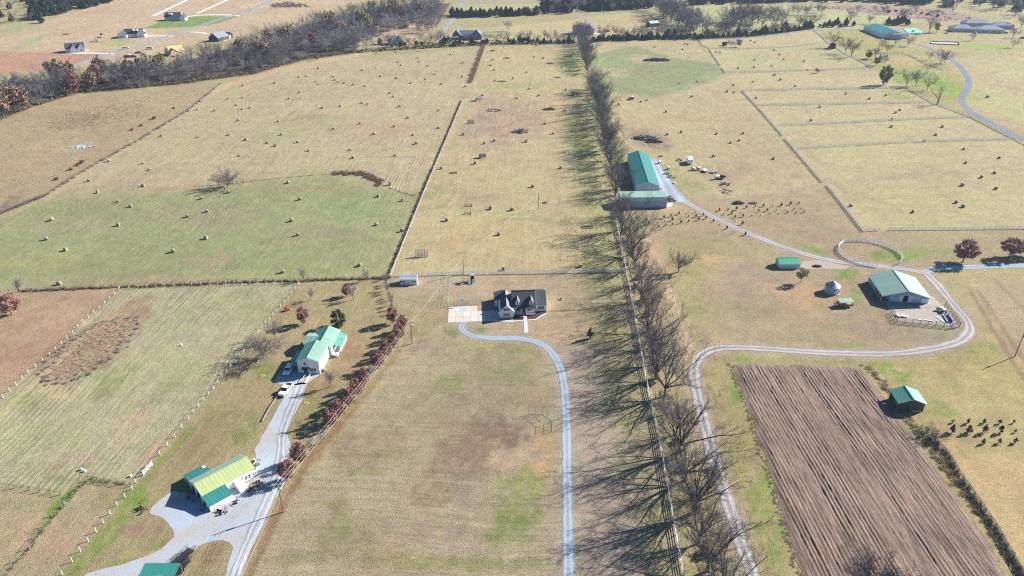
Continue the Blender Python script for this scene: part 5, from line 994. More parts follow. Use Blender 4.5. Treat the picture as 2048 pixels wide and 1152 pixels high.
def grow(seed, H=13.0, spread=.5, trunk_f=.22, limbs=7, kids=(6, 6, 7), twig=.022, lean=(0, 0), trunk_r=.32, up=.16, wig=.2, clear=0, maxlev=3):
    """bare deciduous tree: returns (trunk+limb sticks, branch+twig sticks)"""
    r = random.Random(seed); T = []; C = []
    def rnd(): return Vector((r.gauss(0, 1), r.gauss(0, 1), r.gauss(0, 1)))
    def branch(p, d, L, rad, lev):
        ns = (5, 4, 3, 2)[min(lev, 3)]; seg = L / ns; pts = [p.copy()]; dirs = [d.copy()]; rads = [rad]; e = max(twig * .6, rad * (.3 if lev < 3 else .5))
        for i in range(ns):
            d = (d + rnd() * wig * (.7 if lev == 0 else 1) + Vector((0, 0, up * (1 if lev else .6)))).normalized()
            p = p + d * seg; nr = rad + (e - rad) * ((i + 1) / ns)
            (T if lev <= 0 else C).append((tuple(pts[-1]), tuple(p), rads[-1], nr)); pts.append(p.copy()); dirs.append(d.copy()); rads.append(nr)
        if lev >= maxlev: return
        k = kids[lev] if lev < len(kids) else 4
        for j in range(k):
            f = .22 + .78 * (j + r.random() * .8) / k; f = min(f, .999); i = int(f * ns); q = pts[i].lerp(pts[i + 1], f * ns - i); dd = dirs[i + 1]
            ax = dd.cross(rnd()).normalized(); a = math.radians(r.uniform(24, 58)); nd = (Matrix.Rotation(a, 3, ax) @ dd).normalized(); nd.z = nd.z * .8 + .1
            branch(q, nd.normalized(), L * r.uniform(.34, .58) * (1.05 - .4 * f), max(twig, rads[i] * r.uniform(.38, .6)), lev + 1)
    th = H * trunk_f; top = Vector((lean[0] * th, lean[1] * th, th)); mid = top * .5 + Vector((r.gauss(0, .1), r.gauss(0, .1), 0))
    T.append(((0, 0, -.1), tuple(mid * .1), trunk_r * 1.5, trunk_r * 1.1)); T.append((tuple(mid * .1), tuple(mid), trunk_r * 1.1, trunk_r * .95)); T.append((tuple(mid), tuple(top), trunk_r * .95, trunk_r * .8))
    for j in range(limbs):
        a = 2 * math.pi * (j + r.random() * .7) / limbs; t = spread * r.uniform(.35, 1.15) if j else .1
        d = Vector((math.cos(a) * t + lean[0], math.sin(a) * t + lean[1], 1)).normalized(); L = (H - th) / max(.55, d.z) * r.uniform(.66, .9)
        st = mid.lerp(top, r.uniform(.55, 1)) if j else top
        branch(st, d, L, trunk_r * r.uniform(.4, .62), 0)
    return T, C
M_BARK = mat('grey_bark', (.150, .135, .128), .95, .25, 2.5, stretch=(1, 1, .3))
M_TWIG = mat('bare_twigs', (.165, .152, .150), .95, .15, .4, isl=.3)
M_TWIGD = mat('dark_twigs', (.088, .084, .092), .95, .15, .4, isl=.35)
M_BARKD = mat('dark_bark', (.085, .08, .08), .95, .25, 2.5, stretch=(1, 1, .3))
M_TWIGP = mat('pale_twigs', (.215, .20, .198), .95, .15, .4, isl=.25)
M_TWIGB = mat('brown_twigs', (.20, .14, .10), .95, .2, .4, isl=.25)
BARE = {}
def bare_kind(key, m=M_TWIG, bark=None, n=3, **kw):
    T, C = grow(**kw); BARE[key] = (tubes_mesh('trunk', T, 6, bark or M_BARK), tubes_mesh('crown', C, n, m))
for i in range(6): bare_kind(('big', i), m=M_TWIGD, bark=M_BARKD, seed=100 + i, H=13.5, spread=(.95, 1.1, .85, 1.0, 1.15, .9)[i], limbs=(10, 11, 9, 12, 11, 10)[i], kids=(8, 7, 7), twig=.013, up=.075, wig=.17, trunk_r=.33, trunk_f=(.16, .2, .14, .22, .18, .15)[i])
for i in range(5): bare_kind(('mid', i), m=M_TWIGD, seed=200 + i, H=12, spread=.95, limbs=8, kids=(6, 6, 4), twig=.04, up=.09, trunk_r=.26, trunk_f=.2)
for i in range(3): bare_kind(('pale', i), m=M_TWIGP, seed=300 + i, H=12, spread=.9, limbs=8, kids=(6, 6, 4), twig=.04, up=.09, trunk_r=.24, trunk_f=.22)
for i in range(3): bare_kind(('small', i), m=M_TWIGP, seed=400 + i, H=6, spread=.6, limbs=6, kids=(7, 6, 5), twig=.02, trunk_r=.12, trunk_f=.2)
for i in range(2): bare_kind(('bush', i), m=M_TWIG, seed=500 + i, H=4, spread=1.1, limbs=11, kids=(7, 6, 4), twig=.022, trunk_r=.09, trunk_f=.05)
for i in range(2): bare_kind(('brownbush', i), m=M_TWIGB, seed=520 + i, H=4, spread=1.1, limbs=11, kids=(7, 6, 4), twig=.03, trunk_r=.09, trunk_f=.05)
bare_kind(('round', 0), m=M_TWIG, seed=610, H=10, spread=1.5, limbs=15, kids=(9, 7, 6), twig=.03, trunk_r=.3, trunk_f=.14, up=.1)
bare_kind(('dense', 0), m=M_TWIGD, bark=M_BARKD, seed=640, H=9, spread=1.5, limbs=16, kids=(10, 8, 6), twig=.024, trunk_r=.28, trunk_f=.12, up=.1)
bare_kind(('round', 1), seed=611, H=9.0, spread=1.0, limbs=9, kids=(8, 7, 6), twig=.026, trunk_r=.28, trunk_f=.24)
bare_kind(('gnarl', 0), seed=620, H=12, spread=.9, limbs=4, kids=(4, 3, 2), twig=.05, trunk_r=.55, trunk_f=.3, wig=.38)
def bare_tree(key, p, s=1.0, rz=0.0, label=None, group=None, name='bare_tree', cat='tree', sz=None):
    t = thing(name, label, cat, (p.x, p.y, 0), rz, group); t.scale = (s, s, sz or s)
    a, b = BARE[key]; link('trunk', a, t); link('crown', b, t); return t
def leaf_cloud(name, m, seed, n, shape, size, clumps=50, shell=.5, squash=1.0):
    """many small leaf faces gathered in clumps inside shape(u,v,w)->xyz (unit ball in)"""
    rg = np.random.default_rng(seed); d = rg.normal(size=(clumps, 3)); d /= np.linalg.norm(d, axis=1)[:, None]; rad = shell + (1 - shell) * rg.random(clumps) ** .6
    c = d * rad[:, None]; k = rg.integers(0, clumps, n); sig = .75 / clumps ** (1 / 3.)
    p = c[k] + rg.normal(size=(n, 3)) * sig * .55; p = shape(p)
    nn = rg.normal(size=(n, 3)); nn /= np.linalg.norm(nn, axis=1)[:, None]; u = np.cross(nn, rg.normal(size=(n, 3))); u /= np.linalg.norm(u, axis=1)[:, None]; w = np.cross(nn, u)
    s = size * rg.uniform(.6, 1.3, n)[:, None]
    V = np.stack([p + u * s, p + w * s * .6, p - u * s, p - w * s * .6], 1); F = np.arange(n * 4).reshape(n, 4)
    V[..., 2] = np.maximum(V[..., 2], .03)
    return npmesh(name, V.reshape(-1, 3), F, m)
LEAF = {}
M_RED = mat('russet_leaves', (.165, .072, .060), .8, .1, 1, isl=.4, col2=(.26, .135, .11)) if False else mat('russet_leaves', (.22, .088, .08), .8, .1, 1, isl=.4, col2=(.32, .165, .145))
M_MAPLE = mat('maple_leaves', (.27, .13, .115), .8, .1, 1, isl=.35, col2=(.36, .20, .175))
M_PINK = mat('pink_red_leaves', (.38, .15, .13), .8, .1, 1, isl=.35, col2=(.30, .20, .15))
M_RUSTL = mat('rust_leaves', (.23, .15, .105), .8, .1, 1, isl=.4, col2=(.29, .205, .14))
M_ORANGE = mat('orange_leaves', (.33, .21, .115), .8, .1, 1, isl=.35, col2=(.28, .20, .13))
M_YELLOW = mat('yellow_leaves', (.36, .27, .09), .8, .1, 1, isl=.35, col2=(.30, .26, .10))
M_EVER = mat('evergreen_needles', (.034, .055, .026), .85, .1, 1, isl=.4, col2=(.06, .085, .035))
M_SAPL = mat('sapling_needles', (.05, .075, .028), .85, .1, 1, isl=.4, col2=(.085, .11, .04))
M_CEDAR = mat('cedar_needles', (.034, .052, .032), .85, .1, 1, isl=.4, col2=(.055, .075, .040))
M_GREENL = mat('fresh_green_leaves', (.14, .20, .04), .7, .1, 1, isl=.4, col2=(.20, .25, .06))
M_OLIVE = mat('olive_leaves', (.13, .125, .06), .8, .1, 1, isl=.4, col2=(.20, .17, .10))
def ell(cx, cy, cz, rx, ry, rz_): return lambda p: p * np.array([rx, ry, rz_]) + np.array([cx, cy, cz])
def cone(h, r, z0=.2):
    def f(p):
        q = p.copy(); z = np.clip((p[:, 2] * .5 + .5), 0, 1); k = (1 - z) ** .7 * np.minimum(1, .55 + z * 2.2) + .04
        return np.stack([p[:, 0] * r * k, p[:, 1] * r * k, z0 + z ** 1.15 * (h - z0)], 1)
    return f
def leafy_kind(key, m, seed, n, shape, size, clumps, H, tr=.1, shell=.55, skel=None):
    T, C = grow(seed, H=H, spread=.5, limbs=5, kids=(4, 3), twig=.03, trunk_r=tr, trunk_f=.25, maxlev=1)
    LEAF[key] = (tubes_mesh('trunk', T + C, 5, M_BARK), leaf_cloud('crown', m, seed, n, shape, size, clumps, shell))
def leafy(key, p, s=1.0, rz=0.0, label=None, group=None, name='tree', cat='tree', sz=None):
    t = thing(name, label, cat, (p.x, p.y, 0), rz, group); t.scale = (s, s, sz or s); a, b = LEAF[key]
    link('trunk', a, t); link('crown', b, t); return t
for i in range(3): leafy_kind(('pear', i), M_RED, 700 + i, 3200, ell(0, 0, 3.3, 1.85, 1.85, 2.5), .16, 60, 5.2)
for i in range(3): leafy_kind(('maple', i), M_MAPLE, 710 + i, 5200, ell(0, 0, 5.6, 4.6, 4.4, 3.4), .26, 70, 7.5, .25)
leafy_kind(('pink', 0), M_PINK, 720, 4200, ell(0, 0, 4.4, 3.5, 3.4, 3.2), .22, 60, 6.5, .2)
for i, m in enumerate((M_RUSTL, M_ORANGE, M_YELLOW, M_RED, M_OLIVE, M_PINK)): leafy_kind(('autumn', i), m, 730 + i, 1500, ell(0, 0, 8.2, 4.0, 4.0, 5.2), .50, 45, 12, .25)
for i in range(3): leafy_kind(('cedar', i), M_CEDAR, 740 + i, 1300, cone(7.5, 4.0), .48, 60, 6, .15, .3)
leafy_kind(('yew', 0), M_EVER, 750, 4200, ell(0, 0, 2.9, 2.3, 2.3, 2.9), .17, 80, 4.5, .12, .6)
for i in range(4): leafy_kind(('sapling', i), M_SAPL, 760 + i, 420, cone(2.0, .62 + .05 * i, .2), .12, 20, 1.3, .05, .3)
leafy_kind(('green', 0), M_GREENL, 770, 1500, ell(0, 0, 3.6, 1.8, 1.8, 1.9), .17, 34, 4.8, .09, .5)
leafy_kind(('oakish', 0), M_OLIVE, 775, 3400, ell(0, 0, 8.2, 4.6, 4.6, 6.3), .42, 60, 13, .3)
for i in range(2): leafy_kind(('brush', i), M_OLIVE, 780 + i, 900, ell(0, 0, .8, 1.6, 1.6, 1.1), .20, 30, 1.5, .04, .3)
for i in range(2): leafy_kind(('darkbush', i), M_CEDAR, 785 + i, 1200, ell(0, 0, 1.9, 2.6, 2.4, 2.0), .34, 40, 2.6, .08, .5)

# --- the big bare row beside the white fence
def along(px, sp, jit=.25, seed=3):
    rr = random.Random(seed); P = Gs(px); out = []; acc = 0.0
    for a, b in zip(P, P[1:]):
        L = (b - a).length; t = acc
        while t < L: out.append(a + (b - a) * (t / L)); t += (sp(a.y) if callable(sp) else sp) * rr.uniform(1 - jit, 1 + jit)
        acc = t - L
    return out
GROW_ = 'big bare trees in the long row beside the white fence'
rr = random.Random(11)
near = [(1424, 1215), (1404, 1142), (1393, 1085), (1376, 1025), (1362, 962), (1347, 905), (1336, 868), (1318, 792), (1309, 758), (1303, 726), (1297, 694), (1290, 664), (1282, 626), (1276, 600), (1269, 568), (1262, 536), (1255, 510), (1249, 482), (1243, 460), (1237, 434)]
row = [G(u, v) for u, v in near] + along([(1226, 392), (1218, 350), (1211, 310), (1203, 265), (1194, 218), (1184, 176)], lambda y: 8.6, .35, 5) + along([(1173, 146), (1169, 124), (1165, 98), (1160, 72), (1156, 64)], lambda y: 11, .3, 6)
ORD = ['nearest', 'second', 'third', 'fourth', 'fifth', 'sixth', 'seventh', 'eighth', 'ninth', 'tenth', 'eleventh', 'twelfth']
SECT = [(1000, 'the bottom edge'), (850, 'the gap above the lowest trees'), (730, 'the gravel lane bend'), (600, 'the end of the house yard'), (500, 'the lone spreading tree by the lane'), (415, 'the planted evergreens'), (330, 'the low barn'), (270, 'the far end of the long barn'), (210, 'the grey root pile'), (155, 'the shelter high in the paddock'), (-99, 'the gap by the unmown patch')]
cnt = {}
for k, p in enumerate(row):
    s = rr.choice((.78, .88, .96, 1.02, 1.08, 1.16)) * (1.05 if p.y < 260 else 1); side = rr.uniform(.2, 2.2)
    if k == 6: s = .72
    vy = 576 + FPX * (-p.y * sp + CAM_H * cp) / (p.y * cp + CAM_H * sp)
    sec = next(q[1] for q in SECT if vy >= q[0]); cnt[sec] = cnt.get(sec, 0) + 1; n_ = cnt[sec]
    lab = 'bare tree in the long row, ' + ('nearest ' if n_ == 1 else ORD[min(n_, 12) - 1] + ' up from ') + sec
    bare_tree(('big', k % 6), p + Vector((side, 0, 0)), s, rr.uniform(0, 6.28), lab, GROW_)
bare_tree(('dense', 0), G(1742, 1196), .88, 1.0, 'dark bare tree rising at the bottom edge of the ploughed plot')
# undergrowth along the row
for k, p in enumerate(along([(1402, 1150), (1360, 960), (1330, 860), (1312, 790), (1290, 670), (1262, 540), (1235, 430), (1222, 375)], 7.5, .5, 8)):
    q = p + Vector((rr.uniform(-1.5, 2.2), 0, 0)); b = rr.random()
    if b < .6: bare_tree(('bush', k % 2), q, rr.uniform(.55, 1.0), rr.uniform(0, 6), 'low bare bush growing under the long row of big bare trees', 'bare bushes under the tree row', 'bare_bush', 'bush')
    else: leafy(('brush', k % 2), q, rr.uniform(.6, 1.0), rr.uniform(0, 6), 'small dull green bush under the long row of big bare trees', 'green bushes under the tree row', 'green_bush', 'bush')
leafy(('sapling', 1), G(1180, 677), 2.0, 0, 'small dark evergreen alone on the lawn left of the bare row', name='evergreen_tree')

# --- wood strip on the upper left
wood = [(0, 188), (130, 163), (260, 150), (330, 142), (400, 117), (512, 88), (600, 58), (680, 36), (740, 18), (880, 0), (872, 40), (800, 60), (722, 84), (704, 104), (600, 119), (512, 145), (440, 155), (345, 168), (250, 177), (150, 184), (50, 218), (-80, 255), (-200, 300), (-260, 250)]
wp = Gs(wood); rr = random.Random(21); pts = []
xs = [p.x for p in wp]; ys = [p.y for p in wp]; tries = 0
while len(pts) < 330 and tries < 40000:
    tries += 1; p = Vector((rr.uniform(min(xs), max(xs)), rr.uniform(min(ys), max(ys)), 0))
    if inside(p, wp) and all((p - q).length > (6.2 if p.y < 620 else 8.0) for q in pts): pts.append(p)
# coloured ones where the photograph shows them
accents = [(0, (28, 222)), (1, (8, 236)), (0, (48, 222)), (0, (2, 214)), (0, (148, 176)), (0, (140, 164)), (3, (205, 160)), (3, (192, 172)), (3, (262, 160)), (4, (310, 150)), (2, (326, 146)), (4, (292, 152)), (0, (485, 112)), (1, (522, 116)), (1, (536, 124)), (0, (540, 96)), (1, (664, 58)), (1, (684, 74)), (2, (722, 48)), (2, (734, 64)), (0, (776, 36)), (0, (802, 40)), (1, (786, 30)), (0, (745, 30)), (3, (843, 38)), (3, (628, 96)), (0, (575, 90)), (4, (120, 168)), (4, (112, 160)), (3, (150, 190)), (0, (186, 180))]
AN = ('rust', 'orange', 'yellow', 'dark red', 'olive', 'pink red')
for i, uv in accents:
    q = G(*uv); pts = [p for p in pts if (p - q).length > 5]
    leafy(('autumn', i), q, rr.uniform(1.0, 1.35), rr.uniform(0, 6), AN[i] + ' leaved tree among the bare trees of the upper left wood', AN[i] + ' trees in the upper left wood', 'autumn_tree')
def stuff_mesh(name, keys, pts, sc_, m, leaf=True, seed=1):
    """a mass nobody could count: many copies of one small shape joined into one mesh"""
    rg = random.Random(seed); Vs = []; Fs = []; n0 = 0
    for p in pts:
        me = keys[rg.randrange(len(keys))]; n = len(me.vertices); v = np.empty(n * 3, np.float32); me.vertices.foreach_get('co', v); v = v.reshape(-1, 3)
        f = np.empty(len(me.polygons) * 4, np.int32); me.polygons.foreach_get('vertices', f)
        a = rg.uniform(0, 6.28); s = sc_ * rg.uniform(.6, 1.25); c_, s_ = math.cos(a) * s, math.sin(a) * s
        Vs.append(np.stack([v[:, 0] * c_ - v[:, 1] * s_ + p.x, v[:, 0] * s_ + v[:, 1] * c_ + p.y, v[:, 2] * s], 1)); Fs.append(f.reshape(-1, 4) + n0); n0 += n
    return tag(link(name, npmesh(name, np.concatenate(Vs), np.concatenate(Fs), m)), kind='stuff')
def scatter(poly, n, seed, mind=0):
    rg = random.Random(seed); P = Gs(poly) if isinstance(poly[0], tuple) else poly; x = [p.x for p in P]; y = [p.y for p in P]; out = []; t = 0
    while len(out) < n and t < n * 60:
        t += 1; p = Vector((rg.uniform(min(x), max(x)), rg.uniform(min(y), max(y)), 0))
        if inside(p, P) and (not mind or all((p - q).length > mind for q in out)): out.append(p)
    return out
def small_cloud(nm, m, seed, n, shape, size, clumps): return leaf_cloud(nm, m, seed, n, shape, size, clumps, .3)
def twig_clump(nm, m, seed, n, r, h, w):
    rg = random.Random(seed); S = []
    for k in range(n):
        a = rg.uniform(0, 6.28); q = r * math.sqrt(rg.random()); b = (math.cos(a) * q, math.sin(a) * q, 0); a2 = rg.uniform(0, 6.28); l = h * rg.uniform(.5, 1.1)
        S.append((b, (b[0] + math.cos(a2) * l * .5, b[1] + math.sin(a2) * l * .5, l), w, w * .3))
    return tubes_mesh(nm, S, 3, m)
M_WEED = mat('dry_weeds', (.46, .37, .26), .95, .1, 1, isl=.4, col2=(.34, .26, .19))
M_DWEED = mat('dark_weeds', (.12, .085, .065), .95, .1, 1, isl=.4, col2=(.20, .14, .10))
M_GWEED = mat('green_weeds', (.13, .15, .06), .95, .1, 1, isl=.4, col2=(.20, .18, .08))
WEED = [twig_clump('weed', M_WEED, i, 70, .9, .8, .03) for i in range(3)]
SCRUB = [twig_clump('scrub', M_TWIG, 10 + i, 120, 1.6, 2.6, .035) for i in range(3)]
UNDER = [small_cloud('under', M_OLIVE, 20 + i, 90, ell(0, 0, 1.0, 1.8, 1.8, 1.3), .34, 12) for i in range(3)]
# the front rows one by one, the crowded rest behind them as a mass
wedge = Gs([(-60, 250), (50, 219), (150, 185), (250, 178), (345, 169), (440, 156), (512, 146), (600, 120), (704, 105)])
def edged(p): return min((p - (a + (b - a) * max(0, min(1, (p - a).dot(b - a) / (b - a).length_squared)))).length for a, b in zip(wedge, wedge[1:]))
pts.sort(key=edged)
for k, p in enumerate(pts[:95]):
    key = ('mid', k % 5) if rr.random() < .66 else ('pale', k % 3); dark = key[0] == 'mid'
    bare_tree(key, p, rr.uniform(.85, 1.25), rr.uniform(0, 6.28), ('dark' if dark else 'pale grey') + ' bare tree at the front of the dense wood strip across the upper left', ('dark' if dark else 'pale') + ' bare trees at the front of the upper left wood')
FARB = [tubes_mesh('bare', [x for t_ in grow(900 + i, H=12, spread=.95, limbs=8, kids=(6, 5), twig=.06, up=.09, trunk_r=.24, trunk_f=.25, maxlev=2) for x in t_], 3, M_TWIG) for i in range(4)]
stuff_mesh('bare_wood', FARB, [p for k, p in enumerate(pts[95:]) if k % 3], 1.08, M_TWIGD, seed=2); stuff_mesh('bare_wood', FARB, [p for k, p in enumerate(pts[95:]) if k % 3 == 0], 1.08, M_TWIGP, seed=3)
stuff_mesh('woodland_undergrowth', SCRUB, scatter(wp, 420, 31), 1.6, mat('bare_twigs', None), seed=4)
edge_p = along([(-60, 250), (50, 219), (150, 185), (250, 178), (345, 169), (440, 156), (512, 146), (600, 120), (704, 105)], 3.2, .4, 9)
stuff_mesh('hedge_bottom', UNDER, [p + Vector((0, rr.uniform(-1, 3), 0)) for p in edge_p], 1.1, mat('olive_leaves', None), seed=5)

# --- far woods and hedges
def belt(poly, n, kinds, label, group, seed, mind, smin=.8, smax=1.2, solo=True):
    rg = random.Random(seed); mass = []
    for k, p in enumerate(scatter(poly, n, seed, mind)):
        kd = kinds[rg.randrange(len(kinds))]; s = rg.uniform(smin, smax)
        lab, grp, nm = (label[kd[0]], group + ' ' + kd[0], {'cedar': 'cedar_tree', 'mid': 'bare_tree', 'pale': 'bare_tree', 'autumn': 'autumn_tree', 'darkbush': 'dark_bush'}[kd[0]])
        if kd[0] in ('mid', 'pale') and not solo: mass.append(p)
        elif kd[0] in ('mid', 'pale'): bare_tree(kd, p, s, rg.uniform(0, 6), lab, grp)
        else: leafy(kd, p, s, rg.uniform(0, 6), lab, grp, nm, 'bush' if kd[0] == 'darkbush' else 'tree')
    if mass: stuff_mesh('bare_wood', FARB, mass, (smin + smax) / 2, M_TWIG, seed=seed)
CE = [('cedar', 0), ('cedar', 1), ('cedar', 2)]; MI = [('mid', i) for i in range(5)]; PA = [('pale', i) for i in range(3)]
def LB(where): return {'cedar': 'dark cedar ' + where, 'mid': 'dark bare tree ' + where, 'pale': 'pale bare tree ' + where, 'darkbush': 'dark evergreen bush ' + where, 'autumn': 'autumn coloured tree ' + where}
belt([(-60, 85), (60, 58), (130, 28), (215, 8), (240, -20), (-100, -20)], 52, CE + MI[:3] + PA, LB('in the wood at the top left corner'), 'top left wood', 41, 9, .9, 1.3, solo=False)
belt([(120, 30), (222, 6), (232, -6), (130, 12)], 18, CE, LB('in the dark edge of the top left wood'), 'top left wood edge', 42, 6, 1, 1.4)
belt([(690, 103), (870, 92), (905, 90), (905, 82), (870, 82), (705, 90)], 26, MI[:2] + PA + CE[:1], LB('in the hedge at the back of the big hay field'), 'hay field back hedge', 43, 5, .6, .95, solo=False)
belt([(640, 50), (760, 46), (872, 34), (870, 20), (760, 34)], 22, CE, LB('along the lower edge of the wood by the tan clearing'), 'clearing edge', 44, 6, .8, 1.2)
belt([(780, 95), (1000, 88), (1148, 87), (1148, 83), (1000, 83), (780, 90)], 46, CE + [('darkbush', 0), ('darkbush', 1)], LB('in the low hedge behind the paddock'), 'low hedge behind paddock', 45, 3.0, .3, .95)
belt([(930, 86), (1150, 85), (1150, 78), (930, 79)], 22, PA + MI[:1], LB('standing in the low hedge behind the paddock'), 'bare trees of paddock hedge', 46, 6, .55, .8)
belt([(850, 80), (890, 45), (870, 22), (835, 60), (830, 85)], 22, MI + PA[:1], LB('in the bare clump left of the white gravel lane'), 'clump by white lane', 47, 7, .9, 1.2, solo=False)
belt([(905, 37), (1078, 32), (1078, 26), (905, 29)], 30, CE, LB('in the cedar row behind the blue-roofed house'), 'cedar row', 48, 5, .9, 1.25)
def mass_wood(poly, n, seed, s_):
    stuff_mesh('dark_wood', [LEAF[('cedar', i)][1] for i in range(3)], scatter(poly, n, seed, 3.5), s_, mat('cedar_needles', None), seed=seed)
mass_wood([(1086, 27), (1140, 26), (1310, 17), (1310, -6), (1240, -4), (1160, 2), (1095, 8)], 200, 91, 1.35)
mass_wood([(1380, 11), (1640, 3), (1700, 2), (1860, 12), (1870, -14), (1380, -14)], 460, 92, 1.4)
mass_wood([(60, 45), (130, 26), (222, 5), (235, -12), (60, 0)], 130, 93, 1.35)
mass_wood([(1886, 20), (1960, 10), (2060, 30), (2100, -8), (1900, -8)], 50, 94, 1.2)
mass_wood([(905, 36), (1078, 31), (1078, 28), (905, 31)], 40, 95, .9)
mass_wood([(1400, 78), (1500, 73), (1626, 57), (1626, 54), (1500, 70), (1400, 75)], 60, 96, .62)
mass_wood([(1190, 83), (1300, 79), (1402, 78), (1402, 74), (1300, 75), (1200, 79)], 70, 97, .55)
belt([(1070, 30), (1140, 28), (1310, 18), (1310, -8), (1090, -4)], 60, CE + CE + MI[:2] + PA[:1], LB('in the wood at the top centre'), 'top centre wood', 49, 8, 1, 1.45, solo=False)
belt([(1182, 84), (1300, 80), (1402, 79), (1402, 70), (1300, 72), (1190, 76)], 34, CE + [('darkbush', 0)] + PA[:2] + MI[:1], LB('in the dark hedge above the unmown green patch'), 'dark hedge above patch', 50, 4, .4, 1.1)
belt([(1308, 22), (1340, 24), (1420, 70), (1390, 76), (1330, 45), (1300, 6)], 34, MI + PA, LB('in the slanting bare tree line at the top'), 'slanting tree line', 51, 7, 1.2, 1.7)
belt([(1400, 79), (1500, 74), (1580, 65), (1626, 58), (1626, 50), (1560, 56), (1420, 70)], 34, CE + [('darkbush', 1)] + PA[:2] + MI[:2], LB('in the dark hedge behind the far paddock fence'), 'paddock far hedge', 52, 4, .4, 1.15)
belt([(1425, 70), (1460, 42), (1500, 40), (1530, 48), (1570, 52), (1560, 62), (1480, 70)], 16, MI, LB('in the bare clump behind the far paddock fence'), 'bare clump behind paddock', 53, 7, 1.3, 1.75)
belt([(1380, 12), (1640, 4), (1860, 14), (1870, -12), (1380, -12)], 60, CE + CE + MI[:1], LB('in the dark wood along the top right'), 'top right dark wood', 54, 9, 1, 1.4, solo=False)
belt([(1885, 28), (2060, 40), (2120, 36), (2120, -8), (1890, -6)], 40, MI[:3] + PA + CE[:1], LB('in the tall bare wood at the top right corner'), 'corner wood', 55, 8, 1, 1.4, solo=False)
belt([(1542, 36), (1655, 30), (1655, 24), (1600, 26), (1542, 30)], 9, [('mid', 1), ('mid', 3)], LB('in the row across the far green meadow'), 'meadow row', 56, 9, .7, 1.0)
belt([(1610, 56), (1735, 54), (1735, 48), (1610, 50)], 14, CE + [('darkbush', 0)], LB('in the low hedge left of the arena barn'), 'hedge left of arena barn', 57, 5, .6, 1.0)
belt([(1775, 53), (1822, 50), (1822, 45), (1775, 47)], 9, CE, LB('in the evergreen clump behind the arena barn'), 'evergreens behind arena barn', 58, 4.5, .8, 1.1)
belt([(1700, 24), (1880, 36), (1880, 31), (1720, 16)], 14, [('darkbush', 0), ('pale', 0)], LB('along the edge of the reddish marsh'), 'marsh edge', 59, 7, .5, .8)
stuff_mesh('hedge_bottom', UNDER, along([(700, 106), (870, 95), (1000, 89), (1148, 87)], 2.2, .4, 12) + along([(1182, 83), (1300, 79), (1402, 78), (1500, 74), (1626, 58)], 2.4, .4, 13), 1.2, mat('cedar_needles', None), seed=6)

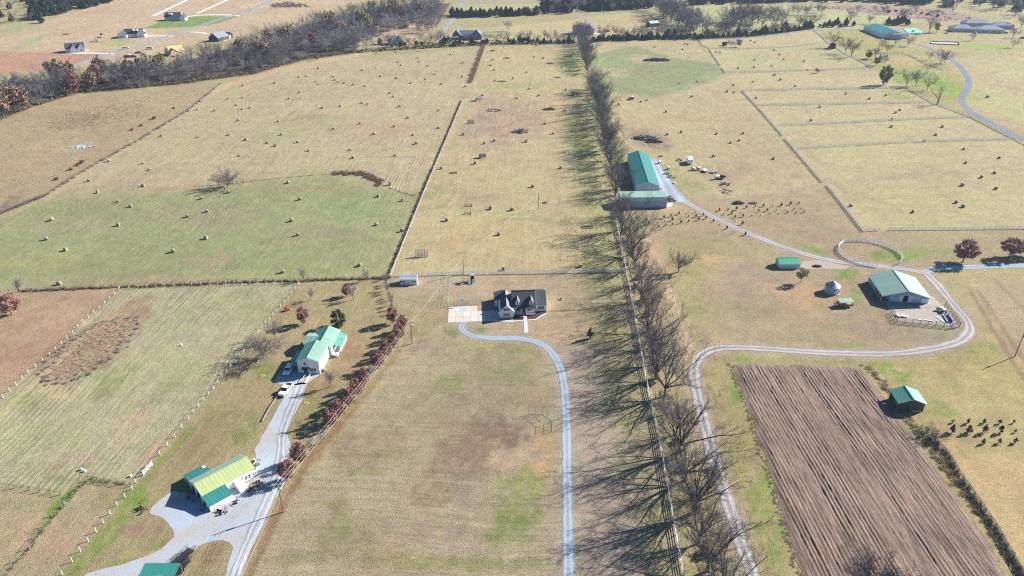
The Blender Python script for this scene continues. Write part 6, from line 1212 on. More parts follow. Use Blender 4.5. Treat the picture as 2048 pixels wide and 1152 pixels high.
# --- single trees, each by what it stands beside
S1 = [
 (('round', 0), (456, 374), .72, 'lone round bare tree in the middle of the big left hay field'),
 (('round', 1), (1357, 544), .85, 'lone spreading bare tree right of the bare row, near the gravel lane'),
 (('pale', 0), (551, 678), .62, 'pale bare tree left of the farmhouse beside the white-post fence'),
 (('round', 0), (527, 716), .62, 'wide bare grey tree nearest the left of the farmhouse'),
 (('bush', 0), (484, 745), .7, 'dark bare bush by the white-post fence left of the farmhouse'),
 (('small', 0), (622, 600), .75, 'small pale bare tree behind the farmhouse near the fence corner'),
 (('small', 1), (707, 600), .9, 'small pale bare tree beside a reddish one behind the farmhouse'),
 (('small', 2), (661, 774), .95, 'small spreading bare tree in front of the farmhouse'),
 (('small', 0), (608, 561), .8, 'small bare tree on the dark fence line at the fence corner'),
 (('small', 1), (732, 561), .8, 'small bare tree on the dark fence line left of the shed'),
 (('small', 2), (40, 590), 1.0, 'small bare tree beside the pinkish red tree at the left edge'),
 (('small', 1), (598, 858), .5, 'tiny pale bare tree beside the gravel drive below the farmhouse'),
 (('gnarl', 0), (1875, 209), 1.05, 'gnarled old bare tree at the end of a paddock cross fence'),
 (('mid', 0), (1690, 107), 1.15, 'big bare tree at the right side of the far paddocks, left one of the pair'),
 (('mid', 1), (1702, 114), 1.2, 'big bare tree at the right side of the far paddocks, nearer one of the pair'),
 (('mid', 2), (1664, 95), 1.0, 'bare tree with a dark bush at its foot by the far paddock corner'),
 (('mid', 3), (1812, 172), .85, 'bare tree below the riding arena, leftmost of three'), (('pale', 1), (1831, 172), .95, 'bare tree below the riding arena, middle of three'), (('pale', 2), (1854, 180), .95, 'bare tree below the riding arena, rightmost of three'),
 (('mid', 4), (1763, 99), .75, 'bare tree near the lower corner of the arena barn, left of its neighbour'), (('mid', 0), (1774, 105), .6, 'small bare tree between the arena barn and riding arena'), (('mid', 1), (1790, 90), .8, 'spreading bare tree in front of the arena barn annex'), (('mid', 2), (1816, 92), .75, 'bare tree at the bend of the asphalt drive by the arena barn'),
 (('mid', 3), (1880, 130), .9, 'bare tree between riding arena and asphalt drive, left of two'), (('mid', 4), (1889, 126), .8, 'bare tree between riding arena and asphalt drive, right of two'), (('pale', 0), (1858, 120), .6, 'small pale bare tree above the riding arena fence'),
 (('pale', 1), (1944, 81), .6, 'small pale bare tree in front of the grey hip-roofed houses'), (('pale', 2), (2026, 95), .75, 'pale bare tree on the lawn at the far right'), (('mid', 0), (2026, 75), .75, 'bare tree beside the parked cars right of the grey houses'), (('mid', 1), (2041, 56), 1.1, 'tall bare tree at the right of the grey houses'),
 (('brownbush', 0), (1634, 146), .85, 'lone small bare shrub on a cross fence in the far paddocks'), (('small', 1), (1750, 118), 1.6, 'thin bare tree left of the riding arena'),
 (('pale', 0), (1016, 62), .85, 'lone pale bare tree in the meadow behind the paddock hedge'), (('mid', 2), (1206, 79), 1.05, 'tall bare tree right of the pale grey two-storey house'), (('mid', 3), (1296, 72), .8, 'thin bare tree in front of the small metal-roofed barn'),
 (('pale', 1), (1858, 65), 1.25, 'tall pale bare tree left of the grey houses'), (('mid', 4), (1700, 45), 1.1, 'bare tree in the hedge far left of the arena barn'), (('mid', 1), (1738, 48), .8, 'bare tree just behind the arena barn'), (('mid', 2), (1806, 42), 1.1, 'bare tree rising behind the evergreen clump at the arena barn'), (('mid', 0), (1625, 53), 1.15, 'large bare tree at the upper corner of the far paddocks'),
]
for key, uv, s, lab in S1: bare_tree(key, G(*uv), s, rr.uniform(0, 6.28), lab, None, 'bare_bush' if 'bush' in key[0] else 'bare_tree', 'bush' if 'bush' in key[0] else 'tree')
S2 = [
 (('yew', 0), (677, 652), 1.0, 'round dark evergreen behind the farmhouse', 'evergreen_tree'), (('pear', 0), (608, 648), 1.05, 'rust red tree left of the round evergreen behind the farmhouse', 'autumn_tree'), (('pear', 1), (694, 592), .8, 'thin reddish tree behind the farmhouse near the dark fence', 'autumn_tree'),
 (('green', 0), (1601, 566), 1.05, 'bright green young tree below the small green-roofed shed', 'leafy_tree'),
 (('maple', 0), (1925, 524), .95, 'leaning red-brown maple by the right gravel lane, leftmost of three', 'maple_tree'), (('maple', 1), (2018, 514), .82, 'red-brown maple by the right gravel lane, middle of three', 'maple_tree'), (('maple', 2), (2052, 512), .72, 'red-brown maple by the right gravel lane at the photo edge', 'maple_tree'),
 (('pink', 0), (24, 630), 1.0, 'pinkish red tree at the left edge beside the stubble strip', 'autumn_tree'), (('oakish', 0), (1767, 170), .92, 'tall dense olive brown tree at the corner of the riding arena', 'leafy_tree'),
 (('autumn', 4), (1735, 118), .55, 'small dark olive tree left of the riding arena', 'leafy_tree'), (('autumn', 5), (1739, 117), .4, 'small pink tree beside a dark olive one left of the riding arena', 'autumn_tree'), (('autumn', 4), (1753, 131), .55, 'round olive brown tree beside the dark shelter at the arena', 'leafy_tree'),
 (('autumn', 5), (1873, 65), .7, 'thin pink brown tree left of the grey hip-roofed houses', 'autumn_tree'), (('darkbush', 0), (1664, 97), 1.3, 'dark evergreen bush at the foot of a bare tree by the far paddocks', 'dark_bush'), (('autumn', 3), (634, 121), .35, 'small red bush at the edge of the wood by the hay field', 'autumn_tree'),
 (('darkbush', 0), (1449, 91), .9, 'dark round bush at the left end of the far paddock thicket', 'dark_bush'), (('autumn', 0), (1478, 94), .5, 'rust coloured small tree at the right end of the far paddock thicket', 'autumn_tree'),
]
for key, uv, s, lab, nm in S2: leafy(key, G(*uv), s, rr.uniform(0, 6.28), lab, None, nm, 'bush' if 'bush' in nm else 'tree')
for k, uv in enumerate([(1458, 93), (1464, 94), (1470, 94)]): bare_tree(('pale', k), G(*uv), .45, k, 'small bare tree in the thicket inside the far paddock', 'far paddock thicket')
# russet trees along the gravel drive
pears = [(786, 647, 1), (805, 662, 1), (799, 678, 1), (786, 696, 1), (773, 715, 1), (756, 737, 2), (742, 752, 0), (727, 774, 2), (714, 792, 1), (698, 812, 1), (677, 836, 1), (662, 853, 1), (643, 886, 0), (624, 900, 0), (601, 925, 1), (576, 960, 1)]
RUS = ['topmost'] + ORD[1:] + ['thirteenth', 'fourteenth']
for k, (u, v, c) in enumerate(pears):
    if c == 0: bare_tree(('small', k % 3), G(u, v), rr.uniform(.6, .75), k, 'small bare grey tree in the russet row by the gravel drive', 'bare trees in the russet row')
    else:
        rus_n = sum(1 for q_ in pears[:k] if q_[2])
        leafy(('pear', k % 3), G(u, v), rr.uniform(.86, 1.12), k, RUS[rus_n] + ' russet tree from the top of the row along the gravel drive', 'russet trees along the gravel drive', 'russet_tree')
        if c == 2: bare_tree(('small', k % 3), G(u + 2, v), .8, k, 'small bare grey tree in the russet row by the gravel drive', 'bare trees in the russet row')
for k, p in enumerate(along([(770, 560), (776, 590), (784, 622), (792, 636)], 2.6, .3, 15)): bare_tree(('small', k % 3), p + Vector((rr.uniform(-.6, .6), 0, 0)), rr.uniform(.4, .62), k, 'small bare tree in the hedge between shed and russet row', 'hedge below the garden shed')
# young evergreens
sap = [(1075, 605), (1140, 590), (1090, 630), (1160, 625), (1172, 653), (1215, 583), (1222, 610), (1228, 643), (1270, 570), (1282, 600), (1285, 633), (1335, 550), (1345, 585), (1352, 622), (1398, 545), (1410, 572), (1412, 610), (1462, 537), (1472, 570), (1490, 598), (1530, 560), (1550, 586), (1612, 608), (1662, 635), (1718, 667), (1775, 697), (1865, 715), (1658, 523), (1727, 517), (1690, 555), (1758, 548), (1795, 513), (1785, 577), (1783, 605), (1842, 632), (1875, 500), (1830, 543), (1848, 570), (1945, 490), (1917, 566), (1972, 530), (1990, 562), (2012, 488), (2040, 525)]
sap = [(1024 + x / 4, 288 + (y + 14) / 4) for x, y in sap] + [(1536 + x / 4, 288 + (y + 14) / 4) for x, y in [(35, 488), (65, 522), (105, 483), (80, 548), (135, 520), (155, 541), (178, 472), (208, 512), (222, 538), (245, 468), (265, 510), (287, 535), (12, 550)]]
for k, uv in enumerate(sap):
    lane = (uv[1] - 405) - (uv[0] - 1370) * .46
    lab = 'young evergreen in the planted rows left of the gravel lane' if uv[0] < 1500 and lane > -8 else 'young evergreen in the planted rows right of the gravel lane'
    leafy(('sapling', k % 4), G(*uv), rr.choice((.42, .55, .7, .85, .95)), k, lab, 'young evergreens ' + ('left' if 'left' in lab else 'right') + ' of the lane', 'evergreen_sapling')
for k, (x, y, s) in enumerate([(1475, 1080, .7), (1597, 1082, .9), (1725, 1082, .8), (1853, 1085, .8), (1963, 1080, .7), (1470, 1156, 1.35), (1600, 1156, 1.35), (1728, 1156, 1.35), (1860, 1156, 1.35), (1975, 1156, .6), (1722, 1246, .9), (1848, 1242, .85), (1975, 1240, .95)]):
    leafy(('sapling', k % 4), G(1536 + x / 4, 576 + y / 4), s, k, 'young evergreen in the three short rows at the lower right', 'young evergreens at the lower right', 'evergreen_sapling')

# --- rough vegetation that nobody could count
pondp = Gs([(84, 752), (95, 728), (130, 690), (180, 655), (225, 640), (262, 637), (277, 644), (258, 672), (228, 712), (178, 748), (135, 766), (100, 768)])
rim = []
for a, b in zip(pondp, pondp[1:] + pondp[:1]):
    n = max(1, int((b - a).length / 1.0)); rim += [a + (b - a) * (j / n) + Vector((rr.gauss(0, .9), rr.gauss(0, .9), 0)) for j in range(n)]
DW = [twig_clump('weed', M_DWEED, 60 + i, 60, .7, .9, .03) for i in range(3)]
stuff_mesh('weed_bank', DW, rim, .7, mat('grey_weeds', (.33, .27, .225), .95, .1, 1, isl=.45, col2=(.17, .13, .105)), seed=7)
stuff_mesh('dry_weeds', WEED, scatter(pondp, 300, 61), .45, M_WEED, seed=8); stuff_mesh('weed_bank', DW, scatter(pondp, 40, 62), .4, M_DWEED, seed=9)
plow_edge = along([(1722, 733), (1760, 772), (1800, 830), (1850, 895), (1900, 965), (1950, 1030), (2000, 1100), (2030, 1150), (2060, 1210)], .5, .5, 16)
stuff_mesh('dry_weeds', WEED, [p + Vector((rr.uniform(.3, 2.6), rr.uniform(-.5, .8), 0)) for p in plow_edge], .75, M_WEED, seed=10)
pe2 = along([(1462, 727), (1490, 800), (1515, 875), (1541, 955), (1570, 1050), (1600, 1150), (1620, 1220)], .8, .5, 17)
stuff_mesh('dry_weeds', WEED, [p + Vector((rr.uniform(-.9, .2), 0, 0)) for p in pe2], .5, M_WEED, seed=11)
fb = along([(1850, 868), (1868, 882), (1890, 908), (1925, 962), (1960, 1012), (1990, 1057), (2038, 1142), (2080, 1210)], .7, .5, 18)
stuff_mesh('fence_brush', [twig_clump('scrub', M_TWIG, 70 + i, 90, 1.0, 1.7, .03) for i in range(3)], [p + Vector((rr.uniform(-.7, .5), 0, 0)) for p in fb[::2]], .6, mat('bare_twigs', None), seed=12)
stuff_mesh('fence_brush', [small_cloud('under', M_GWEED, 75, 60, ell(0, 0, .5, 1.0, 1.0, .6), .16, 9)], [p + Vector((rr.uniform(-1.1, 0), 0, 0)) for p in fb], .65, M_GWEED, seed=13)
for k, uv in enumerate([(1853, 872), (1870, 882)]): bare_tree(('bush', k), G(*uv), .7, k, 'bare bush at the upper end of the brushy old fence', 'bushes at the old fence end', 'bare_bush', 'bush')
stuff_mesh('fence_brush', DW, [p + Vector((0, rr.gauss(.2, .4), 0)) for p in along([(40, 582.5), (240, 575), (512, 564.5), (780, 557)], .55, .6, 29)], .75, M_DWEED, seed=27)
# brush along the left paddock fence and the older hedge beyond it
stuff_mesh('fence_brush', DW, [p + Vector((-1.0 + rr.gauss(0, .3), 0, 0)) for p in along([(785, 545), (845, 395), (885, 300), (926, 201)], 1.5, .6, 19)], .9, M_DWEED, seed=14)
stuff_mesh('fence_brush', SCRUB, along([(941, 165), (950, 140), (962, 108), (967, 92)], 1.1, .4, 20), .75, mat('brown_twigs', None), seed=15)
stuff_mesh('fence_brush', SCRUB, along([(90, 392), (180, 335), (270, 285), (375, 222), (442, 167)], 4, .6, 21), .5, mat('bare_twigs', None), seed=16)
stuff_mesh('fence_brush', SCRUB, along([(-60, 470), (0, 428), (40, 412), (90, 392)], .9, .6, 22), .55, mat('bare_twigs', None), seed=17)
for k, uv in enumerate([(348, 217), (308, 238), (283, 252), (264, 261), (112, 360), (142, 340), (157, 331), (164, 326)]): leafy(('brush', k % 2), G(*uv), rr.uniform(.6, .9), k, 'small dark shrub on the fence line between rough pasture and hay field', 'shrubs on the pasture fence line', 'dark_shrub', 'bush')
stuff_mesh('dry_weeds', WEED, scatter([(0, 260), (150, 200), (345, 180), (420, 175), (260, 280), (170, 330), (0, 410), (-100, 420)], 1500, 63), .42, M_WEED, seed=18)
stuff_mesh('weed_bank', DW, scatter([(100, 230), (280, 200), (300, 230), (170, 262), (90, 262)], 300, 64), .42, M_DWEED, seed=19)
stuff_mesh('ditch_weeds', WEED, along([(395, 372), (460, 368), (540, 358), (640, 349), (700, 346)], 1.0, .5, 23), .6, M_WEED, seed=20)
stuff_mesh('ditch_scrub', DW, [p + Vector((rr.gauss(0, .8), rr.gauss(0, 1.6), 0)) for p in along([(665, 347), (725, 347), (745, 356), (762, 368)], .28, .5, 24)], 1.1, M_DWEED, seed=21)
stuff_mesh('ditch_weeds', [small_cloud('under', M_GWEED, 77, 60, ell(0, 0, .3, 1.0, 1.0, .35), .16, 9)], along([(768, 372), (800, 384), (830, 392)], 1.2, .5, 25), .8, M_GWEED, seed=22)
stuff_mesh('fence_brush', SCRUB, along([(60, 582), (240, 575), (512, 565), (780, 557)], 2.6, .8, 26), .3, mat('bare_twigs', None), seed=23)
stuff_mesh('fence_brush', [small_cloud('under', M_GWEED, 78, 60, ell(0, 0, .3, .9, .9, .35), .14, 9)], along([(150, 988), (110, 1032), (58, 1100), (10, 1156)], .9, .6, 27) + along([(150, 985), (180, 958), (260, 971)], .9, .6, 28), .7, M_GWEED, seed=24)
stuff_mesh('marsh_brush', DW, scatter([(1605, 14), (1750, 13), (1890, 24), (1955, 38), (1880, 42), (1740, 27)], 130, 65), 1.2, M_DWEED, seed=25)
stuff_mesh('pond_brush', DW, scatter([(542, 8), (575, 4), (610, 10), (620, 14), (570, 15), (545, 13)], 120, 66), 1.6, M_DWEED, seed=26)
# ------------------------------------------------------------------ round hay bales
m, nt, b_ = newmat('net_wrapped_hay'); MATS['net_wrapped_hay'] = m
tc = nnode(nt, 'ShaderNodeTexCoord'); mp = nnode(nt, 'ShaderNodeMapping'); mp.inputs['Scale'].default_value = (6, 1.2, 1.2); nt.links.new(tc.outputs['Object'], mp.inputs[0])
n1 = noise_(nt, mp.outputs[0], 2, 4, .6); oi = nnode(nt, 'ShaderNodeObjectInfo')
c_ = mixcol(nt, mapr(nt, n1, .35, .65, 0, 1), (.22, .175, .115), (.34, .29, .215)); nt.links.new(mulcol(nt, c_, mapr(nt, oi.outputs['Random'], 0, 1, .8, 1.15)), b_.inputs['Base Color']); b_.inputs['Roughness'].default_value = .9
BALE = []
for k in range(4):
    rg = random.Random(k); mb = MB(); r = .76 + rg.uniform(-.03, .03); w = .68
    mb.lathe([(r * .55, -w - .02), (r * .93, -w), (r, -w + .1), (r * 1.01, 0), (r, w - .1), (r * .93, w), (r * .55, w + .02)], 18, axis='x')
    me = mb.mesh('hay_bale', m)
    for v in me.vertices:
        f = 1 + rg.uniform(-.02, .02); v.co.y *= f; v.co.z = v.co.z * f + r - .04
        if v.co.z < .12: v.co.z *= .3; v.co.y *= 1.04
    for p_ in me.polygons: p_.use_smooth = len(p_.vertices) == 4 and abs(p_.normal.x) < .8
    BALE.append(me)
B1 = [(1945, 678), (1940, 777), (1824, 783), (1604, 805), (1891, 835), (2003, 855), (1937, 868), (1577, 873), (1513, 880), (1717, 880), (1909, 957), (1831, 1073), (1584, 1092), (1291, 1082), (1969, 1113)]
B2 = [(965, 417), (1118, 412), (1299, 405), (1558, 430), (1295, 455), (1136, 491), (1305, 490), (1160, 518), (1372, 521), (1653, 496), (500, 541), (963, 543), (852, 556), (1425, 588), (344, 612), (404, 602), (616, 608), (995, 605), (1123, 620), (632, 633), (480, 650), (658, 651), (706, 658), (153, 659), (500, 670), (1240, 658), (1358, 629), (1484, 667), (1652, 608), (1707, 596), (780, 672), (874, 684), (347, 735), (264, 784), (1072, 741), (1101, 768), (849, 818), (894, 829), (675, 843), (530, 858), (1148, 847), (1465, 878), (1213, 939), (181, 966), (831, 983), (1107, 1006), (618, 1026), (1462, 1019), (202, 1073), (947, 1067), (1255, 1075), (90, 1138), (333, 1133), (1282, 1143)]
B2p = [(1676, 687), (1892, 472), (1905, 553), (1912, 641), (1814, 757), (1658, 1071), (1911, 1119), (1831, 1141)]
B3p = [(8, 622), (178, 448), (252, 457), (119, 574), (397, 535), (140, 705), (433, 713), (214, 759), (40, 781), (424, 878), (262, 984), (328, 1064), (113, 1128), (195, 360)]
B3 = [(645, 368), (1142, 371), (1385, 343), (1405, 350), (1363, 391), (1335, 663), (1484, 646), (1438, 768), (1080, 796), (1031, 809), (854, 832), (1232, 889), (1772, 677), (1720, 728), (1776, 733), (1929, 648), (1243, 1070), (1354, 1053), (1637, 1065), (1847, 1062), (1817, 1119), (1750, 1137)]
B3q = [(1634, 414), (1666, 413), (1941, 474), (1808, 540), (1935, 533), (1910, 318), (1945, 331), (1806, 315), (1953, 779)]
B4 = [(50, 395), (92, 429), (126, 470), (290, 483), (27, 521), (318, 552), (217, 684), (625, 743), (942, 758), (811, 785), (415, 851), (1053, 877), (1021, 896), (345, 958), (993, 950), (986, 1008), (1394, 1009), (1341, 1074), (1252, 1121)]
B4r = [(52, 594), (100, 632)]
B5 = [(873, 132), (1145, 150), (1195, 200), (1911, 90), (712, 290), (1147, 330)]
B5g = [(785, 381), (941, 457), (1046, 496), (1612, 431), (1829, 382), (1656, 535), (1501, 575), (417, 602), (946, 646), (371, 758), (527, 844), (1650, 750), (1386, 856), (475, 1115)]
B6 = [(155, 10), (424, 48), (754, 41), (776, 107), (1114, 87), (1077, 318)]
B6g = [(259, 304), (354, 437), (288, 609), (334, 723), (980, 413), (1174, 447), (967, 640), (1167, 692), (830, 966), (215, 1020)]
B6p = [(1754, 150), (1480, 190), (1880, 512), (2045, 522), (1525, 606), (1942, 720), (1982, 1000)]
B7p = [(389, 186), (167, 336), (5, 520), (548, 975)]
B8 = [(1564, 36), (1848, 106), (1581, 146), (1811, 227), (1708, 260), (1553, 325), (1823, 352), (662, 490), (1160, 538), (1506, 462), (1558, 497)]
LA = ('round hay bale lying in the tan upper part of the big left hay field', 'hay bales in the upper left hay field')
LG = ('round hay bale lying in the green lower part of the left hay field', 'hay bales in the green lower hay field')
LP = ('round hay bale lying in the middle paddock between the fence and the bare tree row', 'hay bales in the middle paddock')
LR = ('round hay bale lying in the hay field right of the bare tree row', 'hay bales right of the tree row')
LQ = ('round hay bale lying in a fenced paddock on the right', 'hay bales in the right paddocks')
rb_ = random.Random(77)
for lst, ox, oy, (lab, grp) in ((B1, 0, 0, LA), (B2, 512, 0, LA), (B2p, 512, 0, LP), (B3p, 1024, 0, LP), (B3, 1024, 0, LR), (B3q, 1024, 0, LQ), (B4, 1536, 0, LQ), (B4r, 1536, 0, LR), (B5, 0, 288, LA), (B5g, 0, 288, LG), (B6, 512, 288, LA), (B6g, 512, 288, LG), (B6p, 512, 288, LP), (B7p, 1024, 288, LP), ([(1613, 92)], 1024, 288, LR), ([(45, 113)], 1536, 288, LR), (B8, 1536, 288, LQ)):
    for x, y in lst:
        p = G(ox + x / 4, oy + (y + 9) / 4); o = link('hay_bale', BALE[rb_.randrange(4)]); o.location = p
        o.rotation_euler = (0, 0, rb_.gauss(.15, .5)); tag(o, lab, 'hay bale', grp); s = rb_.uniform(.78, .95); o.scale = (s, s, s)
# one bale out on the mown field at the far right
o = link('hay_bale', BALE[0]); o.location = G(1975, 195); tag(o, 'single grey lump of old hay on the mown field at the far right', 'hay bale')

# ------------------------------------------------------------------ utility poles and lines
M_POLE = mat('pole_wood', (.17, .14, .115), .9, .2, 2)
def pole(uv, h, label, arm=True, can=False, r=.15, rz=.6, m=M_POLE, group=None):
    t = thing('utility_pole', label, 'utility pole', G(*uv), rz, group); MB().tube((0, 0, -.2), (0, 0, h), r, r * .65, 8).build('pole', m, t)
    if arm: MB().beam((-.9, 0, h - .5), (.9, 0, h - .5), .12, .14).build('crossarm', m, t)
    if arm:
        for x in (-.8, .8, 0): MB().tube((x, 0, h - .42), (x, 0, h - .2), .05, .03, 6).build('insulator', M_STEEL, t)
    if can: MB().lathe([(.2, h - 2.1), (.24, h - 2.0), (.24, h - 1.2), (.18, h - 1.1)], 10, c=(.42, 0, 0)).build('transformer', M_GALV, t)
    return t
HA = 8.2; pole((567, 1024), HA, 'wooden utility pole with a transformer below the russet row', can=True); pole((824.5, 687), 7.9, 'wooden utility pole at the top end of the russet row', can=True)
pole((927, 548), 7.6, 'thin wooden utility pole on the paddock fence behind the dormer house', arm=False); pole((1076.5, 419), 7.8, 'wooden utility pole standing alone in the middle paddock', arm=False); pole((2029.5, 713), 8.6, 'leaning utility pole at the right edge beside the stubble', arm=False, can=True)
for k, (uv, h, lab) in enumerate((((145, 126), 8.5, 'thin far utility pole beside the paved road at the red field'), ((300, 92), 8.5, 'thin far utility pole beside the paved road opposite the timber house'), ((392, 51), 8.5, 'thin far utility pole on the green lawn, left of two'), ((420, 47), 8.5, 'thin far utility pole on the green lawn, right of two'), ((501, 21), 8.5, 'thin far utility pole at the top beside the paved road'), ((861, 36), 10, 'pale far utility pole in the wood by the white lane'), ((1076, 33), 10, 'far utility pole in the meadow behind the paddock hedge'), ((1101, 61), 9, 'thin far utility pole in the meadow near the grey house'))): pole(uv, h, lab, arm=False, m=mat('pale_pole', (.34, .26, .16), .9, .1, 2), r=.16)
def wire(a, b, sag, n=14):
    P = [a.lerp(b, k / n) - Vector((0, 0, sag * 4 * (k / n) * (1 - k / n))) for k in range(n + 1)]; return P
M_LINE = mat('aluminium_cable', (.50, .46, .40), .5, .05, 1)
def lines(name, label, a, b, za, zb, offs, sag, r=.02):
    A, B = G(*a), G(*b); A.z = za; B.z = zb; t = thing(name, label, 'power line', (A.x, A.y, 0)); o = Vector((A.x, A.y, 0)); d = (B - A); nr = Vector((-d.y, d.x, 0)).normalized()
    for f in offs: MB().path([p - o for p in wire(A + nr * f, B + nr * f, sag)], r, 4).build('cable', M_LINE, t, False)
lines('power_line', 'three cables running along the russet row between the two transformer poles', (567, 1024), (824.5, 687), 8.0, 7.7, (-.8, 0, .8), .9)
lines('power_line', 'three cables running from the lower transformer pole out of the bottom of the frame', (567, 1024), (480, 1230), 8.0, 8.2, (-.8, 0, .8), .6)
lines('power_line', 'single cable from the upper transformer pole to the paddock fence pole', (824.5, 687), (927, 548), 7.7, 7.4, (0,), .8, .02)
lines('power_line', 'single cable from the paddock fence pole to the pole alone in the paddock', (927, 548), (1076.5, 419), 7.4, 7.6, (0,), .9, .02)
# little posts and mulch rings of the row
# ------------------------------------------------------------------ vehicles
M_TYRE = mat('tyre_rubber', (.018, .018, .018), .85, .1, 3); M_RIM = mat('wheel_rim', (.35, .36, .38), .4, .05, 2, metal=.5)
M_LAMP = mat('head_lamp', (.7, .7, .66), .2, .05, 1); M_TAIL = mat('tail_lamp', (.4, .02, .02), .3, .05, 1)
def wheel(root, x, y, r=.36, w=.24):
    t = MB().lathe([(r * .62, -w / 2), (r * .94, -w / 2), (r, -w * .3), (r, w * .3), (r * .94, w / 2), (r * .62, w / 2)], 16, c=(x, y, r), axis='y').build('wheel', M_TYRE, root)
    MB().lathe([(r * .6, -w / 2 - .01), (r * .6, w / 2 + .01)], 12, c=(x, y, r), axis='y').build('rim', M_RIM, t)
def car(name, label, cat, uv, rz, paint, kind='suv', group=None, p=None):
    t = thing(name, label, cat, p or G(*uv), rz, group)
    L, W = {'suv': (4.8, 1.9), 'pickup': (5.6, 1.95), 'sedan': (4.6, 1.8), 'van': (5.6, 2.0)}[kind]; a = L / 2; w = W / 2
    prof = {'suv': [(-a, .5), (-a, 1.0), (-a + .15, 1.1), (a - 1.3, 1.12), (a - .25, .98), (a, .8), (a, .45), (a - .4, .32), (-a + .4, .32)], 'sedan': [(-a, .5), (-a, .95), (-a + .9, 1.0), (a - 1.3, .98), (a - .2, .84), (a, .7), (a, .4), (a - .4, .28), (-a + .4, .28)],
            'pickup': [(-a, .55), (-a, 1.12), (a - 1.6, 1.14), (a - .2, 1.05), (a, .9), (a, .5), (a - .4, .42), (-a + .4, .42)], 'van': [(-a, .5), (-a, 1.2), (a - 1.0, 1.2), (a - .2, 1.0), (a, .8), (a, .42), (a - .4, .34), (-a + .4, .34)]}[kind]
    b = MB(); n = len(prof); rings = [(-w, .93), (-w * .94, 1.0), (w * .94, 1.0), (w, .93)]
    vs = [(x, y, .32 + (z - .32) * k if k < 1 else z) for y, k in rings for x, z in prof]; fs = [tuple(range(n)), tuple(range(3 * n, 4 * n))]
    for j in range(3): fs += [(j * n + i, j * n + (i + 1) % n, (j + 1) * n + (i + 1) % n, (j + 1) * n + i) for i in range(n)]
    b.add(vs, fs); b.build('body', paint, t)
    x0, x1, x2, x3, h = {'suv': (-a + .12, -a + .45, a - 1.9, a - 1.25, 1.72), 'sedan': (-a + .75, -a + 1.3, a - 2.1, a - 1.3, 1.42), 'pickup': (-.75, -.6, a - 2.2, a - 1.55, 1.82), 'van': (-a + .05, -a + .2, a - 1.6, a - .95, 2.1)}[kind]; zb = prof[2][1] - .02
    q = .84; V = [(x0, -w * .92, zb), (x3, -w * .92, zb), (x3, w * .92, zb), (x0, w * .92, zb), (x1, -w * q, h - .08), (x2, -w * q, h - .08), (x2, w * q, h - .08), (x1, w * q, h - .08)]
    MB().add(V, [(3, 2, 1, 0), (4, 5, 6, 7), (0, 1, 5, 4), (1, 2, 6, 5), (2, 3, 7, 6), (3, 0, 4, 7)]) if False else None
    b = MB(); b.add(V, [(3, 2, 1, 0), (4, 5, 6, 7), (0, 1, 5, 4), (1, 2, 6, 5), (2, 3, 7, 6), (3, 0, 4, 7)]); b.build('cabin_glass', M_GLASS, t)
    b = MB(); b.box(((x1 + x2) / 2, 0, h - .04), (x2 - x1 + .06, 2 * w * q + .05, .08))
    for s in (-1, 1):
        for xa, xb in ((x0, x1), (x3, x2), ((x0 + x3) / 2, (x1 + x2) / 2)): b.beam((xa, s * w * .93, zb), (xb, s * (w * q + .01), h - .06), .09, .07)
    b.build('roof', paint, t)
    if kind == 'pickup':
        MB().box((-a + 1.05, 0, 1.13), (1.75, W - .3, .04)).build('cargo_bed', M_BLACK, t)
    for sx in (-1, 1):
        for sy in (-1, 1): wheel(t, sx * (a - .95), sy * (w - .1), .38 if kind != 'sedan' else .33)
    for sy in (-1, 1):
        MB().box((a - .02, sy * (w - .3), .78), (.08, .4, .16)).build('headlight', M_LAMP, t); MB().box((-a + .01, sy * (w - .18), .92), (.06, .2, .22)).build('tail_light', M_TAIL, t)
    return t
M_PW = mat('white_car_paint', (.78, .78, .79), .25, .02, 1, spec=.6); M_PD = mat('dark_car_paint', (.03, .035, .045), .25, .02, 1, spec=.6); M_PB = mat('blue_car_paint', (.09, .14, .24), .25, .02, 1, spec=.6); M_PS = mat('silver_car_paint', (.45, .47, .5), .3, .02, 1, spec=.6)
hdg = dirpx((566, 784), (581, 766)); car('pickup_truck', 'white pickup truck parked on the gravel drive in front of the farmhouse', 'truck', (572.5, 783), math.atan2(-hdg.y, -hdg.x), M_PW, 'pickup')
hdg = dirpx((574, 742), (583, 728)); car('parked_car', 'white car parked in the shade on the left of the farmhouse', 'car', (578, 743), math.atan2(-hdg.y, -hdg.x), M_PW, 'suv')
for k, (uv, rz, pt, kd, lab) in enumerate((((254, 114.5), .1, M_PD, 'suv', 'dark car parked by the half-built house, leftmost of the group'), ((262, 113.5), 1.5, M_PW, 'van', 'white van between two dark cars near the half-built house'), ((268, 114.5), .1, M_PD, 'suv', 'dark car parked right of the white van near the half-built house'), ((277.5, 106.5), .2, M_PB, 'pickup', 'blue pickup standing between the road and the half-built house'), ((300, 98.5), .3, M_PW, 'van', 'white van left of the half-built house'), ((252, 98), .5, M_PW, 'van', 'white van at the roadside opposite the new plots'), ((2012, 66.5), .1, M_PD, 'sedan', 'dark car at the right of the grey houses'), ((2046, 77), .1, M_PD, 'suv', 'dark car at the right edge beyond the grey houses'), ((1146, 23.5), 1.2, M_PW, 'van', 'white van in the wood gap at the head of the grey lane'), ((1215, 63), .2, M_PD, 'suv', 'dark car beside the pale grey two-storey house'))):
    car('parked_car' if kd != 'pickup' else 'pickup_truck', lab, 'car' if kd in ('suv', 'sedan') else ('van' if kd == 'van' else 'truck'), uv, rz, pt, kd)
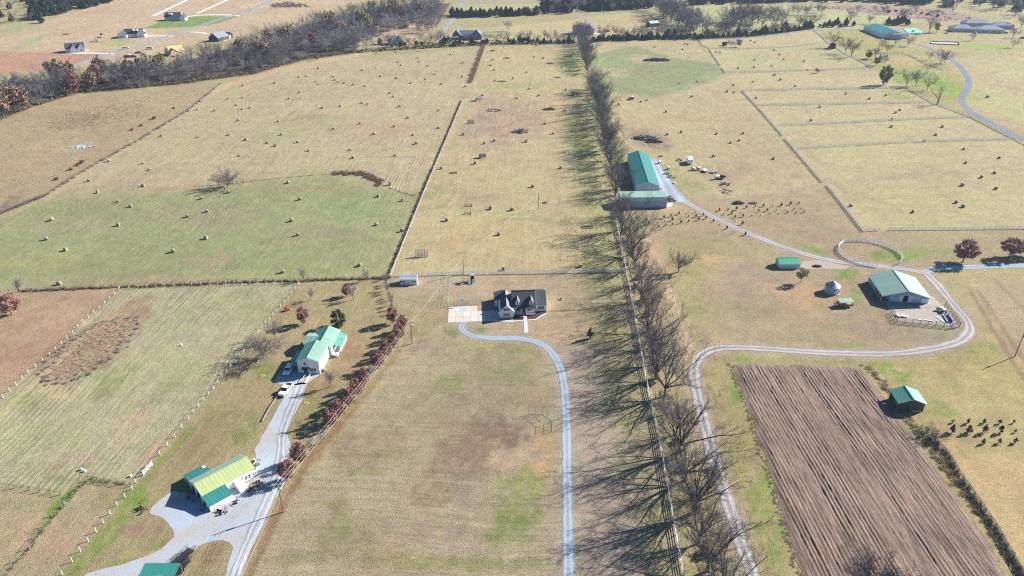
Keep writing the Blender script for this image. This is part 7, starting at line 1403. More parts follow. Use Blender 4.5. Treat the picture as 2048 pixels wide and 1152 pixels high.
def tractor(name, label, uv, rz, paint, loader=False, group=None):
    t = thing(name, label, 'tractor', G(*uv), rz, group); MB().box((.75, 0, 1.05), (1.7, .75, .6)).build('hood', paint, t)
    b = MB(); b.box((-.55, 0, .9), (1.3, .8, .5)); b.box((-.75, .75, 1.35), (1.1, .4, .08)); b.box((-.75, -.75, 1.35), (1.1, .4, .08)); b.build('chassis', paint, t)
    for s in (-1, 1): wheel(t, -.8, s * .85, .75, .42); wheel(t, 1.2, s * .7, .45, .26)
    b = MB()
    for x in (-1.1, -.1):
        for y in (-.55, .55): b.beam((x, y, 1.3), (x, y, 2.25), .07)
    b.box((-.6, 0, 2.3), (1.5, 1.4, .08)); b.build('canopy', M_TRIM if loader else M_BLACK, t); MB().box((-.55, 0, 1.3), (.45, .5, .5)).build('seat', M_BLACK, t); MB().tube((1.2, .2, 1.3), (1.2, .2, 1.95), .05).build('exhaust', M_BLACK, t)
    if loader:
        b = MB()
        for y in (-.55, .55): b.beam((.2, y, 1.2), (2.2, y, .7), .12)
        b.build('loader_arm', paint, t); MB().prism([(1.95, .1), (2.7, .1), (2.7, .2), (2.15, .3), (2.1, .9), (1.95, .9)], 'y', -.85, .85).build('bucket', M_STEEL, t)
    return t
tractor('tractor', 'dark tractor with a pale roof among the machinery beside the low barn', (1340, 402), .6, M_RUST, False)
tractor('tractor', 'tractor with a loader standing in the hay field below the green patch', (1263, 199), 2.6, M_BLACK, True)
tractor('tractor', 'red tractor beside the middle new house', (199, 76), 1, M_RED, True)
# ------------------------------------------------------------------ trailers, machinery and clutter
def wagon(name, label, cat, uv, rz, L=4.5, W=2.1, z=.75, sides=.5, m=M_RUST, deck=M_GWOOD, wheels=2, tongue=True, group=None, r=.35):
    t = thing(name, label, cat, G(*uv), rz, group); MB().box((0, 0, z), (L, W, .12)).build('deck', deck, t)
    if sides:
        for y in (-W / 2, W / 2): MB().box((0, y, z + sides / 2), (L, .07, sides)).build('side_panel', m, t)
        MB().box((-L / 2, 0, z + sides / 2), (.07, W, sides)).build('end_panel', m, t)
    for k in range(wheels):
        x = (k - (wheels - 1) / 2) * (.9 if wheels < 3 else 1) if wheels < 3 else 0
        for s in (-1, 1): wheel(t, x, s * (W / 2 - .05), r, .22)
    if tongue: b = MB(); b.beam((L / 2, -.5, z - .1), (L / 2 + 1.3, 0, z - .15), .09); b.beam((L / 2, .5, z - .1), (L / 2 + 1.3, 0, z - .15), .09); b.build('tongue', m, t)
    return t
bx = thing('box_trailer', 'white box trailer standing alone on the grass beyond the long barn', 'trailer', G(1379, 326), 1.42)
MB().box((0, 0, 1.65), (5.6, 2.4, 2.3)).build('box_body', M_TRIM, bx); MB().box((0, 0, .45), (5.4, 1.2, .16)).build('chassis', M_BLACK, bx); MB().box((-2.82, 0, 1.6), (.05, 2.1, 2.0)).build('rear_door', M_WHITE, bx); MB().box((.3, 0, 2.83), (1.4, 1.1, .08)).build('roof_hatch', M_STEEL, bx)
for s in (-1, 1): wheel(bx, -.6, s * 1.0, .38); wheel(bx, .4, s * 1.0, .38)
MB().beam((2.7, 0, .45), (3.9, 0, .45), .12).build('tongue', M_BLACK, bx)
def rake(name, label, uv, rz, n=5, m=M_RUST, sc_=1.0, cat='farm implement', group=None):
    t = thing(name, label, cat, G(*uv), rz, group); t.scale = (sc_, sc_, sc_); b = MB(); b.beam((-1.4, 0, .6), (1.4, 0, .6), .12); b.beam((0, 0, .6), (0, 1.8, .5), .12); b.beam((-1.4, 0, .6), (0, 1.4, .55), .09); b.beam((1.4, 0, .6), (0, 1.4, .55), .09); b.beam((-.5, 0, .6), (-.2, -.6, 1.3), .09); b.beam((.5, 0, .6), (.2, -.6, 1.3), .09); b.build('frame', m, t)
    for k in range(n):
        x = -1.3 + 2.6 * k / (n - 1); MB().lathe([(.42, -.04), (.45, 0), (.42, .04)], 12, c=(x, -.35, .42), axis='x').build('disc', M_STEEL, t)
    for s in (-1, 1): wheel(t, s * 1.0, .2, .32, .18)
    return t
def tank(name, label, uv, rz, r=.75, L=2.0, m=M_TRIM):
    t = thing(name, label, 'tank', G(*uv), rz); MB().lathe([(r * .5, -L / 2 - .12), (r * .9, -L / 2), (r, -L / 2 + .15), (r, L / 2 - .15), (r * .9, L / 2), (r * .5, L / 2 + .12)], 18, c=(0, 0, r + .55), axis='x').build('tank_shell', m, t)
    b = MB(); b.box((0, 0, .5), (L * .9, r * 1.6, .14)); b.beam((L / 2, 0, .5), (L / 2 + 1, 0, .45), .1); b.build('cradle', M_BLACK, t)
    for s in (-1, 1): wheel(t, 0, s * (r + .1), .36)
    return t
tank('water_tank', 'white round tank among the machinery, right of the flat trailer', (1433.5, 358), .4); tank('water_tank', 'small pale tank trailer, left end of the machinery row', (1385.5, 340.5), .8, .6, 1.4, mat('dull_tan_paint', (.4, .34, .26), .6, .1, 2)); tank('spray_tank', 'small grey tank trailer, second in the machinery row', (1396, 340), .5, .65, 1.7, M_GALV)
w = wagon('hay_wagon', 'cream flat trailer with two upright stakes in the machinery row', 'trailer', (1410.5, 343), 1.5, 3.6, 2.2, .8, .25, M_TRIM, M_TRIM, 2)
for s in (-.7, .7): MB().beam((1.7, s, .8), (1.9, s, 2.7), .1).build('stake', M_BLACK, w)
wagon('flat_trailer', 'grey flat trailer lying tilted at the end of the machinery row', 'trailer', (1429, 345), .5, 4.4, 2.0, .6, .15, M_STEEL, M_STEEL, 2); wagon('dump_trailer', 'dark open trailer behind the white round tank', 'trailer', (1444, 357), 2.4, 3.0, 1.8, .8, .6, M_BLACK, M_STEEL, 2)
rake('disc_harrow', 'dark disc harrow below the dark open trailer', (1446, 369), .5, 6, M_BLACK, 1.1); rake('cultivator', 'rusty implement on the grass left of the white box trailer', (1359, 321), 2.2, 5, M_RUST, 1.1)
rake('plough_frame', 'dark machine with a dark mast among the clutter right of the disc harrow', (1457, 370), 1.2, 4, M_BLACK, .8)
pl = thing('scrap_heap', 'heap of pale scrap timber and posts at the end of the machinery', 'scrap heap', G(1452, 382)); rs = random.Random(5)
for k in range(34):
    a = rs.uniform(0, 3.14); l = rs.uniform(1, 2.6); c = Vector((rs.gauss(0, 1.1), rs.gauss(0, 2.0), .15 + abs(rs.gauss(0, .25)))); d = Vector((math.cos(a) * l / 2, math.sin(a) * l / 2, rs.gauss(0, .15)))
    MB().beam(c - d, c + d, .16, .12).build('plank', M_GWOOD if k % 3 else M_PWOOD, pl)
for k, (uv, rz, lab, kind) in enumerate((((1321, 313.5), .4, 'rusty implement nearest the far end of the long barn', 'r'), ((1319, 327), 1.1, 'pale tarpaulin-covered implement beside the long barn', 't'), ((1336, 339), 2.0, 'implement with a white hood midway along the long barn', 't2'), ((1333, 348), .2, 'blue and grey implement beside the long barn', 'r2'), ((1339, 354), 1.0, 'second blue implement near the middle of the long barn', 'r2'), ((1347, 356), .5, 'small dark implement on the gravel by the long barn', 'r3'))):
    if kind == 'r': rake('hay_rake', lab, uv, rz, 5, M_RUST, .8)
    elif kind == 'r2': rake('seed_drill', lab, uv, rz, 6, M_PB, 1.0)
    elif kind == 'r3': rake('cultivator', lab, uv, rz, 3, M_BLACK, .6)
    else: tank('covered_sprayer', lab, uv, rz, .6, 1.3, M_TRIM)
wagon('utility_trailer', 'low rusty trailer beside the end of the low barn', 'trailer', (1336, 397), 1.2, 3.0, 1.6, .55, .35, M_BLACK, M_GWOOD, 1); rake('mower', 'dark mower with round wheels beside the pink concrete pad', (1346, 403), .3, 4, M_BLACK, .9)
MB_ = thing('lumber_stack', 'small stack of pale planks at the near corner of the long barn', 'lumber stack', G(1318, 378), .1)
for k in range(8): MB().box((0, (k % 2) * .5 - .25, .12 + .22 * (k // 2)), (2.4, .42, .16)).build('plank', M_PWOOD, MB_)
MB().box((0, 0, .35), (1.5, .5, .7)).build('feed_trough', M_TRIM, thing('feed_trough', 'short white trough at the edge of the gravel by the long barn', 'trough', G(1349, 367), 1.3))
# brush piles
def pile(name, label, uv, n, rx, ry, h, m, seed, l=2.2, w=.10, cat='brush pile', ring=False, group=None):
    t = thing(name, label, cat, G(*uv), 0, group); rg = random.Random(seed); S = []
    for k in range(n):
        a = rg.uniform(0, 6.28); q = math.sqrt(rg.random()) if not ring else rg.uniform(.8, 1.1); c = Vector((math.cos(a) * q * rx, math.sin(a) * q * ry, max(.05, h * (1 - q * q * .8) * rg.random())))
        d = Vector((rg.gauss(0, 1), rg.gauss(0, 1), rg.gauss(0, .3))).normalized() * l * rg.uniform(.3, .7); S.append((tuple(c - d), tuple(c + d), w * rg.uniform(.6, 1.3), w * .4))
    link('branches', tubes_mesh('branches', S, 5, m), t); return t
M_LOG = mat('dark_branches', (.075, .06, .05), .95, .25, 2, isl=.3); M_GLOG = mat('grey_logs', (.30, .28, .27), .95, .2, 2, isl=.4, col2=(.12, .10, .09))
pile('brush_pile', 'long dark brush pile in the middle of the unmown green patch', (1313, 121), 420, 11, 4.2, 2.2, M_LOG, 1, 2.6, .14); pile('brush_pile', 'grey rock and root pile beside the dirt track above the long barn', (1291, 277), 300, 7.5, 3.2, 1.6, M_GLOG, 2, 2.0, .2)
pile('brush_pile', 'dark weedy mound right of the grey root pile', (1307, 284), 260, 5.0, 2.4, 1.2, M_LOG, 3, 1.6, .08); pile('log_pile', 'big pile of dark logs in the middle paddock', (1040, 264), 130, 4.6, 3.0, 1.7, M_GLOG, 4, 2.2, .17)
pile('log_jump', 'ring of grey logs and brush in the upper middle paddock', (988, 221), 120, 4.0, 2.6, .7, M_GLOG, 5, 1.8, .13, 'log ring', True); pile('brush_pile', 'dark tangle of branches by the bare row in the upper paddock', (1098, 219), 150, 4.2, 2.4, 1.1, M_LOG, 6, 1.8, .1)
for k, (uv, s, lab) in enumerate((((986, 102), 1.0, 'round brush heap near the top left of the paddock'), ((1014, 117), 1.0, 'round brush heap below the topmost one in the paddock'), ((1101, 127), 1.1, 'round brush heap left of the bare row near the top'), ((1136, 113), 1.3, 'dark round brush heap close to the bare row near the top'), ((1003, 163), 1.2, 'flat brush heap above the green band of the paddock'), ((1115, 155), .8, 'thin flat brush heap by the gap in the bare row'))): pile('brush_heap', lab, uv, 110, 3.0 * s, 1.6 * s, 1.1 if k not in (4, 5) else .5, mat('reddish_brush', (.16, .10, .085), .95, .2, 2, isl=.35), 10 + k, 1.2, .07)
pile('brush_pile', 'dark brush pile at the left of the planted rows right of the lane', (1476, 407), 150, 2.6, 1.5, 1.4, M_LOG, 20, 1.2, .08); pile('brush_pile', 'low brown brush pile right of the dark one by the planted rows', (1505, 407), 90, 2.0, 1.1, .8, M_GLOG, 21, 1.1, .07)
pile('brush_pile', 'dark pile of rubble in front of the small green-roofed shed', (1634, 533), 120, 1.7, .8, .7, M_LOG, 22, .9, .09)
pile('white_debris', 'pale heap of debris on the rough pasture at the fence line', (165, 294), 60, 7, 3, .5, mat('bleached_wood', (.52, .50, .47), .9, .1, 2, isl=.3), 23, 2.2, .14, 'debris heap'); pile('brush_pile', 'dark brush pile on the far field left of the middle new house', (134, 69), 60, 4, 2, 1.2, M_LOG, 24, 1.6, .12)
# paddock shelters, racks and jump frames
def shelter(label, uv, W, D, H, m, roof, rz=0.0, slats=True, name='field_shelter'):
    t = thing(name, label, 'shelter', G(*uv), rz)
    for x in (-W / 2, W / 2):
        for y in (-D / 2, D / 2): MB().beam((x, y, 0), (x, y, H * (1.0 if y > 0 else .85)), .14).build('post', m, t)
    slab_plane(t, (-W / 2 - .2, D / 2 + .2, H + .05), (W + .4, 0, 0), (0, -D - .4, -.15 * H), roof, 'roof', .1)
    if slats:
        for k in range(5): MB().box((0, D / 2, .25 + k * (H - .4) / 5), (W, .05, .24)).build('slat', m, t)
        for k in range(2): MB().box((-W / 2, 0, .3 + k * .6), (.05, D, .22)).build('slat', m, t)
    return t
shelter('dark blue-grey roofed shelter at the top of the paddock', (957, 201), 3.8, 2.4, 2.4, M_GWOOD, M_GREYROOF); shelter('small dark shelter beside the bare row high in the paddock', (1150, 190.5), 4.2, 2.2, 2.2, M_BLACK, M_DARKROOF); shelter('dark-roofed hay rack with a pale lower side in the paddock', (965, 315.5), 3.4, 1.8, 1.9, M_GWOOD, M_DARKROOF)
def jump(label, uv, W, H, n, rz=0, m=M_GWOOD, base=True, cols=5, name='jump_frame'):
    t = thing(name, label, 'frame', G(*uv), rz)
    for k in range(cols): x = -W / 2 + W * k / (cols - 1); MB().beam((x, 0, 0), (x, .12, H), .17).build('post', m, t)
    for k in range(n): z = H * (k + .6) / n; MB().box((0, .02 + .1 * z / H, z), (W + .1, .06, 0.2 if n > 2 else .13)).build('rail', m, t)
    if base:
        for y in (-.9, .9): MB().beam((-W / 2, y, .08), (W / 2, y, .08), .12).build('base_bar', m, t)
        for x in (-W / 2, W / 2): MB().beam((x, -.9, .1), (x, .9, .1), .1).build('foot', m, t)
    return t
jump('tall pale slatted frame standing in the lower left of the paddock', (844, 513), 4.6, 3.0, 6, 0, mat('bleached_slats', (.36, .35, .34), .85, .12, 2)); jump('slatted frame standing high in the paddock near the white fence', (941, 247), 3.8, 2.3, 6); jump('thin goal-like frame, upper of two in the paddock', (937.5, 412), 2.9, 1.5, 1, 0, M_BLACK, True, 2); jump('thin goal-like frame, lower of two in the paddock', (935, 428.5), 2.9, 1.5, 1, 0, M_BLACK, True, 2)
jump('row of small posts above the dark branch tangle in the paddock', (1104, 214), 3.8, 1.5, 1, 0, M_GWOOD, False, 7); jump('low dark pole frame in the middle of the paddock', (906, 346.5), 3.6, .8, 2, .1, M_BLACK, True, 4); jump('low jump of dark poles in the shade of the bare row', (1174, 455), 4.4, .9, 2, 0, M_BLACK, True, 4)
jump('thin post frame beside the log pile', (1009, 273), 3.2, 1.2, 1, .2, M_BLACK, False, 2); jump('low jump rail far up the paddock by the bare row', (1142, 145), 4.0, 1.1, 1, 0, M_GWOOD, False, 2)
jump('small dark ring feeder beside the lone paddock pole', (1089, 406), 1.6, .6, 2, .3, M_BLACK, True, 3); jump('long low dark jump high in the paddock left of a brush heap', (980, 132), 3.6, 1.0, 3, 0, M_RUST, True, 4)
# ball-field backstop
bs = thing('backstop_frame', 'tall wire ball-game backstop of four panels beside the gravel driveway', 'backstop', G(1085, 830)); pb_ = [G(1056.5, 828), G(1085.5, 829.5), G(1104, 844.5), G(1103, 864)]
for i, (a, b) in enumerate(zip(pb_, pb_[1:])):
    a, b = a - bs.location, b - bs.location; H_ = 2.7; n = 2 if i < 2 else 3
    for k in range(n + (1 if i == 2 else 0)): p = a.lerp(b, k / n); MB().tube(p, p + Vector((0, 0, H_)), .045, .045, 6).build('post', M_STEEL, bs)
    for z in (.08, H_ / 2, H_): MB().tube(a + Vector((0, 0, z)), b + Vector((0, 0, z)), .035, .035, 5).build('rail', M_STEEL, bs)
    mb = MB(); L = (b - a).length
    for k in range(int(L / .3)): p = a.lerp(b, (k + .5) / int(L / .3)); mb.tube(p, p + Vector((0, 0, H_)), .006, .006, 3, False)
    for k in range(8): mb.tube(a + Vector((0, 0, H_ * k / 8)), b + Vector((0, 0, H_ * k / 8)), .006, .006, 3, False)
    mb.build('wire_mesh', M_STEEL, bs, False)
# play tower with a teal slide
pt = thing('play_tower', 'play tower with a pale roof and a teal slide on the yard by the fence', 'play tower', G(945, 565), .05); MW = mat('stained_timber', (.07, .045, .03), .85, .2, 2); MT = mat('teal_plastic', (.02, .32, .33), .35, .05, 1)
for x in (-.6, .6):
    for y in (-.6, .6): MB().beam((x, y + .9, 0), (x, y + .9, 2.7), .14).build('post', MW, pt)
MB().box((0, .9, 1.35), (1.4, 1.4, .1)).build('platform', MW, pt); slab_plane(pt, (-.85, .9, 3.5), (1.7, 0, 0), (0, -.95, -.75), mat('pale_canvas', (.62, .60, .56), .8, .1, 1), 'canopy', .06); slab_plane(pt, (-.85, .9, 3.5), (1.7, 0, 0), (0, .95, -.75), mat('pale_canvas', None), 'canopy', .06)
b = MB(); b.beam((-.35, .2, 1.4), (-.35, -1.6, .15), .62, .06); b.beam((-.68, .2, 1.5), (-.68, -1.6, .25), .06, .22); b.beam((-.02, .2, 1.5), (-.02, -1.6, .25), .06, .22); b.build('slide', MT, pt)
for k in range(5): MB().beam((.2, .2 - .0 * k, .25 + k * .26), (.6, .2, .25 + k * .26), .07).build('ladder_rung', MW, pt)
for y in (.3, 1.5): MB().box((0, y, 1.75), (1.3, .06, .7)).build('side_board', MW, pt)
sw = thing('swing_frame', 'dark timber swing frame beside the play tower', 'swing', G(932, 562), .05); b = MB()
for x in (-1, 1): b.beam((x, -.7, 0), (x, 0, 2.2), .1); b.beam((x, .7, 0), (x, 0, 2.2), .1)
b.beam((-1.1, 0, 2.2), (3.2, 0, 2.2), .12); b.build('frame', MW, sw)
for x in (-.4, .5): b = MB(); b.beam((x, -.15, .5), (x, -.15, 2.2), .03); b.beam((x, .15, .5), (x, .15, 2.2), .03); b.box((x, 0, .5), (.2, .4, .05)); b.build('swing_seat', M_BLACK, sw)
# yard clutter at the workshop
def clutter(label, uv, seed, n, m, cat='farm implement', name='old_implement', sc_=1.0):
    t = thing(name, label, cat, G(*uv), seed); rg = random.Random(seed); t.scale = (sc_,) * 3
    for k in range(n):
        a = Vector((rg.gauss(0, .7), rg.gauss(0, .5), rg.uniform(.1, .9))); d = Vector((rg.gauss(0, 1), rg.gauss(0, 1), rg.gauss(0, .5))).normalized() * rg.uniform(.6, 1.6); MB().beam(a - d * .5, a + d * .5, .1, .08).build('frame_bar', m if k % 3 else M_BLACK, t)
    for k in range(3): MB().lathe([(.36, -.05), (.4, 0), (.36, .05)], 12, c=(rg.gauss(0, .7), rg.gauss(0, .6), .38), axis=rg.choice('xy')).build('wheel', M_BLACK, t)
    return t
clutter('rusty red implement in front of the teal workshop bay', (447, 1024), 3, 9, M_RED); clutter('small dark implement on the gravel right of the teal workshop bay', (472, 1005), 4, 6, M_BLACK, sc_=.8); clutter('reddish implement in tree shade right of the workshop entry block', (506, 979), 5, 9, M_RUST); clutter('dark implement beside the workshop nearest the russet trees', (516, 966), 6, 8, M_BLACK, sc_=.9)
clutter('black and white machine at the far end of the workshop', (509, 926), 7, 7, M_TRIM); clutter('dark implement left of the workshop at the gravel edge, left of two', (277, 1018), 8, 6, M_BLACK, sc_=.8); clutter('reddish implement left of the workshop at the gravel edge, right of two', (287, 1020), 9, 6, M_RUST, sc_=.9)
clutter('rusty wheeled frame inside the open left bay of the workshop', (381, 997), 12, 6, M_RUST, sc_=.7); clutter('white-rimmed implement in the shade at the teal bay corner', (411, 1016), 13, 5, M_TRIM, sc_=.8)
# teal canopy at the bottom edge with a stack of trailers behind
cn = thing('teal_canopy', 'teal metal roof on posts cut off by the bottom edge', 'canopy', G(306, 1172), 0.0)
A, B_, C_, D_ = G(290, 1126, 2.6), G(361, 1126, 2.6), G(345, 1200, 2.6), G(250, 1200, 2.6); o = cn.location
roof_plane(cn, A - o, B_ - A, D_ - A + Vector((0, 0, -.5)), 8, M_TEAL)
for p in (A, B_, C_): MB().beam(p - o + Vector((0, -.3, -2.6)), p - o + Vector((0, -.3, -.1)), .15).build('post', M_WPOST, cn)
g = thing('teal_annex', 'small teal gabled roof in front of the teal canopy at the bottom edge', 'canopy', G(300, 1185), .3); roof_plane(g, (0, 1.5, 3.0), (0, -5, 0), (2.6, 0, -.5), 5, M_TEAL); roof_plane(g, (0, 1.5, 3.0), (0, -5, 0), (-2.6, 0, -.5), 5, M_TEAL); MB().box((0, -1, 1.2), (4.4, 4, 2.4)).build('wall', M_WHITE, g)
for k, (uv, rz) in enumerate((((367, 1118), 1.1), ((360, 1140), 1.15))): 
    t = wagon('skeletal_trailer', ('empty frame trailer behind the teal canopy, farther one', 'empty frame trailer beside the teal canopy, nearer one')[k], 'trailer', uv, rz, 4.4, 1.9, .7, 0, M_BLACK, M_BLACK, 2)
    for z in (1.1, 1.5): 
        for y in (-.95, .95): MB().beam((-2.2, y, z), (2.2, y, z), .06).build('side_rail', M_BLACK, t)
    for x in (-2.1, -.7, .7, 2.1):
        for y in (-.95, .95): MB().beam((x, y, .7), (x, y, 1.5), .06).build('stake', M_BLACK, t)
# barn yard things
for k, (uv, lab) in enumerate((((1797, 632), 'pale tractor tyre feeder in the barn yard corner, left of two'), ((1808, 633), 'pale tractor tyre feeder in the barn yard corner, right of two'))):
    t = thing('ring_feeder', lab, 'feeder', G(*uv)); MB().lathe([(.62, .02), (.72, .0), (1.05, .08), (1.08, .3), (1.0, .5), (.72, .52), (.62, .4)], 20).build('ring', mat('chalky_rubber', (.55, .52, .50), .8, .1, 2), t); MB().lathe([(.6, .0), (.6, .06)], 14).build('feed', M_BLACK, t)
t = thing('blue_trough', 'long blue and white trough on the right of the barn yard', 'trough', G(1896, 638), math.atan2(*(lambda d: (d.y, d.x))(dirpx((1891, 630), (1904, 650))))); MB().prism([(-.45, 0), (.45, 0), (.6, .7), (.5, .7), (.4, .1), (-.4, .1), (-.5, .7), (-.6, .7)], 'x', -2.3, 2.3).build('basin', mat('blue_plastic', (.03, .09, .40), .4, .05, 1), t); MB().box((0, -.85, .25), (4.6, .3, .5)).build('white_beam', M_TRIM, t)
t = thing('block_stack', 'stack of dark and pale crates at the right side of the barn yard', 'crate stack', G(1884, 623), .4); rs = random.Random(9)
for k in range(9): MB().box((rs.uniform(-1.2, 1.2), rs.uniform(-1.2, 1.2), rs.choice((.3, .8))), (1.0, .8, .5), rz=rs.uniform(0, 1)).build('crate', (M_BLACK, M_TRIM, M_GWOOD)[k % 3], t)
for k, (a, b, lab) in enumerate((((1848, 640), (1868, 644), 'pale plank lying flat in the middle of the barn yard'), ((1872, 634), (1888, 645), 'pale plank lying flat near the blue trough'), ((1836, 639.5), (1843, 640.5), 'short pale block on the near side of the barn yard'))):
    a, b = G(*a), G(*b); t = thing('loose_plank', lab, 'plank', (a.x, a.y, 0)); MB().beam(Vector((0, 0, .14)), b - a + Vector((0, 0, .14)), .35, .16).build('plank', M_TRIM, t)
# wagon with a green roof by the barn
t = wagon('covered_wagon', 'red wooden wagon under a faded green roof left of the horse barn', 'wagon', (1689, 612), .05, 4.6, 2.2, .6, .6, M_RED, M_PWOOD, 2)
for x in (-2, 2):
    for y in (-1, 1): MB().beam((x, y, .6), (x, y, 2.1), .1).build('post', M_RED, t)
roof_plane(t, (-2.3, 1.4, 2.25), (4.9, 0, 0), (0, -2.4, -.25), 5, M_FGREEN)
for k in range(6): MB().beam((-1.8, -.7 + .28 * k, .8 + .06 * (k % 2)), (2.0, -.7 + .28 * k, .8 + .06 * (k % 2)), .16).build('plank', M_PWOOD, t)
clutter('rusty wheels and frame at the left end of the covered wagon', (1676, 606), 14, 5, M_RUST, sc_=.9)
t = thing('kids_car', 'small orange-red ride-on machine by the white-post fence behind the farmhouse', 'mower', G(574, 621), .6); MB().box((0, 0, .55), (1.7, 1.0, .5)).build('body', mat('orange_red_paint', (.60, .08, .03), .4, .05, 1), t); MB().box((-.2, 0, .95), (.5, .6, .4)).build('seat', M_BLACK, t); t.name = 'riding_mower'
for sx in (-.6, .6):
    for sy in (-.5, .5): wheel(t, sx, sy, .28, .2)
MB().tube((.35, 0, .8), (.2, 0, 1.2), .04).build('steering_column', M_BLACK, t)
# stakes, boards and drums
for k, (uv, lab) in enumerate((((163, 940), 'small pale green drum on the left pasture near the fence corner'), ((170, 943), 'small white drum on the left pasture near the fence corner'), ((262, 953), 'white plastic drum by the gate in the white-post fence'), ((363, 691), 'tiny white drum out in the left pasture'))):
    t = link('plastic_drum', MB().lathe([(.25, 0), (.32, .05), (.33, .4), (.32, .8), (.25, .86)], 12).mesh('plastic_drum', mat('pale_green_plastic', (.35, .58, .48), .4, .05, 1) if k == 0 else M_TRIM)); t.location = G(*uv); t.scale = (.8, .8, .7); tag(t, lab, 'drum')
a, b = G(122, 1016), G(137, 1003); t = thing('concrete_trough', 'long pale trough lying at the green strip by the lower left fence', 'trough', (a.x, a.y, 0)); MB().beam((0, 0, .2), b - a + Vector((0, 0, .2)), .4, .35).build('basin', M_GALV, t)
for k, (uv, lab) in enumerate((((613, 806), 'post stump with a mulch ring in front of the farmhouse, lower of two'), ((525, 751), 'dark hole ringed with bare soil left of the farmhouse drive'))):
    t = thing('soil_ring', lab, 'soil ring', G(*uv)); MB().lathe([(.75, .02), (.7, .09), (.3, .06), (.28, .03)], 16).build('ring', mat('bare_soil', gc(206, 176, 136), .95, .1, 2), t); MB().tube((0, 0, 0), (0, 0, .35), .14, .1, 8).build('stump', M_WPOST, t)
# timber kerb along the drive, parapet posts at the house
a = Gs([(556, 792), (540, 815), (524, 844)]); t = thing('timber_kerb', 'low timber kerb along the left edge of the farmhouse drive', 'kerb', (a[0].x, a[0].y, 0))
for p, q in zip(a, a[1:]):
    for j in range(4): u0, u1 = p.lerp(q, j / 4) - a[0], p.lerp(q, (j + .96) / 4) - a[0]; MB().beam(u0 + Vector((0, 0, .2)), u1 + Vector((0, 0, .2)), .2, .4).build('kerb_beam', M_GWOOD, t)
a, b = G(608, 766), G(617, 752); t = thing('ramp_rails', 'white and rust railed ramp from the drive to the farmhouse door', 'ramp', (a.x, a.y, 0)); d = b - a; nr = Vector((-d.y, d.x, 0)).normalized()
for s in (-.7, .7): MB().beam(nr * s + Vector((0, 0, .7)), d + nr * s + Vector((0, 0, .9)), .08, .12).build('handrail', M_TRIM, t)
MB().beam(Vector((0, 0, .1)), d + Vector((0, 0, .22)), 1.3, .1).build('ramp_deck', M_PWOOD, t)
# signs of building work by the new plots; arena pit; dark shelter at the riding arena; mesh tunnel
pit = thing('sand_arena', 'pale sand rectangle with low boards below the grey houses', 'sand arena', G(1890, 86)); q = [p - pit.location for p in Gs([(1862, 83.5), (1917, 85.5), (1918.5, 90.5), (1861, 88)])]
mb = MB(); mb.add([(p.x, p.y, .06) for p in q], [(0, 1, 2, 3)]); mb.build('sand', mat('pale_sand', gc(240, 218, 204), .95, .05, .5), pit)
for p, r_ in zip(q, q[1:] + q[:1]): MB().beam(p + Vector((0, 0, .4)), r_ + Vector((0, 0, .4)), .2, .8).build('border_board', M_GWOOD, pit)
dsx = thing('pitched_shelter', 'steep black-roofed shelter at the left end of the riding arena', 'shelter', G(1768, 124), .1)
for x in (-3.2, 3.2): MB().beam((x, 2, 0), (x, 2, 6), .3).build('post', M_BLACK, dsx)
slab_plane(dsx, (-3, 2, 5), (6, 0, 0), (0, -4, -3.4), M_BLACK, 'roof', .15); slab_plane(dsx, (-3, 2, 5), (6, 0, 0), (0, 3, -3.4), M_BLACK, 'roof', .15)
tn = thing('green_tarp', 'pale green netting spread on the ground beside the arena barn', 'netting', G(1826, 62)); q = [p - tn.location for p in Gs([(1806, 58), (1830, 57), (1848, 66), (1842, 69), (1815, 66)])]; mb = MB(); mb.add([(p.x, p.y, .35 + .25 * (k % 2)) for k, p in enumerate(q)] + [(p.x, p.y, .02) for p in q], [(0, 1, 2, 3, 4)] + [(k, (k + 1) % 5, 5 + (k + 1) % 5, 5 + k) for k in range(5)]); mb.build('netting', mat('green_netting', (.16, .42, .33), .8, .25, .6), tn)
for k, uv in enumerate(((1826, 64), (1812, 70.5))): clutter(('dark parked implement beside the green netting, upper one', 'dark parked implement beside the green netting, lower one')[k], uv, 30 + k, 6, M_RUST, sc_=2.0)
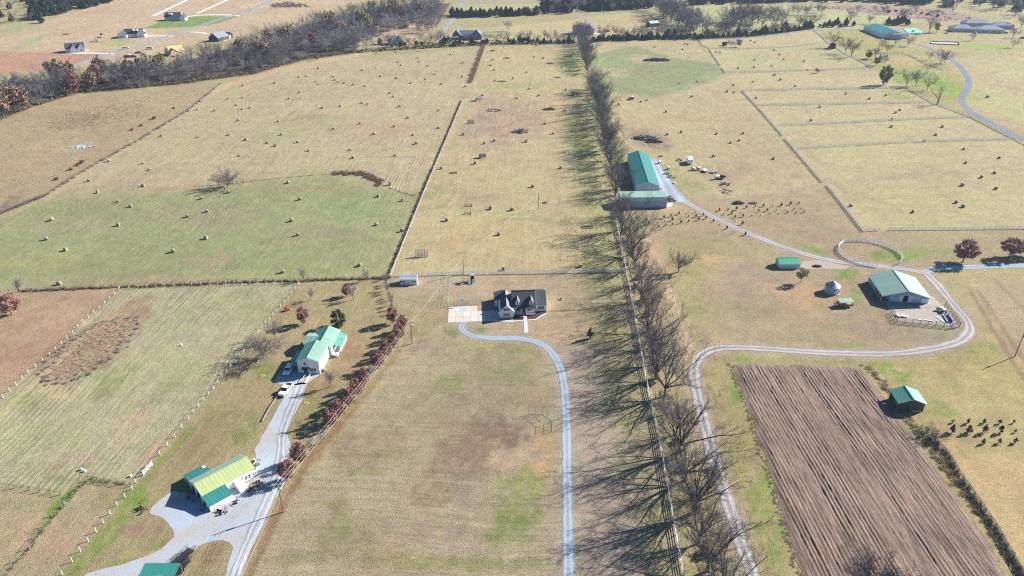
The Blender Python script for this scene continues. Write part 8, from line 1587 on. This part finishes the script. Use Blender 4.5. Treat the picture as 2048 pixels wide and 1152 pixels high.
for k, (uv, lab) in enumerate((((1893, 67), 'pale round planter in front of the leftmost grey house'), ((1951, 67.5), 'pale round planter in front of the foremost grey house'))): t = thing('planter', lab, 'planter', G(*uv)); MB().lathe([(1.6, 0), (1.9, .6), (1.5, .7)], 14).build('bowl', M_CONC, t); MB().lathe([(1.4, .6), (1.0, 1.3), (.3, 1.6)], 10).build('shrub', M_WEED, t)
clutter('bits of building rubble on the plot below the middle new house', (190, 84), 40, 8, M_RUST, 'rubble', 'rubble_heap', 2.0); clutter('dark rubble beside the red tractor at the middle new house', (203, 70), 41, 7, M_BLACK, 'rubble', 'rubble_heap', 2.0); clutter('scrap on the ground below the blue pickup at the new plots', (275, 124), 42, 7, M_RUST, 'rubble', 'rubble_heap', 2.0); clutter('white and red building materials in front of the half-built house', (345, 114), 43, 9, M_TRIM, 'rubble', 'building_materials', 2.0)
t = thing('fire_ring', 'dark flat grate on the lawn right of the dormer house', 'fire ring', G(1121.5, 599)); MB().lathe([(.75, 0), (.8, .25), (.6, .3), (.55, .1)], 14).build('ring', M_STEEL, t); MB().lathe([(.5, .05), (.5, .1)], 12).build('ash', M_BLACK, t)
t = thing('basketball_hoop', 'small white ball hoop behind the parking pad', 'ball hoop', G(925, 611), 0); MB().tube((0, 0, 0), (0, 0, 2.4), .06).build('pole', M_STEEL, t); MB().box((0, -.2, 2.5), (1.1, .05, .7)).build('backboard', M_TRIM, t); MB().lathe([(.22, 2.2), (.24, 2.22), (.22, 2.24)], 10, c=(0, -.45, 0)).build('hoop', M_RUST, t)

# ------------------------------------------------------------------ air
m = bpy.data.materials.new('haze'); m.use_nodes = True; nt = m.node_tree; nt.nodes.clear()
out = nt.nodes.new('ShaderNodeOutputMaterial'); pv = nt.nodes.new('ShaderNodeVolumePrincipled'); pv.inputs['Color'].default_value = (.62, .78, 1, 1); pv.inputs['Density'].default_value = .00007; pv.inputs['Anisotropy'].default_value = .2
nt.links.new(pv.outputs[0], out.inputs['Volume'])
hz = MB().box((0, 3000, 64), (12200, 12200, 133)).build('haze', m); hz['kind'] = 'stuff'
